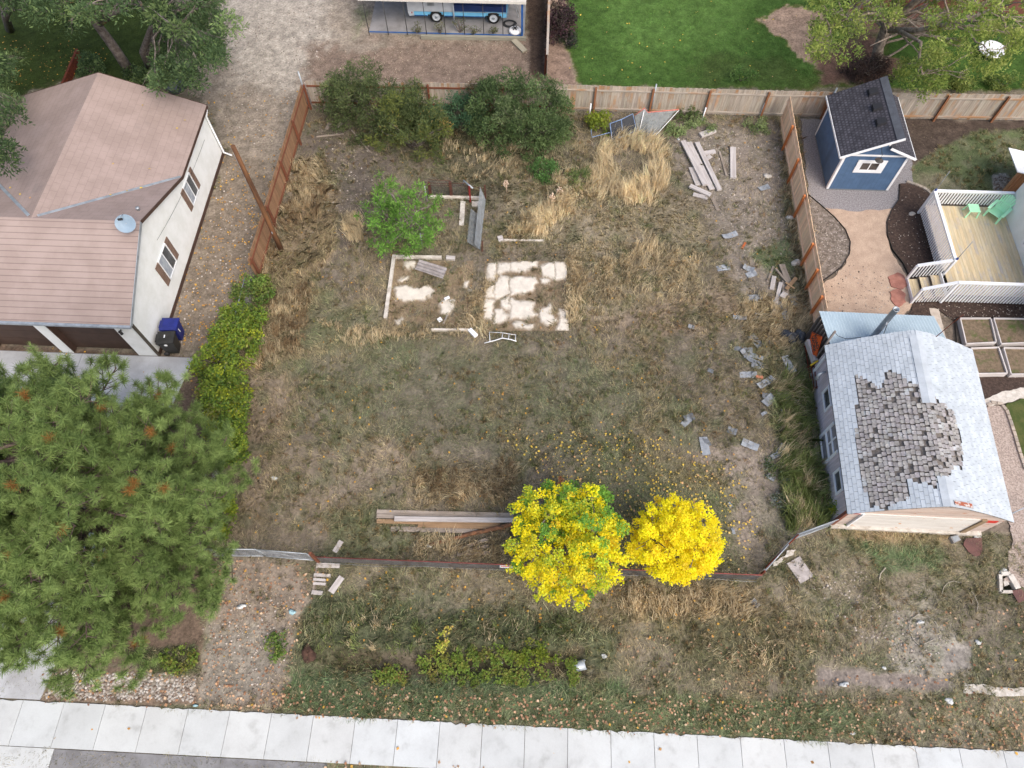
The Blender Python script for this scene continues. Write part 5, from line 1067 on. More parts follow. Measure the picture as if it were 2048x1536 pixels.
# pallet pieces by the gate
PL = thing('pallet', 'half buried broken pallet just outside the front gate', 'pallet', at(655, 1160))
for a, b, w in (((633, 1131), (680, 1132), .18), ((628, 1150), (662, 1152), .12), ((627, 1159), (652, 1161), .10), ((627, 1167), (652, 1169), .10), ((624, 1185), (646, 1187), .16)):
    q = MB(); q.tint(.06); q.bar(g(*a, .07), g(*b, .07), w, .03); q.part('slat', M_SILVERW, PL)
q = MB(); q.bar(g(634, 1133, .03), g(626, 1189, .03), .08, .05); q.part('runner', M_GREYW, PL)
lie('board', (663, 1186), (685, 1155), .24, .04, M_SILVERW, 'pale board lying across the broken pallet corner', lift=.1)
lie('board', (669, 1104), (683, 1082), .2, .04, M_SILVERW, 'pale board lying inside the lot behind the front gate post')
lie('board', (1586, 1120), (1614, 1160), .62, .07, mk('pale_slab', A(206, 198, 194), A(180, 172, 168), scale=5, rough=.9, fine=.1), 'wide pale slab lying in the grass outside the leaning fence', 'slab', lift=-.02)
q = MB(); pts = ragged([at(1546, 1128)[:2], at(1558, 1116)[:2], at(1574, 1104)[:2], at(1588, 1098)[:2], at(1583, 1108)[:2], at(1562, 1124)[:2], at(1548, 1132)[:2]], .1, .05, 3)
q.prism([np.array([p[0], p[1], -.02]) for p in pts], ZUP * .07); q.solo('concrete_slab', M_OLDC, 'narrow broken concrete strip beside the leaning fence', 'concrete')
# rust red plates, block, pit
q = MB(); pts = [at(1932, 1077), at(1963, 1076), at(1964, 1105), at(1958, 1112), at(1948, 1113), at(1936, 1104), at(1926, 1090), at(1928, 1082)]; q.prism([p + ZUP * .0 for p in pts], ZUP * .035); q.solo('steel_plate', mk('maroon_steel', A(122, 86, 80), A(106, 76, 72), scale=3, rough=.7, fine=.12), 'dull maroon steel plate with a rounded end lying before the barn', 'plate')
q = MB(); q.prism([at(2022, 1182, .02), at(2042, 1178, .02), at(2056, 1198, .02), at(2036, 1206, .02)], ZUP * .03); q.solo('steel_plate', bpy.data.materials['maroon_steel'], 'square maroon steel plate at the edge of the brick pit', 'plate')
BX = thing('utility_box', 'square pale concrete utility box lid in the grass before the barn', 'utility box', at(1911, 1078))
P = [at(x, y, .12) for x, y in ((1901, 1073), (1916, 1069), (1922, 1080), (1908, 1086))]; q = MB(); q.prism([p - ZUP * .16 for p in P], ZUP * .16); q.part('box', M_CONC_D, BX); q = MB(); c = sum(P) / 4; q.prism([p + (c - p) * .25 + ZUP * .001 for p in P], ZUP * .012); q.part('lid', M_GALV, BX)
PT = thing('valve_pit', 'small open concrete pit with broken rim at the right edge', 'pit', at(2010, 1170, -.3))
q = MB()
for a, b, w in (((1998, 1150), (2000, 1184), .12), ((2000, 1184), (2022, 1184), .1), ((2018, 1150), (2034, 1178), .22), ((2000, 1148), (2018, 1148), .14)): q.bar(at(*a, -.02) , at(*b, -.02), w, .2)
q.part('rim', M_OLDC, PT)
q = MB(); q.prism([at(2004, 1164, -.1), at(2010, 1156, -.1), at(2016, 1170, -.1), at(2006, 1174, -.1)], ZUP * .1); q.part('loose_block', M_OLDC, PT)
for pts, lb in (([(1884, 1187), (1888, 1174), (1896, 1165), (1908, 1162), (1922, 1165), (1938, 1176), (1950, 1192), (1955, 1208), (1953, 1224)], 'pale hose arc lying in the grass, the one nearer the barn'), ([(1868, 1278), (1840, 1292), (1826, 1278), (1818, 1256), (1822, 1238), (1836, 1229), (1852, 1230), (1868, 1240), (1875, 1252)], 'pale hose ring lying in the grass, the one nearer the pavement'), ([(1758, 1160), (1760, 1148), (1770, 1136)], 'short pale curved tube lying in the green weeds before the barn')):
    q = MB(); q.tube([g(x, y, .05) for x, y in pts], .016 if len(pts) > 3 else .03, 5); q.solo('hose', mk('pale_hose', A(196, 188, 172), A(176, 168, 152), rough=.6), lb, 'hose')
q = MB(); a, b = g(1146, 1334, .12), g(1160, 1331, .14); q.lathe(a, [(.17, 0), (.18, .05), (.18, .5), (.15, .5), (.15, .0)], 16, nrm(b - a)); q.solo('culvert_pipe', M_GALV, 'end of a grey metal culvert pipe in the front ditch', 'pipe')
q = MB(); pts = [g(1998, 1070, .6), g(2046, 1035, .6)]; q.tube([at(2022, 1028, .9), at(2060, 1010, .9)], .025, 6); q.tube([at(2060, 1010, 0), at(2060, 1010, .95)], .03, 6); q.solo('guard_rail', M_GALV, 'thin grey pipe rail beside the right end of the barn', 'rail')
# old foundation
SLAB_M = M_OLDC
def pc(x, y): return at(740 + x * .20508, 480 + y * .20508)
RS = [[(1150, 230), (1230, 225), (1225, 310), (1190, 400), (1148, 380)], [(1245, 225), (1362, 225), (1362, 300), (1300, 318), (1250, 330)], [(1372, 215), (1632, 205), (1620, 262), (1500, 303), (1375, 292)], [(1660, 270), (1785, 235), (1785, 380), (1690, 355)], [(1800, 230), (1912, 225), (1912, 378), (1798, 384)], [(1150, 462), (1190, 440), (1195, 572), (1122, 560)], [(1208, 430), (1270, 345), (1345, 365), (1342, 545), (1250, 580), (1206, 574)],
      [(1364, 372), (1590, 368), (1617, 436), (1555, 512), (1364, 545)], [(1115, 580), (1196, 590), (1186, 785), (1102, 770)], [(1274, 612), (1345, 575), (1340, 690), (1282, 672)], [(1220, 685), (1292, 690), (1328, 745), (1316, 795), (1214, 808)], [(1376, 594), (1572, 630), (1560, 700), (1612, 738), (1440, 782), (1340, 768), (1360, 620)], [(1650, 680), (1732, 636), (1745, 720), (1778, 800), (1738, 828), (1642, 798)], [(1830, 700), (1888, 698), (1900, 760), (1822, 764)], [(1815, 774), (1902, 772), (1916, 880), (1796, 882)], [(1660, 392), (1730, 388), (1720, 430), (1668, 426)], [(1370, 820), (1560, 826), (1550, 856), (1390, 850)]]
def stained_slab(thing_, outline, pieces, z, step=.035, seed=1):
    """one floor slab; soil and litter lie in its low spots, bare concrete shows in the pieces"""
    P4 = [pc(*p) for p in outline]; o0, dx, dy = P4[0], P4[1] - P4[0], P4[3] - P4[0]; nx, ny = int(np.linalg.norm(dx) / step), int(np.linalg.norm(dy) / step)
    A_, B_ = np.meshgrid(np.linspace(0, 1, nx), np.linspace(0, 1, ny), indexing='ij')
    XX = o0[0] + dx[0] * A_ + dy[0] * B_; YY = o0[1] + dx[1] * A_ + dy[1] * B_
    cx = (outline[0][0] + (outline[1][0] - outline[0][0]) * A_ + (outline[3][0] - outline[0][0]) * B_).ravel(); cy = (outline[0][1] + (outline[1][1] - outline[0][1]) * A_ + (outline[3][1] - outline[0][1]) * B_).ravel()
    xf, yf = XX.ravel(), YY.ravel(); n1 = fbm(xf * 2.5, yf * 2.5, seed) - .5; n2 = fbm(xf * 2.5, yf * 2.5, seed + 5) - .5; n3 = fbm(xf * 9, yf * 9, seed + 9)
    m = np.zeros(xf.size)
    for pl in pieces: m = np.maximum(m, polymask(cx + 60 * n1, cy + 60 * n2, np.array(pl, float), 64.))
    m = np.clip(m * 1.55 - .22 * (n3 > .62) - .02, 0, 1); col = np.array(A(148, 130, 108)) * (.7 + .6 * n3)[:, None] * (1 - m)[:, None] + (np.array(A(236, 228, 214)) * (.84 + .3 * fbm(xf * 4, yf * 4, seed + 3))[:, None]) * m[:, None]
    zz = z - .03 + .05 * m + .02 * (n3 - .5) * (1 - m)
    v = np.stack((xf, yf, zz), -1) - BASE[thing_.name]; a = (np.arange(nx - 1)[:, None] * ny + np.arange(ny - 1)[None, :]).ravel(); f = np.stack((a, a + ny, a + ny + 1, a + 1), -1)
    if (np.cross(dx, dy))[2] < 0: f = f[:, ::-1]
    link_mesh('floor_piece', raw_mesh('floor_piece', v, f.ravel(), np.full(len(f), 4), col[f[:, 0]], None, np.ones(len(f), bool)), M_SLABC, thing_)
M_SLABC = mk('stained_concrete', (1, 1, 1), (.9, .9, .9), scale=6, rough=.95, fine=.12, fscale=40, bump=.2, spec=.1)
FD = thing('concrete_slab', 'broken white concrete floor slab with weeds growing through its cracks', 'slab', pc(1500, 540))
stained_slab(FD, [(1120, 205), (1915, 205), (1915, 885), (1100, 885)], RS, .015, seed=3)
LS = [[(235, 490), (330, 470), (440, 482), (560, 455), (590, 520), (520, 600), (330, 595), (260, 570)], [(665, 640), (720, 590), (780, 600), (784, 680), (740, 740), (680, 730)], [(340, 230), (440, 210), (430, 285), (350, 288)], [(270, 395), (350, 375), (350, 400), (290, 412)], [(240, 780), (300, 770), (290, 815), (250, 820)], [(910, 420), (940, 410), (930, 470), (905, 470)], [(950, 500), (1000, 500), (990, 535), (955, 530)]]
FL = thing('concrete_slab', 'mostly buried concrete slab framed by a pale kerb', 'slab', pc(500, 540))
stained_slab(FL, [(240, 200), (1010, 200), (1010, 840), (170, 840)], LS, .01, seed=8)
for a, b, w in (((238, 158), (152, 770), .16), ((252, 172), (700, 178), .13), ((745, 182), (830, 188), .2), ((600, 884), (965, 886), .1)):
    q = MB(); q.bar(pc(*a) + ZUP * .05, pc(*b) + ZUP * .05, w, .16); q.part('kerb', M_SILVERW if w == .2 else SLAB_M, FL)
q = MB(); q.bar(pc(972, 884) + ZUP * .1, pc(1036, 950) + ZUP * .1, .2, .14); q.solo('concrete_stub', M_WHITEP, 'white stub lying at the lower right corner of the kerbed slab', 'block')
q = MB(); P = [pc(485, 205), pc(755, 287), pc(712, 388), pc(440, 297)]; P = [p + ZUP * z for p, z in zip(P, (.14, .12, .08, .1))]; n = 14
for i in range(n):
    f0, f1 = i / n, (i + 1) / n; z0, z1 = .02 * math.sin(i * 1.57), .02 * math.sin((i + 1) * 1.57); k = 1 + .08 * (i > 8); q.col = (k, k, k)
    q.face([P[3] + (P[0] - P[3]) * f0 + ZUP * z0, P[2] + (P[1] - P[2]) * f0 + ZUP * z0, P[2] + (P[1] - P[2]) * f1 + ZUP * z1, P[3] + (P[0] - P[3]) * f1 + ZUP * z1])
q.solo('corrugated_sheet', mk('grey_corrugated', A(176, 170, 170), A(148, 140, 138), scale=3, rough=.6, fine=.1), 'grey corrugated sheet lying slantwise on the kerbed slab', 'metal sheet')
q = MB(); q.bar(pc(665, 795) + ZUP * .06, pc(700, 775) + ZUP * .07, .22, .03); q.solo('white_tile', M_WHITEP, 'small white tile on the lower edge of the kerbed slab', 'tile')
q = MB(); q.bar(pc(728, 585) + ZUP * .06, pc(776, 566) + ZUP * .08, .14, .04); q.solo('white_block', M_WHITEP, 'thin white sliver above the cracked patch of the kerbed slab', 'block')
q = MB(); q.bar(pc(720, 822) + ZUP * .06, pc(758, 745) + ZUP * .08, .07, .04); q.solo('white_lath', M_SILVERW, 'thin whitish lath beside the dead brambles on the kerbed slab', 'lath')
WF = thing('ladder_frame', 'bent white metal frame like a short ladder lying in the grass', 'metal frame', at(1003, 680)); WFm = M_WHITEP
q = MB(); q.tube([g(979, 666, .12), g(1005, 669, .2), g(1032, 672, .14)], .013, 5); q.part('side_rail', WFm, WF)
q = MB(); q.tube([g(969, 687.5, .08), g(990, 683, .14), g(1005, 680, .2), g(1022, 683, .18), g(1033, 686, .16)], .024, 6); q.part('side_rail', WFm, WF)
for a, b in (((979, 666), (980, 685)), ((1018, 671), (1017, 682)), ((1031, 672), (1031, 686)), ((1005, 669), (1004, 680))): q = MB(); q.tube([g(*a, .14), g(*b, .15)], .016, 5); q.part('rung', WFm, WF)
# pen
def pn(x, y, z=0): p = at(820 + x * .13018, 320 + y * .13018, z); return p
PEN = thing('animal_pen', 'rusty red wire pen with a grey mesh panel in the middle of the lot', 'pen', pn(700, 560))
M_RPOST = mk('rusty_post', A(108, 70, 58), A(84, 54, 46), scale=6, rough=.9, fine=.15)
for (x, y), h, w in (((320, 545), .95, .12), ((640, 560), 1.02, .13), ((912, 555), .9, .1), ((1160, 605), 1.0, .07)): q = MB(); p = pn(x, y); q.bar(p, p + ZUP * h, w, w, up=V); q.part('post', M_RPOST, PEN)
q = MB(); p = pn(930, 645); q.bar(p, p + ZUP * 1.1, .07, .07, up=V); q.part('post', mk('red_stake', A(158, 52, 50), A(130, 44, 44), rough=.7), PEN)
q = MB(); pA, pB, pC, pD = pn(320, 545), pn(640, 560), pn(912, 555), pn(1160, 605)

for a, b, z in ((pA, pB, 1.12), (pB, pC, .92), (pA, pC, .72), (pC, pD, .75), (pA, pB, .9), (pC, pD, .55)):
    q = MB(); q.tube([a + ZUP * z, b + ZUP * z], .015, 5); q.part('rail', M_RPOST, PEN)
q = MB(); chain(q, pA, pB, .1, 1.05, .1, 1.0, .10, .004); chain(q, pB, pC, .1, .9, .1, .9, .10, .004); q.part('wire_mesh', M_WIRED, PEN)
q = MB(); a, b = pn(1165, 606), pn(1075, 1390); chain(q, a, b, .02, .9, .05, .5, .075, .006, lean=.25); chain(q, a + (b - a) * .4, b, .05, .75, .05, .6, .075, .006, lean=.6); q.part('wire_mesh', mk('blue_grey_wire', A(142, 150, 156), A(124, 130, 134), rough=.6), PEN)
q = MB(); p = pn(1110, 1400); q.bar(p, p + ZUP * .75 + U * .03, .06, .06); q.part('post', M_RPOST, PEN)
q = MB(); p = pn(262, 640); q.tube([p, p + ZUP * 1.1], .03, 6); q.part('post', M_GALV, PEN)
q = MB(); p = pn(190, 1320); q.tube([p, p + ZUP * .95], .03, 6); q.solo('steel_post', M_GALV, 'thin grey steel post beside the trunk of the bright green tree', 'post')
q = MB(); q.tube([pn(800, 400, .5), pn(825, 340, .9)], .02, 5); q.tube([pn(822, 185 + 130, .95), pn(965, 315 + 120, .9)], .045, 6); q.solo('metal_tube', M_GALV, 'short bright metal tube propped on the rusty pen', 'tube')
q = MB(); q.bar(pn(300, 578) + ZUP * .05, pn(1150, 600) + ZUP * .05, .13, .16); q.solo('pen_kerb', SLAB_M, 'pale concrete kerb along the foot of the rusty pen', 'kerb')
q = MB(); q.bar(pn(815, 640) + ZUP * .02, pn(790, 1010) + ZUP * .02, .24, .08); q.solo('concrete_strip', SLAB_M, 'pale concrete strip running down inside the pen', 'concrete')
q = MB(); q.bar(pn(950, 685) + ZUP * .02, pn(1105, 680) + ZUP * .02, .34, .08); q.solo('concrete_block', SLAB_M, 'squat pale concrete block inside the pen corner', 'block')
q = MB(); q.bar(g(1008, 481, .03), g(1088, 481, .03), .1, .1); q.solo('concrete_strip', SLAB_M, 'thin pale kerb line in the straw right of the mesh panel', 'kerb')
q = MB(); q.bar(g(996, 480, .08), g(1006, 478, .08), .3, .12); q.solo('white_block', M_SILVERW, 'whitish block at the left end of the thin kerb line', 'block')
# net and screens
NT_ = thing('sports_net', 'fallen pale practice net with a red and white edge below the back fence', 'net', at(1310, 262))
def nn_(x, y, z): return at(1180 + x * .16276, 180 + y * .16276, z)
top = [nn_(545, 315, .55), nn_(672, 222, .95), nn_(712, 275, .75), nn_(1092, 240, .95)]
bot = [nn_(600, 540, .02), nn_(700, 660, .0), nn_(800, 565, .12), nn_(1045, 268, .75)]
q = MB(); q.tube(top, .028, 7); q.part('edge', mk('red_edge', A(226, 142, 126), A(206, 110, 98), scale=14, rough=.7), NT_)
q = MB(); q.tube([top[1] - ZUP * .05, (top[1] + bot[0]) / 2 + ZUP * .05, bot[0]], .022, 6); q.tube([top[3] - ZUP * .06, bot[2], bot[1]], .02, 6); q.part('hem', M_WHITEP, NT_)
q = MB()
def patch(mb, A0, A1, B0, B1, n, sag):
    for i in range(n):
        for j in range(n):
            def S(a, b): return (A0 + (A1 - A0) * a) * (1 - b) + (B0 + (B1 - B0) * a) * b - ZUP * sag * math.sin(math.pi * a) * math.sin(math.pi * b)
            mb.face([S(i / n, j / n), S((i + 1) / n, j / n), S((i + 1) / n, (j + 1) / n), S(i / n, (j + 1) / n)], smooth=True)
patch(q, top[0], top[1], bot[0], bot[0] + U * .05, 6, .05); patch(q, top[1], top[2], bot[0] + U * .05, bot[1], 6, .05); patch(q, top[2], top[3], bot[1], bot[3], 8, .08)
q.part('netting', mk('white_netting', A(182, 188, 190), A(164, 172, 174), scale=6, rough=.8, alpha=.5), NT_)
SF = thing('screen_frame', 'dark mesh screen in a bent blue frame leaning in the tall straw', 'screen', at(1245, 260))
P = [nn_(245, 412, .8), nn_(385, 362, .85), nn_(525, 292, .9), nn_(572, 495, .35), nn_(405, 572, .2), nn_(272, 608, .15)]
q = MB(); q.tube(P + [P[0]], .022, 6); q.tube([P[1], P[4]], .02, 6); q.part('frame', mk('pale_blue_frame', A(150, 176, 214), A(120, 150, 196), scale=6, rough=.5), SF)
q = MB(); q.face([P[0], P[1], P[4], P[5]]); q.face([P[1], P[2], P[3], P[4]]); q.part('screen', mk('black_screen', A(64, 66, 70), A(52, 54, 58), scale=6, rough=.8), SF)
q = MB(); q.tube([nn_(20, 480, .6), nn_(12, 500, .55), nn_(25, 580, .25), nn_(245, 522, .4)], .02, 5); q.part('frame_arm', bpy.data.materials['pale_blue_frame'], SF)
# bags, rack, road sign, yellow bar beside the barn
q = MB(); q.blob(at(1581, 672, .12), (.36, .3, .24), 3, 14, 9, .4); q.solo('rubbish_bag', mk('dark_bag', A(76, 80, 88), A(52, 55, 60), scale=5, rough=.4), 'dark plastic rubbish bag in the straw, the left one', 'bag')
q = MB(); q.blob(at(1600, 671, .12), (.3, .28, .24), 9, 14, 9, .4); q.solo('rubbish_bag', bpy.data.materials['dark_bag'], 'dark plastic rubbish bag touching the fence end, the right one', 'bag')
RK = thing('wire_rack', 'rusty slatted metal rack leaning on the barn wall', 'rack', at(1612, 745)); 
a0, a1 = at(1606, 690, .05), at(1620, 784, .05)
for k in range(6):
    q = MB(); f = k / 5; off = U * (.05 + f * .42); zz = .1 + f * .62; q.bar(a0 + off + ZUP * zz - V * 0, a1 + off * .8 + ZUP * zz, .03, .05); q.part('slat', M_RUST if k < 4 else M_GREYW, RK)
for t in (.05, .5, .97): q = MB(); p = a0 + (a1 - a0) * t; q.bar(p + ZUP * .05, p + U * .5 + ZUP * .85, .05, .04); q.part('cross_bar', M_RUST, RK)
q = MB(); q.bar(at(1616, 682, .62), at(1630, 724, .62), .2, .3); q.solo('plank', M_SILVERW, 'pale weathered plank standing on the rack below the orange sign', 'plank')
SG = thing('road_sign', 'orange diamond road work sign leaning against the lean-to wall', 'road sign', W(12.15, 16.3, .1))
sc_, sx, sy = W(12.15, 16.35, .98), nrm(-V), nrm(ZUP + U * .18); sn = nrm(np.cross(sx, sy)); sn = sn if sn @ U < 0 else -sn; R_ = .62
dia = [sc_ + sx * R_, sc_ + sy * R_, sc_ - sx * R_, sc_ - sy * R_]
q = MB(); q.prism([p - sn * .01 for p in dia], sn * .02); q.part('panel', mk('sign_orange', A(240, 104, 40), A(226, 92, 34), scale=3, rough=.5), SG)
q = MB()
for k in range(4): a, b = dia[k], dia[(k + 1) % 4]; c = sc_; q.bar(a + (c - a) * .06 + sn * .0125, b + (c - b) * .06 + sn * .0125, .018, .004, up=sn)
q.part('border', M_DARK, SG)
def text_mesh(s, size, center, xd, yd, nd, name, mat, parent):
    cu = bpy.data.curves.new('t', 'FONT'); cu.body = s; cu.size = size; cu.align_x = 'CENTER'; cu.align_y = 'CENTER'; cu.extrude = .002; cu.offset = .010
    o = bpy.data.objects.new('t', cu); COL.objects.link(o); dg = bpy.context.evaluated_depsgraph_get(); me_ = bpy.data.meshes.new_from_object(o.evaluated_get(dg))
    vs_ = np.array([list(v.co) for v in me_.vertices]); fs = [list(p.vertices) for p in me_.polygons]; bpy.data.objects.remove(o); bpy.data.curves.remove(cu); bpy.data.meshes.remove(me_)
    wv = np.array([center + xd * v[0] + yd * v[1] + nd * (v[2]) for v in vs_]) - BASE[parent.name]
    me2 = raw_mesh(name, wv, [i for f in fs for i in f], [len(f) for f in fs]); return link_mesh(name, me2, mat, parent)
tx = sx if np.cross(sx, sy) @ sn > 0 else -sx
for s, dy in (('ROAD', .19), ('WORK', -.04), ('AHEAD', -.26)): text_mesh(s, .25 if s != 'AHEAD' else .2, sc_ + sy * dy + sn * .014, tx, sy, sn, 'lettering', M_DARK, SG)
q = MB(); q.bar(at(1621, 731, .75), at(1636, 722, .85), .05, .12); q.solo('yellow_bar', mk('yellow_paint', A(240, 206, 40), A(226, 190, 34), rough=.5), 'short bright yellow bar wedged between the rack and the barn corner', 'bar')
# dead weeds standing in the lot
M_STALK = mk('dead_stalk', A(240, 218, 196, 1.1), A(220, 192, 168, 1.1), rough=.9)
for i, ((x, y), h, lb) in enumerate((((1013, 384), .85, 'pale dead weed stalk standing alone right of the pen'), ((1103, 412), .9, 'pale dead weed stalk at the left end of the straw clump'), ((1118, 396), .8, 'pale dead weed stalk in the middle of the straw clump'), ((1120, 968), .7, 'orange brown dead stalk just behind the greenish yellow tree'))):
    q = MB(); b = g(x, y); rr = random.Random(i); q.tube([b, b + ZUP * h * .6, b + ZUP * h], [.03, .024, .014], 5)
    for k in range(16):
        a = rr.uniform(0, 6.28); z = rr.uniform(.35, .95) * h; L = .28 * (1 - z / h) + .08; e = b + ZUP * (z + L * .8) + (U * math.cos(a) + V * math.sin(a)) * L * .7; s_ = b + ZUP * z; q.tube([s_, (s_ + e) / 2 + (U * math.cos(a) + V * math.sin(a)) * .03, e], [.016, .018, .026], 4)
    q.solo('dead_weed', M_STALK if i < 3 else mk('orange_stalk', A(206, 146, 100), A(186, 122, 80), rough=.9), lb, 'dead weed')
# loose bits near the left fence
for (a, b, w, lb) in (((653, 259), (661, 246), .2, 'short grey block near the left fence corner, nearer the fence'), ((676, 256), (683, 247), .22, 'short grey block near the left fence corner, nearer the bushes'), ((633, 274), (688, 268), .07, 'thin whitish pole lying flat near the left fence corner'), ((703, 261), (741, 306), .06, 'slim grey pole lying slantwise below the dark bushes')): lie('scrap_piece', a, b, w, .06, M_GREYW, lb, 'scrap')
# ---- loose shingles blown off the barn
M_SHING = mk('loose_shingle', A(182, 188, 192), A(146, 152, 158), scale=4, rough=.9, fine=.14, fscale=40, col3=A(132, 124, 114), s3=2.2, t3=(.56, .72))
spots = [(1459, 472, -18, .9, .36, 0), (1448, 535, -8, .8, .4, 0), (1496, 538, 30, .6, .34, 1), (1503, 549, -20, .6, .36, 0), (1513, 595, -3, .85, .3, 1), (1505, 601, 0, .5, .25, 1), (1560, 610, 50, .8, .34, 1), (1569, 620, 80, .8, .36, 1), (1587, 601, 78, .8, .4, 1), (1570, 632, 85, .5, .3, 0), (1479, 636, 8, .7, .25, 2), (1516, 632, 25, .4, .25, 1), (1511, 682, 60, .8, .42, 1), (1542, 680, 82, .7, .3, 1), (1487, 698, 8, .95, .26, 3), (1493, 713, 60, .85, .24, 1), (1510, 712, 22, .85, .26, 0), (1503, 720, 40, .8, .24, 1), (1517, 727, 30, .6, .28, 3), (1512, 733, 15, .5, .24, 1), (1577, 730, 74, 1.0, .38, 0), (1497, 749, 2, .88, .36, 0), (1531, 765, -32, 1.0, .34, 0), (1534, 792, 10, .5, .34, 3), (1537, 801, -40, .7, .42, 1), (1570, 791, 35, .8, .36, 1), (1585, 804, 10, .8, .36, 1), (1573, 824, -10, .5, .32, 0), (1528, 827, -30, .32, .16, 0), (1464, 862, 25, .45, .36, 3), (1500, 890, 27, .8, .4, 0), (1563, 897, -50, .6, .3, 1), (1551, 911, -25, .5, .25, 1), (1378, 836, -20, .5, .36, 3), (1372, 845, -40, .55, .3, 1), (1409, 893, 88, .95, .4, 0), (1413, 884, 70, .5, .26, 3), (1580, 972, 70, .9, .42, 1), (1541, 955, 40, .4, .25, 1), (1601, 1015, 50, .6, .26, 0), (1528, 376, -22, .7, .36, 0), (1382, 654, 20, .32, .24, 1), (1510, 1207, 50, .38, .26, 1), (1466, 1062, 80, .3, .14, 0), (1460, 1010, 60, .25, .18, 1), (1421, 742, 30, .3, .22, 3)]
near_words = ['beside the orange fence', 'below the timber pile', 'near the rubbish bags', 'along the barn wall', 'out in the mown weeds']
def shingle_mesh(L, Wd, shade, seed):
    m = MB(); rr = random.Random(seed); n = 6; k = (1.0, .82, .9, .6)[shade]; m.col = (k, k, k * 1.03); cu = rr.uniform(-.06, .1); tw = rr.uniform(-.05, .05)
    def Pq(i, j): x = -L / 2 + L * i / n; y = -Wd / 2 + Wd * j; return np.array([x, y, .03 + cu * (x / L * 2) ** 2 * .8 + tw * (x / L) * (j - .5) * 2 + .02])
    for i in range(n):
        k2 = k * (1 if (i // 2) % 2 else .96); m.col = (k2, k2, k2 * 1.02)
        gap = .01 if i in (2, 4) else 0
        a = [Pq(i, 0) + np.array([gap, 0, 0]), Pq(i + 1, 0), Pq(i + 1, 1), Pq(i, 1) + np.array([gap, 0, 0])]
        m.face(a); b = [p - ZUP * .012 for p in a]; m.face(b[::-1]); m.face([a[0], b[0], b[1], a[1]]); m.face([a[2], b[2], b[3], a[3]])
    return m
seen = {}
def col_word(s): return ('pale', 'grey', 'mid grey', 'dark')[s]
refs = [((1590, 470), 'orange fence'), ((1570, 570), 'scrap heap'), ((1590, 672), 'rubbish bags'), ((1440, 340), 'timber pile'), ((1500, 720), 'shingle heap'), ((1640, 800), 'first barn window'), ((1650, 890), 'barn side door'), ((1680, 965), 'last barn window'), ((1355, 1075), 'pure yellow tree'), ((1050, 590), 'white floor slab'), ((1580, 1085), 'leaning fence')]
cnt = {}
for i, (x, y, ang, L, Wd, sh_) in enumerate(spots):
    p = g(x, y, .02); m = shingle_mesh(L * .86, Wd * .86, sh_, i); me_ = m.mesh('loose_shingle', (0, 0, 0)); o = link_mesh('loose_shingle', me_, M_SHING, None, p)
    o.rotation_euler = (rnd.uniform(-.06, .06), rnd.uniform(-.06, .06), -math.radians(ang))
    r = min(refs, key=lambda q: (q[0][0] - x) ** 2 + (q[0][1] - y) ** 2); dx, dy = x - r[0][0], y - r[0][1]
    side = ('left' if dx < 0 else 'right') if abs(dx) > abs(dy) else ('behind' if dy < 0 else 'in front')
    size = 'long' if L > .78 else ('short' if L > .45 else 'tiny')
    tilt = 'lying crosswise' if abs(ang) < 15 else ('lying upright' if abs(ang) > 65 else ('slanting up rightward' if ang < 0 else 'slanting down rightward'))
    sidew = {'left': 'left of', 'right': 'right of', 'behind': 'behind', 'in front': 'in front of'}[side]
    dist = math.hypot(dx, dy); dw = 'close' if dist < 60 else 'further'
    lb = f'{size} {col_word(sh_)} shingle {tilt} {sidew} the {r[1]}'
    cnt[lb] = cnt.get(lb, 0) + 1
    if cnt[lb] > 1: lb += (', nearer the street' if cnt[lb] == 2 else ', nearest the barn')
    tag(o, lb, 'shingle', 'loose shingles scattered in the lot')
# litter
LI = [(1078 + 0, 1301, 'white scrap of paper right of the culvert pipe'), (1001, 1324, 'white cup in the ditch weeds'), (1208, 1313, 'white rag on the verge right of the culvert'), (1688, 1369, 'white box lid on the verge by the bare track'), (1768, 1336, 'white bottle lying on the pale dirt'), (1957, 1284, 'white carton near the right edge of the front strip'), (1897, 1402, 'torn white bag by the concrete strip'), (1705, 1467, 'white wrapper at the pavement edge'), (1841, 1244, 'small white block inside the hose ring'), (2007, 1143, 'white bag at the edge of the pit'), (2047, 1194, 'white bag beside the square steel plate'), (1956, 1073, 'white jug at the head of the maroon plate'), (584, 1224, 'pale blue strip of plastic in the gravel'), (391, 1411, 'pale blue rag at the pavement edge by the rocks'), (549, 957, 'white paper in the dry grass by the hedge'), (483, 1213, 'pale crumpled paper on the gravel below the gate'), (1357, 279, 'white cup beside the timber pile'), (858, 1092, 'white tin at the end of the bent log')]
for i, (x, y, lb) in enumerate(LI[1:]):
    q = MB(); s = .07 + .03 * (i % 3); q.blob(g(x, y, .04), (s * 1.3, s * .8, s * .45), i + 60, 9, 6, .5); q.solo('litter', mk('blue_litter', A(170, 206, 214), rough=.6) if 'blue' in lb else M_CONC, lb, 'litter')
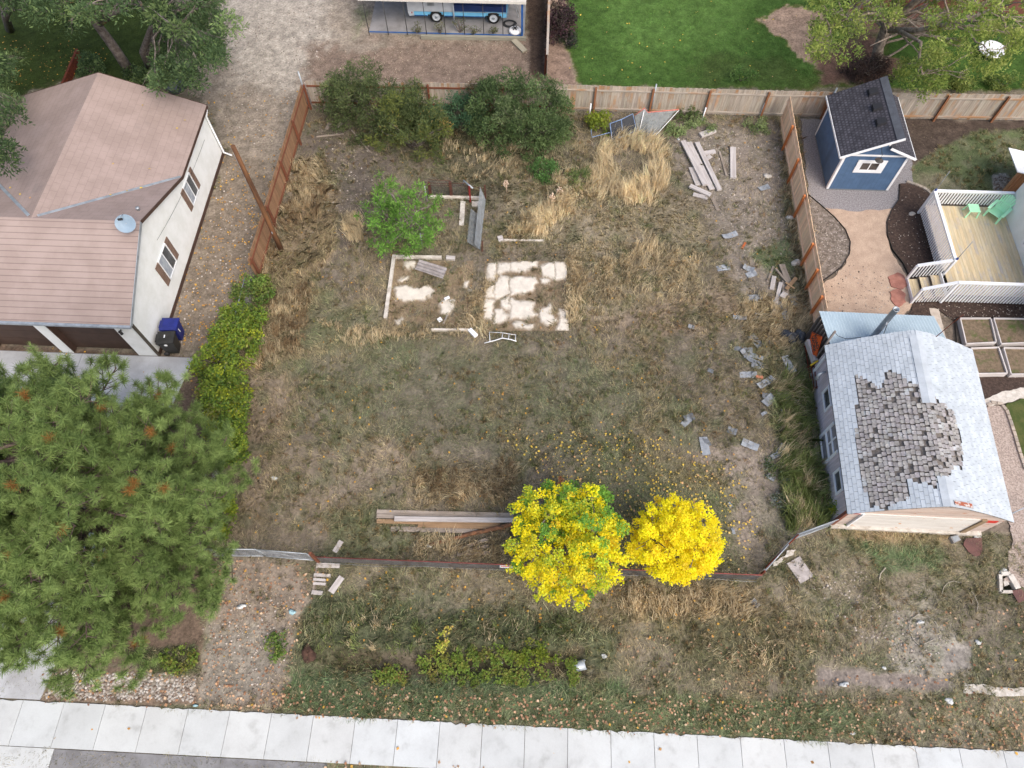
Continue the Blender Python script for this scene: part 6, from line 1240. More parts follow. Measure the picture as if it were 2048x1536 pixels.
# stump by the ditch
q = MB(); q.blob(g(618, 1308, .12), (.26, .32, .06), 8, 16, 8, .5); q.solo('rotten_stump', mk('rotten_wood', A(98, 72, 60), A(70, 52, 44), scale=6, rough=.95, fine=.3), 'dark rotten stump at the left end of the ditch', 'stump')
for i, (x, y, s, lb) in enumerate(((1862, 478, .16, 'pale stone lying alone on the dark mulch'), (1535, 352, .2, 'pale rock beside the orange fence near the timber pile'), (1583, 434, .25, 'white rock at the foot of the orange fence, the upper one'), (1592, 526, .25, 'white rock at the foot of the orange fence, the lower one'), (1245, 0, 0, ''))):
    if lb: q = MB(); q.blob(at(1824, 428, .05) if i == 0 else g(x, y, .03), (s, s * .8, s * .5), i + 20, 10, 7, .3); q.solo('rock', M_OLDC, lb, 'rock')
# ================================================================ DECK FURNITURE
M_MINT = mk('mint_plastic', A(186, 246, 204, 1.05), A(176, 240, 194, 1.05), rough=.5)
CH = thing('adirondack_chair', 'mint green slatted garden chair in the corner of the deck', 'chair', W(22.0, 24.1, zf))
fr = nrm(-U * .8 - V * .75); sd = np.array([-fr[1], fr[0], 0]); o = W(21.98, 24.12, zf)
def cp(f, s, z): return o + fr * f + sd * s + ZUP * z
q = MB()
for k in range(6): f = .32 - k * .11; q.bar(cp(f, -.27, .36 - k * .022), cp(f, .27, .36 - k * .022), .095, .025, up=ZUP + fr * -.2)
q.part('seat', M_MINT, CH)
q = MB(); hs = (.78, .9, .97, 1.0, .97, .9, .78)
for k in range(7): s = (k - 3) * .085; h = hs[k]; q.bar(cp(-.24, s * .85, .22), cp(-.24 - h * .36, s * 1.18, .22 + h * .78), .075, .02, up=fr)
q.bar(cp(-.42, -.3, .62), cp(-.42, .3, .62), .07, .025, up=fr); q.part('backrest', M_MINT, CH)
for s in (-1, 1):
    q = MB(); q.bar(cp(.42, s * .36, .55), cp(-.42, s * .36, .53), .13, .025); q.part('armrest', M_MINT, CH)
    q = MB(); q.bar(cp(.36, s * .33, 0), cp(.36, s * .33, .54), .09, .03, up=fr); q.part('leg', M_MINT, CH)
    q = MB(); q.bar(cp(.40, s * .29, .34), cp(-.62, s * .29, .02), .03, .1); q.part('leg', M_MINT, CH)
TB = thing('side_table', 'small mint green slatted side table by the deck railing', 'side table', W(20.85, 24.2, zf)); o2 = W(20.85, 24.2, zf)
q = MB()
for k in range(6): q.bar(o2 - U * .25 + V * (-.21 + k * .085) + ZUP * .42, o2 + U * .25 + V * (-.21 + k * .085) + ZUP * .42, .07, .025)
q.part('table_top', M_MINT, TB)
for sx_, sy_ in ((-1, -1), (1, -1), (1, 1), (-1, 1)): q = MB(); q.bar(o2 + U * sx_ * .22 + V * sy_ * .2 + ZUP * .405, o2 + U * sx_ * .27 + V * sy_ * .25, .07, .03, up=V); q.part('leg', M_MINT, TB)
# ================================================================ VEGETATION
def veg_mat(name, trans=.3, rough=.75, spec=.15): return mk(name, (1, 1, 1), (.86, .86, .86), scale=.9, rough=rough, spec=spec, trans=trans)
M_LEAF = veg_mat('leaf', .42, .6, .25); M_GRASS = veg_mat('grass_blade', .4, .8, .1); M_NEEDLE = veg_mat('pine_needle', .15, .7, .2); M_LITTER = veg_mat('dead_leaf', .15, .8, .1)
M_BARK = mk('bark', A(150, 140, 132), A(104, 94, 88), scale=7, rough=.95, fine=.25, fscale=30, bump=.4)
def unit(a): return a / np.maximum(np.linalg.norm(a, axis=-1, keepdims=True), 1e-9)
def leaf_mesh(name, C, nrm_bias, size, aspect, col, rng, axis=None, axis_w=0.0):
    """diamond leaves at C (n,3)"""
    n = len(C)
    N = unit(rng.normal(size=(n, 3)) + np.asarray(nrm_bias))
    T = unit(np.cross(N, rng.normal(size=(n, 3))))
    if axis is not None: T = unit(T + axis * axis_w)
    B = unit(np.cross(N, T)); s = np.asarray(size)[:, None] if np.ndim(size) else np.full((n, 1), size)
    v = np.stack((C - T * s * .5, C + B * s * aspect * .5 - T * s * .05, C + T * s * .5, C - B * s * aspect * .5 - T * s * .05), 1).reshape(-1, 3)
    return raw_mesh(name, v, np.arange(n * 4), np.full(n, 4), col)
def pick(pal, n, rng, jit=.18):
    cols = np.array([p[0] for p in pal]); w = np.array([p[1] for p in pal], float); w /= w.sum()
    c = cols[rng.choice(len(pal), n, p=w)]; return c * (1 + rng.uniform(-jit, jit, (n, 1)))
def crown_mesh(name, clumps, per_m2, size, aspect, pal0, seed, up=(0, 0, .7), clump_var=.22, axis_w=0.0, shell=.45, droop=0.0, pal_by_clump=True):
    rng = np.random.RandomState(seed); Cs = []; Ks = []; Ax = []
    for e_ in clumps:
        c, r = e_[:2]; pal = e_[2] if len(e_) > 2 else pal0
        r = np.atleast_1d(np.array(r, float)); r3 = np.array([r[0], r[0], r[-1]]) if len(r) < 3 else r
        n = max(6, int(per_m2 * 4 * math.pi * r3[0] * (r3[0] + r3[2]) / 2))
        d = unit(rng.normal(size=(n, 3))); q = (shell + (1 - shell) * rng.rand(n, 1)) * (1 + rng.normal(size=(n, 1)) * .10)
        P_ = np.asarray(c) + d * q * r3; P_[:, 2] -= droop * (q[:, 0] ** 2) * (1 - d[:, 2]) * r3[2]
        P_[:, 2] = np.maximum(P_[:, 2], .06)
        k = (1 + rng.uniform(-clump_var, clump_var))
        if pal_by_clump:
            a = rng.choice(len(pal), p=np.array([p[1] for p in pal]) / sum(p[1] for p in pal)); b = pick(pal, n, rng); base = np.array(pal[a][0])
            col = (b * .5 + base * .5) * k
        else: col = pick(pal, n, rng) * k
        Cs.append(P_); Ks.append(col); Ax.append(unit(d + np.array([0, 0, .3])))
    C = np.concatenate(Cs); K = np.clip(np.concatenate(Ks), 0, 1); X = np.concatenate(Ax)
    sz = size * (1 + rng.uniform(-.35, .35, len(C)))
    return leaf_mesh(name, C, up, sz, aspect, K, rng, X if axis_w else None, axis_w)
def branch(mb, a, b, r0, r1, rr, sag=0.0, n=5, wig=.12):
    a = np.asarray(a, float); b = np.asarray(b, float); L = np.linalg.norm(b - a); pts = []
    for i in range(n + 1):
        t = i / n; p = a + (b - a) * t + ZUP * sag * math.sin(math.pi * t) * L
        if 0 < i < n: p = p + np.array([rr.uniform(-1, 1), rr.uniform(-1, 1), rr.uniform(-1, 1)]) * wig * L / n * 2
        pts.append(p)
    mb.tube(pts, [r0 + (r1 - r0) * i / n for i in range(n + 1)], 6, caps=False); return pts
def shrub(name, label, cat, base, rx, ry, h, pal, seed, nclump=18, cr=.4, per=60, size=.11, aspect=.5, group=None, stems=6, axis_w=0.0, up=(0, 0, .7), low=.25, spread=1.0, stem_r=.02, lean=(0, 0), droop=0.0, clump_var=.22):
    rr = random.Random(seed); base = np.asarray(base, float).copy(); T = thing(name, label, cat, base, group); cl = []
    for i in range(nclump):
        a = rr.uniform(0, 6.283); q = math.sqrt(rr.random()) ; z = h * (low + (1 - low) * rr.random() ** .7 * (1 - .55 * q * q))
        c = base + U * math.cos(a) * rx * q * .86 + V * math.sin(a) * ry * q * .86 + ZUP * max(z - cr * .6, cr * .35) + U * lean[0] * z + V * lean[1] * z
        k = cr * rr.uniform(.65, 1.25); cl.append((c, (k, k, k * .8)))
    link_mesh('foliage', (lambda me_: me_)(shift(crown_mesh('foliage', cl, per, size, aspect, pal, seed, up, axis_w=axis_w, droop=droop, clump_var=clump_var), base)), M_LEAF, T)
    m = MB()
    for c, k in cl[:: max(1, len(cl) // stems)]: branch(m, base - ZUP * .05 + U * rr.uniform(-.1, .1) * rx, c, stem_r * 1.6, stem_r * .5, rr, .05)
    m.part('stem', M_BARK, T); return T
def shift(me_, base):
    n = len(me_.vertices); co = np.empty(n * 3, np.float32); me_.vertices.foreach_get('co', co); co = co.reshape(-1, 3) - np.asarray(base, np.float32); me_.vertices.foreach_set('co', co.ravel()); me_.update(); return me_
def tree(name, label, base, trunks, clumps, pal, seed, per, size, aspect, tr=.14, up=(0, 0, .7), axis_w=0.0, droop=0.0, cat='tree', bark=None, nb=40, shell=.4, clump_var=.22, group=None):
    """trunks: list of polylines with radii; clumps: (centre, radius); boughs are grown from the nearest trunk point"""
    rr = random.Random(seed); T = thing(name, label, cat, base, group)
    link_mesh('crown', shift(crown_mesh('crown', clumps, per, size, aspect, pal, seed, up, axis_w=axis_w, droop=droop, shell=shell, clump_var=clump_var), BASE[T.name]), M_LEAF, T)
    allp = []
    for pts, rs in trunks:
        m = MB(); pts = [np.asarray(p, float) for p in pts]; m.tube(pts, rs, 9); m.part('trunk', bark or M_BARK, T)
        for i in range(len(pts) - 1):
            for t in (0, .33, .66): allp.append((pts[i] + (pts[i + 1] - pts[i]) * t, rs[i]))
    m = MB()
    for e_ in rr.sample(clumps, min(nb, len(clumps))):
        c, r = e_[:2]; c = np.asarray(c, float); cand = [(np.linalg.norm(c - p) + max(0, p[2] - c[2]) * 1.5, p, q) for p, q in allp]; _, p, q = min(cand, key=lambda e: e[0] + rr.uniform(0, .8))
        k = min(q * .5, .07); pts = branch(m, p, c, k, .012, rr, .04)
        for s in range(3): e = c + np.array([rr.uniform(-1, 1), rr.uniform(-1, 1), rr.uniform(-.6, .5)]) * np.atleast_1d(r)[0] * .9; branch(m, pts[-2], e, .014, .005, rr, 0, 3)
    m.part('branches', bark or M_BARK, T); return T
G_ = lambda r, g, b, k=1.0: tuple(c * k for c in s2l(r, g, b))
# ---- the two autumn trees
def dome(c, rx, ry, rz, n, cr, rr, pw=.45):
    out = []
    for _ in range(n):
        d = np.array([rr.gauss(0, 1), rr.gauss(0, 1), rr.gauss(0, 1)]); d = d / np.linalg.norm(d); q = rr.random() ** pw
        k = cr * rr.uniform(.6, 1.25); out.append((np.asarray(c) + U * d[0] * (rx - k * .5) * q + V * d[1] * (ry - k * .5) * q + ZUP * d[2] * rz * q, (k, k, k * .8)))
    return out
rr = random.Random(5)
b1 = at(1126, 1119); c1 = b1 + ZUP * 2.6
cl = dome(c1 + V * .1, 2.35, 2.45, 1.55, 380, .25, rr, .36)
GRN = [(G_(150, 190, 72), 2), (G_(118, 164, 66), 2), (G_(96, 146, 60), 1)]
cl = [(c, r, GRN) if rr.random() < .12 + .5 * max(0, min(1, ((c - c1) @ V + .4 * abs((c - c1) @ U)) / 2.2)) else (c, r) for c, r in cl]
tree('autumn_tree', 'bushy tree half green half yellow leaning over the low front fence', b1, [([b1, b1 + ZUP * 1.0 + U * .05, b1 + ZUP * 2.2 + V * .1], [.13, .11, .07]), ([b1 + ZUP * .8, b1 + ZUP * 2 - U * .7, b1 + ZUP * 3.2 - U * 1.2], [.08, .06, .03]), ([b1 + ZUP * .8, b1 + ZUP * 2 + U * .7 + V * .5, b1 + ZUP * 3.3 + U * 1.1], [.08, .06, .03])],
     cl, [(G_(255, 236, 30), 3), (G_(232, 226, 60), 2), (G_(176, 206, 70), 1.2), (G_(132, 176, 70), .6), (G_(250, 212, 60), .8)], 5, 130, .082, .75, up=(0, 0, 2.2), axis_w=.5, clump_var=.12)
b2 = at(1327, 1112); c2 = b2 + ZUP * 2.4
cl = dome(c2, 1.8, 1.62, 1.35, 380, .21, rr, .33)
tree('autumn_tree', 'round tree in pure bright yellow leaf by the low front fence', b2, [([b2, b2 + ZUP * .9, b2 + ZUP * 2.0 + U * .1], [.11, .09, .05]), ([b2 + ZUP * .7, b2 + ZUP * 1.8 - U * .6, b2 + ZUP * 2.8 - U * .9 + V * .2], [.07, .05, .02]), ([b2 + ZUP * .7, b2 + ZUP * 1.8 + U * .5 + V * .4, b2 + ZUP * 2.8 + U * .9], [.07, .05, .02])],
     cl, [(G_(255, 244, 40), 6), (G_(255, 234, 44), 3), (G_(250, 226, 60), 1.2), (G_(244, 206, 70), .4)], 6, 170, .072, .75, up=(0, 0, 2.2), axis_w=.5, clump_var=.10)
# ---- big pine by the pavement
pb = at(294, 1104); PT_ = thing('pine_tree', 'huge green pine with round needle tufts spreading over the driveway', 'pine tree', pb)
rng = np.random.RandomState(3); rr = random.Random(3); tuf = []; m = MB(); limbs = MB()
m.tube([pb - ZUP * .1, pb + ZUP * 3, pb + ZUP * 7 - U * .2, pb + ZUP * 10.6], [.34, .28, .18, .06], 10); m.part('trunk', mk('pine_bark', A(132, 104, 86), A(84, 68, 60), scale=5, rough=.95, fine=.3, fscale=25, bump=.5), PT_)
tries = 0
for k in range(130):
    z0 = 1.6 + 8.6 * (k / 130); a = k * 2.399 + rr.uniform(-.3, .3)
    prof = math.sin(min(1, (z0 + .6) / 4.2) * math.pi / 2) * max(.12, (1 - ((z0 - 4.0) / 7.6) ** 2 if z0 > 4 else 1))
    L = 5.4 * prof * rr.uniform(.68, 1.04)
    d = U * math.cos(a) + V * math.sin(a); s = pb + ZUP * z0
    e = s + d * L + ZUP * (L * rr.uniform(.0, .18) - .25); mid = (s + e) / 2 - ZUP * L * .05
    limbs.tube([s, mid, e], [.075, .05, .018], 6, caps=False)
    nsub = int(4 + L * 3.1)
    for j in range(nsub):
        t = .22 + .78 * ((j + rr.random()) / nsub) ** .8; q = s * (1 - t) ** 2 + mid * 2 * t * (1 - t) + e * t * t; side = nrm(np.cross(d, ZUP)) * (1 if j % 2 else -1)
        l2 = rr.uniform(.35, 1.25) * (1.15 - t * .5); tip = q + nrm(side * rr.uniform(.3, 1) + d * rr.uniform(.3, 1)) * l2 + ZUP * (rr.uniform(.12, .5))
        limbs.tube([q, (q + tip) / 2 - ZUP * .03, tip], [.02, .014, .008], 4, caps=False); tuf.append((tip, nrm(tip - q + ZUP * .7)))
        for _ in range(rr.choice((1, 2, 2, 3))): tp = (q + tip) / 2 + np.array([rr.uniform(-.4, .4), rr.uniform(-.4, .4), rr.uniform(.05, .4)]); limbs.tube([(q + tip) / 2, tp], [.01, .007], 3, caps=False); tuf.append((tp, nrm(tp - q + ZUP * .7)))
limbs.part('branches', mk('pine_limb', A(120, 104, 96), A(86, 74, 70), scale=6, rough=.95), PT_)
C = np.array([t[0] for t in tuf]); D_ = np.array([t[1] for t in tuf]); nn = 130
n = len(C) * nn; base = np.repeat(C, nn, 0); ax = np.repeat(D_, nn, 0)
dirs = unit(unit(rng.normal(size=(n, 3))) + ax * .32); Ln = rng.uniform(.15, .25, (n, 1)); st = base + ax * rng.uniform(-.18, .08, (n, 1))
side = unit(np.cross(dirs, rng.normal(size=(n, 3)))); wd_ = .0065
v = np.stack((st - side * wd_, st + side * wd_, st + dirs * Ln + side * wd_ * .4, st + dirs * Ln - side * wd_ * .4), 1).reshape(-1, 3)
tv = np.repeat(rng.rand(len(C), 1), nn, 0); col = (np.array(G_(100, 122, 66, 1.0)) * (1 - tv) + np.array(G_(138, 160, 94, 1.0)) * tv) * (1 + rng.uniform(-.25, .25, (n, 1)))
dry = np.repeat(rng.rand(len(C), 1) < .012, nn, 0); col = np.where(dry, np.array(G_(150, 110, 60)), col)
link_mesh('crown', raw_mesh('crown', v - pb, np.arange(n * 4), np.full(n, 4), col), M_NEEDLE, PT_)
# ---- yellow green hedge along the left
HG = 'hedge shrubs along the left side of the lot'
YG = [(G_(146, 166, 62), 2), (G_(122, 148, 64), 2.4), (G_(182, 186, 56), .8), (G_(92, 120, 56), 2.2), (G_(150, 140, 90), .6)]
GR = [(G_(112, 140, 64), 2), (G_(90, 118, 58), 2), (G_(150, 160, 84), 1), (G_(140, 130, 100), .6)]
for (x, y), rx, ry, h, pal, sd, lb in (((505, 592), 1.1, .8, 1.5, GR, 31, 'dull green straggly shrub at the near end of the red brown fence'), ((487, 640), 1.0, .9, 1.6, YG, 32, 'yellow green hedge shrub just below the dull green one'), ((480, 664), 1.0, .8, 1.6, YG, 131, 'yellow green hedge shrub level with the lower end of the white house'), ((464, 716), 1.1, .8, 1.7, YG, 132, 'yellow green hedge shrub directly right of the wheelie bins'), ((455, 772), 1.2, .8, 1.8, YG, 133, 'yellow green hedge shrub at the corner of the garage apron'), ((456, 826), 1.1, .8, 1.8, YG, 134, 'yellow green hedge shrub half way down the pine edge'), ((458, 878), .9, .8, 1.6, YG, 135, 'yellow green hedge shrub near the lower end of the hedge'), ((473, 688), 1.2, .9, 1.8, YG, 33, 'yellow green hedge shrub level with the wheelie bins'), ((452, 742), 1.5, 1.0, 1.9, YG, 34, 'widest yellow green hedge shrub beside the garage apron'), ((455, 800), 1.2, .9, 2.0, YG, 35, 'brightest yellow green hedge shrub touching the pine'), ((452, 850), .9, .8, 1.7, YG, 36, 'small yellow green hedge shrub at the pine edge'), ((462, 905), .8, 1.0, 1.5, YG, 38, 'yellow green hedge shrub poking out between the pine and the dry grass'), ((434, 1030), .95, 1.25, 1.6, [(G_(140, 156, 50), 2), (G_(108, 132, 54), 2), (G_(170, 170, 70), .8)], 37, 'olive green shrub between the pine and the front gate')):
    shrub('hedge_shrub', lb, 'shrub', g(x + 6, y), rx, ry, h, pal, sd, nclump=30, cr=.33, per=70, size=.12, aspect=.6, group=HG, up=(0, 0, 1), low=.15)
# ---- bushes below the back fence
DG = [(G_(92, 106, 66), 3), (G_(110, 124, 78), 2), (G_(78, 90, 58), 2), (G_(136, 142, 98), .7)]
shrub('bush', 'dark olive green bush nearest the left corner of the back fence', 'bush', g(752, 246), 3.2, 2.1, 3.9, DG, 41, nclump=120, cr=.46, per=60, size=.17, aspect=.24, axis_w=1.4, low=.08, stems=12, lean=(0, .05))
shrub('bush', 'olive bush with orange tinted shoot tips in front of the dark bushes', 'bush', g(826, 292), 2.5, 1.9, 3.5, DG[:2] + [(G_(130, 138, 66), 1.4), (G_(186, 150, 92), .22)], 42, nclump=64, cr=.44, per=70, size=.16, aspect=.26, axis_w=1.2, low=.06, stems=12)
for i, (x, y, z) in enumerate(((780, 215, 2.4), (818, 210, 2.7), (845, 222, 2.5), (800, 260, 1.8), (850, 190, 2.8), (795, 180, 2.9))): pass
shrub('bush', 'small teal green bush in the gap of the dark bushes', 'bush', g(915, 252), 1.9, 1.3, 2.5, [(G_(84, 120, 88), 3), (G_(70, 100, 72), 2), (G_(108, 140, 96), 1)], 43, nclump=50, cr=.38, per=75, size=.16, aspect=.26, axis_w=1.2, low=.1)
shrub('bush', 'brownish sparse bush between the teal bush and the biggest bush', 'bush', g(960, 232), 1.1, .9, 2.8, [(G_(120, 100, 72), 2), (G_(96, 96, 62), 2)], 44, nclump=24, cr=.36, per=40, size=.11, aspect=.4, low=.2)
shrub('bush', 'biggest dark green bush against the back fence', 'bush', g(1038, 268), 3.2, 2.4, 4.1, [(G_(90, 112, 68), 3), (G_(110, 132, 82), 2), (G_(76, 96, 60), 2), (G_(142, 156, 112), .7)], 45, nclump=170, cr=.44, per=62, size=.15, aspect=.3, axis_w=1.2, low=.06, stems=14)
shrub('bush', 'low green bush tucked at the right foot of the biggest bush', 'bush', g(1112, 262), 1.0, .9, 1.1, [(G_(88, 106, 66), 2), (G_(110, 120, 78), 1)], 46, nclump=20, cr=.34, per=60, size=.12, aspect=.4, low=.1)
shrub('sapling', 'small yellow green sapling left of the blue framed screen', 'sapling', g(1200, 258), .75, .6, 1.4, [(G_(146, 158, 56), 2), (G_(120, 140, 56), 2)], 47, nclump=18, cr=.3, per=70, size=.13, aspect=.5, low=.2)
for i, ((x, y), rx, h, lb) in enumerate((((1346, 262), .62, .65, 'silvery green sage clump nearest the fallen net'), ((1400, 258), .8, .7, 'silvery green sage clump behind the timber pile'), ((1512, 256), .75, .7, 'silvery green sage clump near the orange fence corner'), ((1376, 232), .8, .8, 'dark green low clump against the back fence boards'))):
    shrub('sage_bush', lb, 'bush', g(x, y), rx, rx * .85, h, [(G_(150, 166, 112), 2), (G_(116, 138, 86), 2), (G_(176, 184, 140), .8)] if i < 3 else [(G_(96, 118, 70), 2), (G_(120, 136, 84), 1)], 50 + i, nclump=16, cr=.26, per=90, size=.09, aspect=.6, low=.15)
shrub('bush', 'leafy green weed bush in the dry grass below the dark bushes', 'bush', g(1088, 348), .9, .8, 1.2, [(G_(92, 128, 72), 3), (G_(110, 150, 80), 1)], 56, nclump=20, cr=.32, per=70, size=.15, aspect=.3, axis_w=1.2, low=.1)
shrub('bush', 'thin grassy green bush at the left of the tall straw ring', 'bush', g(1158, 366), .7, .7, 1.2, [(G_(104, 128, 74), 3), (G_(140, 146, 90), 1)], 57, nclump=16, cr=.3, per=60, size=.17, aspect=.2, axis_w=1.5, low=.1)
shrub('bush', 'small green weed growing up the barn wall by the last window', 'bush', g(1672, 1022), .6, .5, 1.3, [(G_(120, 150, 66), 2), (G_(96, 130, 56), 2), (G_(190, 180, 60), .3)], 58, nclump=14, cr=.26, per=60, size=.2, aspect=.3, axis_w=1.2, low=.2)
for i, ((x, y), lb) in enumerate((((1560, 1010), 'white flowered weed in the tall grass by the barn'), ((1546, 940), 'grey green weed by the pale splintered boards'))): shrub('weed', lb, 'weed', g(x, y), .5, .5, .5, [(G_(170, 176, 176), 1.5 if i == 0 else .4), (G_(90, 112, 66), 2)], 60 + i, nclump=12, cr=.2, per=80, size=.07, aspect=.7, low=.2)
# bright green tree in the lot
bt = g(838, 492); rr = random.Random(8); cl = dome(bt + ZUP * 2.1 - U * .55 + V * .2, 2.5, 2.4, 1.7, 130, .34, rr)
tree('young_tree', 'bright green feathery young tree in the middle of the lot', bt, [([bt, bt + ZUP * .9 - U * .15, bt + ZUP * 2.4 - U * .5, bt + ZUP * 3.6 - U * .75], [.09, .075, .05, .02]), ([bt + ZUP * .5, bt + ZUP * 1.6 - U * 1.0, bt + ZUP * 2.7 - U * 1.7 + V * .3], [.06, .045, .02])],
     cl, [(G_(116, 160, 70), 3), (G_(138, 178, 84), 2), (G_(96, 138, 60), 2)], 8, 46, .17, .26, axis_w=1.8, up=(0, 0, .8), shell=.15)
# ---- trees behind the tan roofed house
TLp = [(G_(94, 118, 76), 3), (G_(80, 102, 66), 3), (G_(136, 158, 98), 1.3), (G_(66, 86, 56), 2)]
def spray(pxs, zs, r, rr): return [(at(x, y, z), (r * rr.uniform(.7, 1.3), r * rr.uniform(.7, 1.3), r * .55)) for (x, y), z in zip(pxs, zs)]
rr = random.Random(12)
ba = at(262, 147); tip = at(195, 50, 3.6)
pts = []; zs = []
for _ in range(95):
    x, y = rr.gauss(205, 95), rr.uniform(-90, 70)
    if 150 < x < 300 and y > 22: continue
    pts.append((x, y)); zs.append(rr.uniform(4.5, 8.5))
tree('shade_tree', 'dark green tree with a thick leaning grey trunk behind the tan roof', ba, [([ba, (ba + tip) / 2 + U * .06, tip, at(170, 20, 5.2), at(150, -30, 7)], [.30, .26, .23, .18, .08]), ([tip, at(240, 20, 5.2), at(290, -20, 7)], [.16, .1, .05])], spray(pts, zs, .62, rr), TLp, 12, 46, .2, .3, axis_w=1.3, droop=.5, bark=mk('grey_bark', A(156, 146, 140), A(110, 100, 94), scale=5, rough=.95, fine=.25, fscale=26, col3=A(176, 140, 96), s3=1.3, t3=(.6, .7)))
bb = at(303, 143); pts = []; zs = []
for _ in range(120): x = rr.uniform(305, 440); pts.append((x, rr.uniform(-60, 165 - max(0, x - 390) * .9))); zs.append(rr.uniform(2.2, 6.8))
tree('shade_tree', 'dark green tree overhanging the gravel alley beside the tan roofed house', bb, [([bb, at(285, 105, 1.9), at(300, 60, 4), at(330, 20, 6)], [.2, .17, .12, .05]), ([at(300, 60, 4), at(380, 60, 5.2)], [.1, .04])], spray(pts, zs, .6, rr), TLp, 13, 46, .19, .3, axis_w=1.3, droop=.5)
bc = at(-60, 250); pts = []; zs = []
for _ in range(60): pts.append((rr.uniform(-190, 28), rr.uniform(110, 330))); zs.append(rr.uniform(2.5, 7))
tree('shade_tree', 'dark green tree at the left photo edge beside the tan roof', bc, [([bc, bc + ZUP * 3, bc + ZUP * 7], [.2, .16, .05])], spray(pts, zs, .62, rr), TLp, 14, 46, .2, .3, axis_w=1.3, droop=.5)
bd = at(20, 60); pts = []; zs = []
for _ in range(60): pts.append((rr.uniform(-120, 130), rr.uniform(-130, 22))); zs.append(rr.uniform(4.5, 9))
tree('shade_tree', 'dark green tree in the top left corner with a bare grey limb', bd, [([bd, at(10, 30, 2.4), at(40, -10, 5), at(60, -60, 7)], [.24, .2, .14, .06])], spray(pts, zs, .62, rr), TLp, 15, 46, .2, .3, axis_w=1.3, droop=.5)
for (x, y), rx, h, lb, sd in (((190, 150), .9, 1.4, 'dark green bush between the leaning trunk and the lawn', 16), ((285, 160), .8, 1.0, 'low green bush at the foot of the two trunks', 17), ((325, 150), .7, 1.0, 'low green bush beside the grey tarp bundle', 18)):
    shrub('bush', lb, 'bush', at(x, y), rx, rx, h, TLp, sd, nclump=22, cr=.36, per=60, size=.14, aspect=.5)
RB = MB(); RB.bar(at(128, 175, .2), at(158, 105, .2), .12, .5); RB.solo('garden_wall', M_RUST, 'low rusty red edging board on the dark lawn behind the tan roof', 'edging')
# ---- tree and bushes at the top right
rr = random.Random(22); be = at(1752, 128); pts = []; zs = []
for _ in range(420):
    x = rr.uniform(1625, 2120); y = rr.uniform(-90, 200)
    lim = 120 + max(0, (1850 - abs(x - 1850)) - 1760) * .9 if x < 1900 else 175 - (x - 1900) * .42
    if 1730 < x < 1800 and y > 40: continue
    if x < 1740 and y > 118: continue
    if y > lim or (1790 < x < 1830 and 45 < y < 120): continue
    pts.append((x, y)); zs.append(2.2 + 5.6 * rr.random() * max(.25, min(1, (210 - y) / 170)))
LG = [(G_(156, 170, 84), 3), (G_(128, 150, 74), 2.4), (G_(182, 186, 110), 1), (G_(104, 128, 66), 1.4)]
tk = [([be, at(1757, 95, 1.0), at(1778, 40, 2.8), at(1800, -10, 4.4), at(1820, -70, 6.4)], [.34, .28, .24, .2, .1]), ([at(1762, 88, 1.2), at(1800, 30, 3.0), at(1850, -14, 4.6), at(1900, -60, 6.5)], [.24, .2, .15, .07]), ([at(1772, 60, 2.2), at(1840, 60, 4.2), at(1930, 40, 5.4), at(2010, 10, 6.4)], [.16, .12, .09, .04]),
      ([at(1776, 28, 2.9), at(1735, 26, 3.8), at(1690, 38, 4.2), at(1645, 60, 3.9)], [.11, .08, .06, .03]), ([at(1800, 62, 3.4), at(1842, 85, 4.2), at(1838, 120, 3.6), at(1848, 160, 2.9)], [.10, .08, .06, .025]), ([at(1800, 66, 3.2), at(1770, 78, 3.5), at(1740, 92, 3.2)], [.07, .05, .02]), ([at(1838, 125, 3.5), at(1815, 128, 3.2)], [.05, .02])]
tree('large_tree', 'large pale green tree with bare grey branches over the lawn behind the blue shed', be, tk, spray(pts, zs, .46, rr), LG, 22, 44, .17, .34, axis_w=.9, droop=.6, nb=120, bark=mk('pale_bark', A(176, 162, 148), A(128, 114, 102), scale=6, rough=.95, fine=.2, fscale=30), shell=.25)
PU = [(G_(78, 60, 66), 3), (G_(60, 48, 52), 2), (G_(110, 76, 84), 1), (G_(70, 74, 54), 1)]
shrub('purple_bush', 'dark purple bush at the foot of the large pale green tree', 'bush', at(1735, 150), 1.7, 1.1, 1.3, [(G_(84, 70, 66), 3), (G_(66, 56, 54), 2), (G_(104, 88, 80), 1)], 71, nclump=44, cr=.36, per=70, size=.09, aspect=.5, low=.12)
shrub('purple_bush', 'tall burgundy shrub beside the end on fence and the lawn', 'bush', at(1118, 62), 1.0, 1.5, 2.0, PU, 72, nclump=40, cr=.4, per=60, size=.12, aspect=.5, low=.1)
shrub('bush', 'blackish shrub below the burgundy one at the lawn edge', 'bush', at(1133, 88), .6, .7, 1.0, [(G_(60, 58, 60), 2), (G_(70, 82, 56), 1.4)], 73, nclump=18, cr=.3, per=60, size=.1, aspect=.5)
shrub('bush', 'light green feathery shrub on the lawn just behind the back fence', 'bush', at(1482, 160), .8, .55, .9, [(G_(126, 158, 86), 2), (G_(100, 136, 70), 2)], 74, nclump=18, cr=.26, per=60, size=.15, aspect=.25, axis_w=1.2)
for (x, y), rx, lb, sd in (((1915, 172), 1.0, 'green bush behind the back fence right of the large tree', 75), ((2010, 172), 1.3, 'yellowish green bush behind the back fence at the photo edge', 76)): shrub('bush', lb, 'bush', at(x, y), rx, .6, .9, [(G_(120, 138, 70), 2), (G_(150, 156, 84), 1), (G_(96, 118, 60), 2)], sd, nclump=24, cr=.3, per=60, size=.11, aspect=.5)
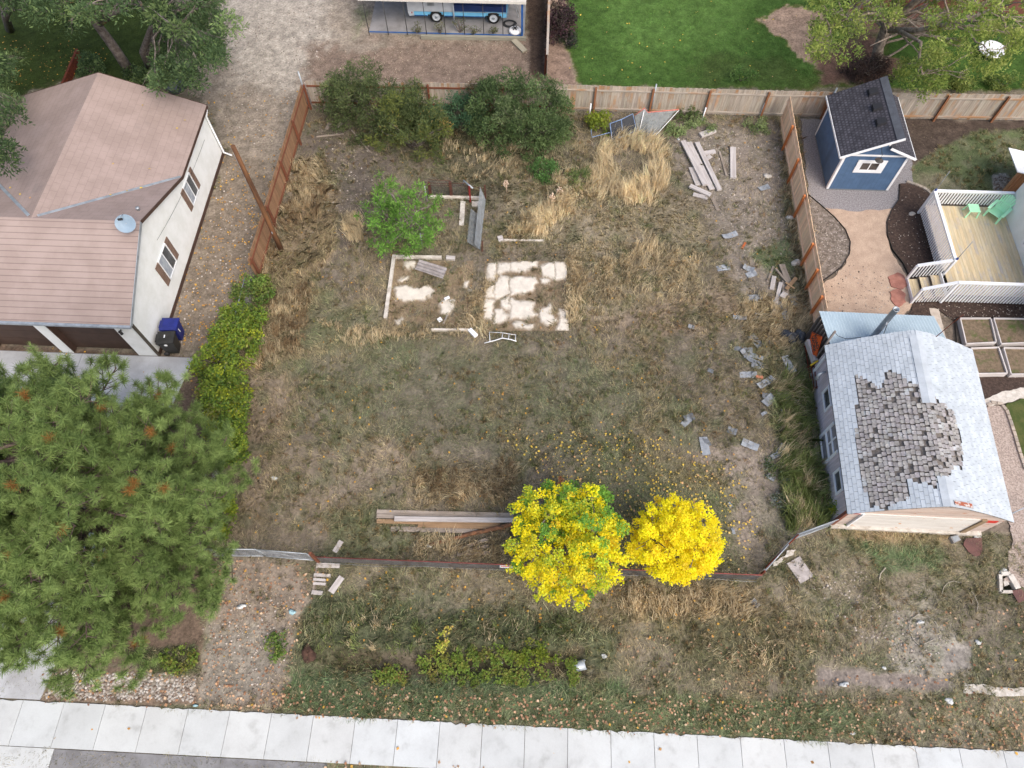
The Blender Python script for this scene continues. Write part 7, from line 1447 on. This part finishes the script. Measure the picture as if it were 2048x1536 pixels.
TP = thing('trampoline', 'small round white trampoline half hidden under the pale green tree', 'trampoline', at(1990, 102)); q = MB(); q.lathe(at(1985, 98, .35), [(.0, .0), (.68, .02), (.74, .03), (.74, -.03)], 24); q.part('mat', M_WHITEP, TP); q = MB()
for k in range(6): a = k * math.pi / 3; p = at(1985, 98) + U * math.cos(a) * .68 + V * math.sin(a) * .68; q.tube([p, p + ZUP * .33], .025, 5)
q.part('legs', M_DARK, TP)
q = MB(); q.blob(at(1714, 40, 2.0), (.42, .42, .42), 4, 16, 12, .02); q.solo('globe', mk('pale_globe', A(170, 166, 164), A(150, 146, 144), rough=.7), 'pale round globe among the branches of the large tree', 'globe')
# ---- carport weeds, ditch weeds
for i, (x, y, rx) in enumerate(((920, 66, .6), (838, 67, .3), (880, 68, .35), (985, 68, .3), (950, 67, .4))): shrub('weed', ('tall weed clump growing through the middle of the carport front bars', 'thin weed at the left of the carport weeds', 'small weed left of the tall carport weed clump', 'small weed in front of the pickup front wheel', 'small weed right of the tall carport weed clump')[i], 'weed', at(x, y), rx, .3, .5 + rx, [(G_(104, 112, 76), 2), (G_(128, 128, 92), 1)], 80 + i, nclump=10, cr=.18, per=60, size=.1, aspect=.3, axis_w=1.2)
DW = [(G_(128, 152, 64), 2), (G_(108, 134, 60), 2), (G_(144, 146, 72), 1.4), (G_(150, 124, 76), .6)]
for i, ((x, y), rx, ry, pal, lb) in enumerate((((885, 1325), 1.0, .8, DW, 'bright green vine mat at the left of the ditch thicket'), ((935, 1338), .9, .6, DW, 'olive vine mat in the middle of the ditch thicket'), ((980, 1308), 1.1, .45, DW, 'vine mat along the upper bank of the ditch thicket'), ((1065, 1308), 1.1, .5, [(G_(140, 146, 56), 2), (G_(110, 136, 48), 2)], 'yellowish vine mat at the right upper bank of the ditch'), ((1040, 1352), 1.3, .35, DW, 'bright vine strip along the lower bank of the ditch'), ((890, 1285), .4, .5, [(G_(196, 206, 90), 2), (G_(220, 190, 110), 1)], 'pale yellow sapling sprig above the ditch thicket'), ((1143, 1345), .25, .5, DW, 'slim green weed beside the culvert pipe'), ((780, 1352), .8, .35, DW, 'low green patch left of the ditch thicket'), ((355, 1318), .9, .45, DW, 'low green ground cover at the foot of the pine by the rocks'), ((560, 1290), .5, .6, GR, 'low green weed at the gravel edge by the ditch'))):
    shrub('ditch_shrub', lb, 'shrub', g(x, y, .0), rx * (.6 if i == 5 else 1), ry, .42 if i != 5 else .9, pal, 90 + i, nclump=int(12 + 10 * rx) if i != 5 else 7, cr=.2, per=70, size=.09, aspect=.7, low=.25, up=(0, 0, 1.2), stems=4, stem_r=.01)
# ================================================================ GRASS (nobody could count it)
def blades(name, X, Y, h, w, lean, ang, col, mat, seed, bend=True):
    rng = np.random.RandomState(seed); n = len(X); z = at_field(fZ, X, Y) - .02
    B = np.stack((X, Y, z), -1); az = rng.uniform(0, 2 * np.pi, n); S = np.stack((np.cos(az), np.sin(az), np.zeros(n)), -1) * (w * .5)[:, None]
    Ld = np.stack((np.cos(ang), np.sin(ang), np.zeros(n)), -1) * (lean * h)[:, None]; Zv = np.stack((np.zeros(n), np.zeros(n), h), -1)
    mid = B + Ld * .30 + Zv * .60; tip = B + Ld + Zv * (1 - .25 * np.clip(lean, 0, 1.5))[:, None]
    if bend:
        v = np.stack((B - S, B + S, mid + S * .75, tip, mid - S * .75), 1).reshape(-1, 3); k = 5
        f = np.arange(n * 5); me_ = raw_mesh(name, v, f, np.full(n, 5), col)
    else:
        v = np.stack((B - S, B + S, tip), 1).reshape(-1, 3); me_ = raw_mesh(name, v, np.arange(n * 3), np.full(n, 3), col)
    o = link_mesh(name, me_, mat); o['kind'] = 'stuff'; return o
NOGRASS = [np.array([tuple(np.array(uv_of(pc(*p)))) for p in pl]) for pl in RS + LS[:3]]
def keep(X, Y):
    u = X * U[0] + Y * U[1]; v = X * V[0] + Y * V[1]; k = np.ones(len(X), bool)
    for pl in NOGRASS:
        s = np.where((u > pl[:, 0].min()) & (u < pl[:, 0].max()) & (v > pl[:, 1].min()) & (v < pl[:, 1].max()))[0]
        if len(s): k[s[polymask(u[s], v[s], pl, .06) > .4]] = False
    for a0, a1, b0, b1 in ((-40, -16.6, 15, 27.4), (12.15, 17.9, 8.5, 17.4), (14.5, 17.7, 26.1, 30.1), (pa_ - .1, pb_ + .1, pf, pf + 7), (18.8, 30, 17, 24.8), (-40, 40, vb - .02, vt - .04)): k &= ~((u > a0) & (u < a1) & (v > b0) & (v < b1))
    return k
rng = np.random.RandomState(77)
N0 = 2500000
u_ = rng.uniform(-30, 33.5, N0); v_ = rng.uniform(-1.9, 46, N0); X = u_ * U[0] + v_ * V[0]; Y = u_ * U[1] + v_ * V[1]
px, py = proj(X, Y); inb = (px > -60) & (px < 2110) & (py > -70) & (py < 1590); X, Y, px, py = X[inb], Y[inb], px[inb], py[inb]
Dn = at_field(fD, X, Y); cl_ = fbm(X * 2.2, Y * 2.2, 91); acc = rng.rand(len(X)) < Dn * np.clip(.35 + 1.5 * (cl_ - .3) * 2, .14, 1.5) * 1.05
acc &= keep(X, Y); X, Y, px, py = X[acc], Y[acc], px[acc], py[acc]
hh = at_field(fH, X, Y); Vc = fV[np.clip(((X * U[0] + Y * U[1] - gu[0]) / STEP + .5).astype(int), 0, NU - 1) * NV + np.clip(((X * V[0] + Y * V[1] - gv[0]) / STEP + .5).astype(int), 0, NV - 1)]
n = len(X); tone = fbm(X * 3.5, Y * 3.5, 95) - .5
col = Vc * np.clip(np.exp(rng.normal(size=n) * .38) + tone * .9, .25, 2.4)[:, None]
isw = (rng.rand(n) < .25) & ~(py < 190); col[isw] = col[isw] * .4 + np.array(s2l(206, 190, 158)) * .55
isg = rng.rand(n) < .09; col[isg] = col[isg] * .5 + np.array(s2l(96, 120, 58)) * .45
ang = 2 * np.pi * (fbm(X * .35, Y * .35, 97) * 2.2) + rng.normal(size=n) * .8
tallm = hh > .15
lawn = (py < 190) | ((px > 1800) & (py < 420))
def sub_blades(name, mask, hmul, wbase, lean0, seed, bend):
    m_ = mask; h = hh[m_] * hmul * rng.uniform(.6, 1.35, m_.sum()); w = wbase * rng.uniform(.6, 1.3, m_.sum())
    return blades(name, X[m_], Y[m_], h, w, np.abs(rng.normal(lean0, .35, m_.sum())), ang[m_], np.clip(col[m_], 0, 1), M_GRASS, seed, bend)
sub_blades('mown_weeds', ~tallm & ~lawn, 1.7, .026, 1.3, 1, False)
sub_blades('rough_grass', tallm & ~lawn & (rng.rand(n) < .38), .8, .022, 1.2, 2, True)
sub_blades('lawn_grass', lawn & (rng.rand(n) < .6), 1.2, .028, .9, 3, False)
# tall straw: dense tufts with a common lean
ST_Z = [([(1192, 285), (1250, 272), (1325, 292), (1335, 322), (1300, 312), (1240, 298), (1220, 320), (1216, 346), (1200, 345)], 190), ([(1232, 396), (1262, 372), (1296, 355), (1310, 330), (1336, 326), (1332, 390), (1290, 408), (1250, 408)], 190), ([(1196, 300), (1216, 296), (1224, 340), (1250, 378), (1262, 400), (1225, 392), (1200, 350)], 120), ([(1010, 470), (1050, 430), (1110, 400), (1140, 380), (1140, 420), (1080, 470)], 330), ([(1100, 350), (1200, 330), (1215, 400), (1120, 410)], 200), ([(1130, 500), (1150, 500), (1175, 580), (1150, 590)], 160), ([(1190, 480), (1400, 500), (1390, 600), (1180, 600)], 330), ([(560, 320), (660, 330), (650, 420), (560, 470), (530, 560), (510, 540)], 330), ([(690, 430), (725, 430), (720, 480), (690, 480)], 90), ([(500, 620), (630, 560), (600, 700), (500, 740)], 330), ([(830, 940), (1030, 930), (1030, 1010), (830, 1010)], 260), ([(1480, 600), (1640, 590), (1640, 690), (1500, 690)], 300), ([(1555, 900), (1660, 920), (1690, 1040), (1580, 1060)], 420), ([(1540, 760), (1650, 740), (1650, 900), (1560, 900)], 260), ([(1230, 1175), (1510, 1170), (1500, 1240), (1260, 1235)], 260), ([(930, 600), (975, 560), (980, 640), (930, 650)], 110), ([(1130, 540), (1160, 540), (1160, 640), (1130, 650)], 90), ([(640, 640), (700, 650), (980, 640), (980, 670), (700, 690)], 160), ([(1570, 240), (1595, 240), (1640, 600), (1610, 600), (1575, 400)], 200), ([(980, 1085), (1005, 1065), (1005, 1115), (980, 1120)], 50), ([(840, 1075), (960, 1085), (960, 1115), (820, 1110)], 110), ([(620, 1230), (1150, 1240), (1160, 1300), (620, 1300)], 110), ([(1400, 1240), (1640, 1240), (1640, 1330), (1420, 1340)], 40), ([(880, 285), (1130, 300), (1110, 370), (900, 350)], 150)]
Xs = []; Ys = []; Hs = []; Ks = []; An = []
rng = np.random.RandomState(78)
for zi, (poly, nt_) in enumerate(ST_Z):
    poly = np.array(poly, float); lo, hi = poly.min(0), poly.max(0); got = 0; nt_ = int(nt_ * .52)
    while got < nt_:
        x, y = rng.uniform(lo[0], hi[0]), rng.uniform(lo[1], hi[1])
        if polymask(np.array([x]), np.array([y]), poly, 12.)[0] < rng.rand(): continue
        got += 1; p = at(x, y); green = zi in (12, 13, 21) and rng.rand() < .72; dark = zi in (7, 9, 10, 18) and rng.rand() < .5
        k = rng.randint(16, 40); r = rng.uniform(.04, .17); h = {0: .75, 1: .8, 2: .75, 3: .75, 4: .6, 6: .5, 12: .7, 13: .6, 7: .5, 9: .42}.get(zi, .42) * rng.uniform(.45, 1.3)
        a = fbm(np.array([p[0] * .6]), np.array([p[1] * .6]), 99)[0] * 12 + rng.normal() * .3
        Xs.append(p[0] + rng.normal(size=k) * r); Ys.append(p[1] + rng.normal(size=k) * r); Hs.append(h * rng.uniform(.6, 1.2, k)); An.append(a + rng.normal(size=k) * .5)
        base = np.array(s2l(150, 164, 104) if green else (s2l(188, 164, 130) if dark else s2l(236, 219, 184))) * rng.uniform(.75, 1.12) * (.98 if zi > 4 else 1.12)
        Ks.append(base * (1 + rng.uniform(-.22, .22, (k, 1))))
X2, Y2, H2, K2, A2 = map(np.concatenate, (Xs, Ys, Hs, Ks, An)); kp = keep(X2, Y2)
X2, Y2, H2, K2, A2 = X2[kp], Y2[kp], H2[kp], K2[kp], A2[kp]
blades('straw_grass', X2, Y2, H2, .024 * rng.uniform(.6, 1.3, len(X2)), np.abs(rng.normal(.38, .3, len(X2))), A2, np.clip(K2, 0, 1), M_GRASS, 5, True)
# single weed tufts standing out of the mown ground
rng = np.random.RandomState(81); NT_F = 15000; X0 = rng.uniform(-17, 33, NT_F * 3); Y0 = rng.uniform(-.5, 31, NT_F * 3); tx_, ty_ = proj(X0, Y0); fd_ = at_field(fD, X0, Y0)
ok = (tx_ > -40) & (tx_ < 2090) & (ty_ > 200) & (ty_ < 1500) & (fd_ > .12) & (rng.rand(NT_F * 3) < np.clip((fbm(X0 * .8, Y0 * .8, 61) - .38) * 4, .04, 1) * np.clip(fd_ * 1.6, .2, 1)) & keep(X0, Y0); X0, Y0 = X0[ok][:NT_F], Y0[ok][:NT_F]
nb_ = 14; n = len(X0) * nb_; XX = np.repeat(X0, nb_) + rng.normal(size=n) * .05; YY = np.repeat(Y0, nb_) + rng.normal(size=n) * .05
sel = rng.choice(4, len(X0), p=(.42, .26, .2, .12)); tc = 1.1 * np.array([s2l(214, 198, 160), s2l(150, 146, 104), s2l(128, 142, 86), s2l(176, 140, 100)])[sel] * rng.uniform(.6, 1.15, (len(X0), 1))
fv_ = np.stack([at_field(fV[:, c], X0, Y0) for c in range(3)], -1); tc = tc * .62 + fv_ * .38
K = np.repeat(tc, nb_, 0) * (1 + rng.uniform(-.3, .3, (n, 1))); hq = np.repeat(rng.uniform(.09, .26, len(X0)), nb_) * rng.uniform(.6, 1.25, n)
blades('weed_tufts', XX, YY, hq, .02 * rng.uniform(.6, 1.3, n), np.abs(rng.normal(.55, .4, n)), rng.uniform(0, 6.28, n), np.clip(K, 0, 1), M_GRASS, 7, True)
# ---- fallen leaves
LV = [([(1000, 860), (1300, 860), (1480, 940), (1520, 1080), (1460, 1150), (1200, 1150), (1100, 980)], 900, .085, 0), ([(360, 300), (470, 310), (560, 400), (480, 600), (420, 690), (340, 690)], 520, .09, 1), ([(400, 180), (610, 180), (560, 420), (450, 320)], 110, .09, 1), ([(-100, 60), (240, 100), (180, 150), (40, 190), (-60, 260)], 260, .065, 1), ([(540, 260), (1580, 260), (1600, 1050), (480, 1080)], 420, .08, 1), ([(395, 1112), (640, 1130), (620, 1200), (560, 1420), (380, 1410), (420, 1250)], 520, .085, 2), ([(80, 1340), (390, 1345), (380, 1420), (80, 1405)], 90, .10, 2), ([(560, 1370), (1100, 1390), (1800, 1400), (2060, 1420), (2060, 1500), (1000, 1450), (420, 1420)], 1150, .085, 2), ([(1240, 1280), (2050, 1200), (2060, 1420), (1250, 1400)], 360, .085, 2), ([(640, 1130), (1520, 1160), (1500, 1280), (640, 1300)], 140, .09, 1), ([(1130, 0), (1620, 0), (1640, 165), (1130, 165)], 60, .09, 0), ([(640, 1520), (1300, 1545), (1300, 1590), (640, 1590)], 90, .1, 2), ([(0, 1390), (2048, 1490), (2048, 1545), (0, 1500)], 16, .1, 1), ([(380, 640), (470, 640), (420, 900), (380, 800)], 130, .09, 1), ([(100, 690), (380, 720), (380, 760), (100, 760)], 14, .09, 1), ([(1640, 420), (1810, 620), (1640, 625)], 6, .08, 1)]
PALS = [[(G_(214, 184, 84), 3), (G_(196, 170, 104), 2), (G_(204, 162, 120), 1)], [(G_(206, 162, 76), 3), (G_(190, 144, 80), 2), (G_(168, 130, 86), 1)], [(G_(186, 152, 122), 3), (G_(168, 130, 100), 2), (G_(150, 112, 88), 2), (G_(198, 172, 144), 1), (G_(196, 156, 80), .3)]]
rng = np.random.RandomState(79); Cs = []; Ks = []; Sz = []
for poly, nl, s, pi in LV:
    poly = np.array(poly, float); lo, hi = poly.min(0), poly.max(0); q = rng.uniform(lo, hi, (nl * 6, 2)); mk_ = polymask(q[:, 0], q[:, 1], poly, 20.) > rng.rand(len(q))
    q = q[mk_][:nl]; P_ = np.array([at(x, y) for x, y in q]); P_[:, 2] = np.maximum(at_field(fZ, P_[:, 0], P_[:, 1]), -.02) + rng.uniform(.03, .07, len(P_)) + .03 * (at_field(fD, P_[:, 0], P_[:, 1]) > .3)
    Cs.append(P_); Ks.append(pick(PALS[pi], len(P_), rng)); Sz.append(s * rng.uniform(.65, 1.5, len(P_)))
C = np.concatenate(Cs); o = link_mesh('fallen_leaves', leaf_mesh('fallen_leaves', C, (0, 0, 3.5), np.concatenate(Sz), .8, np.clip(np.concatenate(Ks), 0, 1), rng), M_LITTER); o['kind'] = 'stuff'
# leaves lying on the tan roof and in its valley
rl = [(285, 210), (370, 240), (354, 256), (226, 327), (299, 337), (60, 395), (20, 375), (40, 388), (281, 375), (254, 381), (221, 389), (283, 375)]
def roofz(x, y):
    for zt in np.arange(5, 2.5, -.01):
        p = at(x, y, zt); u, v = uv_of(p); zn = 4.62 - min(abs(u - uN) * .348, abs(v - vR) * .396) if u > uLe else 0
        zz = max(zR - abs(v - vR) * .396 if v < vBk else 0, zR - abs(u - uN) * .348 if v > vR else 0)
        if p[2] <= zz + .045: return p
    return at(x, y, 4)
P_ = np.array([roofz(*p) for p in rl]); o = link_mesh('roof_leaves', leaf_mesh('roof_leaves', P_, (0, 0, 6), np.full(len(P_), .11), .8, pick(PALS[0], len(P_), rng), rng), M_LITTER); o['kind'] = 'stuff'
# white stones of the bed by the driveway and chips in the gravel
rng = np.random.RandomState(80); q = MB(); 
def stones(name, polys, n, smin, smax, cols, kind='stuff'):
    mb = []; cc_ = []; fs = []
    base = np.array([[1, 0, -.2], [.3, .95, -.2], [-.8, .6, -.2], [-.8, -.6, -.2], [.3, -.95, -.2], [.45, .2, .6], [-.3, .35, .65], [-.2, -.4, .6]])
    F = [(0, 1, 5), (1, 6, 5), (1, 2, 6), (2, 7, 6), (2, 3, 7), (3, 4, 7), (4, 5, 7), (4, 0, 5), (5, 6, 7)]
    k = 0
    for poly, nn_1 in polys:
        poly = np.array(poly, float); lo, hi = poly.min(0), poly.max(0); q = rng.uniform(lo, hi, (nn_1 * 5, 2)); q = q[polymask(q[:, 0], q[:, 1], poly, 16.) > rng.rand(len(q))][:nn_1]
        for x, y in q:
            p = g(x, y, .0); p[2] = max(p[2] + .015, .028 if name == 'bed_chips' else -.03); s = rng.uniform(smin, smax); a = rng.uniform(0, 6.28); R3 = np.array([[math.cos(a), -math.sin(a), 0], [math.sin(a), math.cos(a), 0], [0, 0, 1]])
            mb.append(p + (base * (1 + rng.uniform(-.25, .25, base.shape))) @ R3.T * s); fs += [[i + k * 8 for i in f] for f in F]; c = np.array(cols[rng.randint(len(cols))]) * rng.uniform(.8, 1.15); cc_ += [c] * len(F); k += 1
    me_ = raw_mesh(name, np.concatenate(mb), [i for f in fs for i in f], [3] * len(fs), np.array(cc_)); o = link_mesh(name, me_, M_STONE); o['kind'] = kind
M_STONE = mk('stone', (1, 1, 1), (.85, .85, .85), scale=9, rough=.9)
stones('rock_mulch', [([(90, 1398), (112, 1340), (390, 1352), (385, 1402)], 1100), ([(1985, 350), (2010, 346), (2022, 362), (2005, 380), (1986, 376)], 160)], 0, .03, .075, [A(190, 182, 172), A(168, 156, 144), A(140, 122, 108), A(206, 200, 192)])
stones('bed_chips', [(bedL, 420), (bedR, 160), ([(1830, 606), (2060, 610), (2060, 640), (1900, 640)], 160), ([(1640, 560), (1700, 520), (1790, 560), (1800, 630), (1650, 635)], 200)], 0, .012, .035, [A(206, 196, 186), A(170, 158, 146), A(110, 98, 88)])
stones('gravel_chips', [([(420, 1180), (590, 1180), (560, 1390), (400, 1390)], 260), ([(440, 60), (700, -20), (620, 140), (540, 300), (450, 250)], 600), ([(1350, 260), (1570, 250), (1590, 500), (1470, 560)], 800), ([(1560, 1130), (1720, 1140), (1900, 1300), (1800, 1350)], 350), ([(330, 700), (450, 330), (540, 420), (430, 680)], 400), ([(640, 240), (760, 300), (740, 420), (620, 470)], 260)], 0, .018, .05, [A(196, 184, 172), A(170, 156, 144), A(214, 204, 194), A(140, 126, 114)])
# ================================================================ CAMERA, LIGHT
cam = bpy.data.cameras.new('camera'); co = bpy.data.objects.new('camera', cam); COL.objects.link(co)
from mathutils import Matrix, Euler
mt = Euler((TILT, 0, 0)).to_matrix().to_4x4() @ Matrix.Rotation(-ROLL, 4, 'Z')
mt.translation = (0, 0, HC); co.matrix_world = mt
cam.sensor_fit = 'HORIZONTAL'; cam.sensor_width = 36.0; cam.lens = FP / 2048 * 36.0; cam.clip_end = 3000; cam.clip_start = .5
SC.camera = co
w = bpy.data.worlds.new('World'); SC.world = w; w.use_nodes = True; nt = w.node_tree
sky = nt.nodes.new('ShaderNodeTexSky'); sky.sky_type = 'NISHITA'; sky.sun_disc = False
EL, AZ = math.radians(50), math.radians(144)      # high soft sun from behind the camera
sky.sun_elevation = EL; sky.sun_rotation = AZ; sky.air_density = 1.0; sky.dust_density = 5.0; sky.ozone_density = 1.0
bg = nt.nodes['Background']; nt.links.new(sky.outputs[0], bg.inputs[0]); bg.inputs[1].default_value = .15
sl = bpy.data.lights.new('sun', 'SUN'); so = bpy.data.objects.new('sun', sl); COL.objects.link(so)
sl.energy = 1.0; sl.angle = math.radians(40); sl.color = (1.0, .965, .92)
so.rotation_euler = (math.pi / 2 - EL, 0, math.pi - AZ)
sd_ = Matrix.Rotation(0, 3, 'X')
SC.view_settings.view_transform = 'Standard'; SC.view_settings.look = 'None'; SC.view_settings.gamma = 1.0; SC.view_settings.exposure = 0.72
SC.cycles.max_bounces = 12; SC.cycles.diffuse_bounces = 7; SC.cycles.transmission_bounces = 8; SC.cycles.transparent_max_bounces = 8; SC.cycles.use_denoising = True
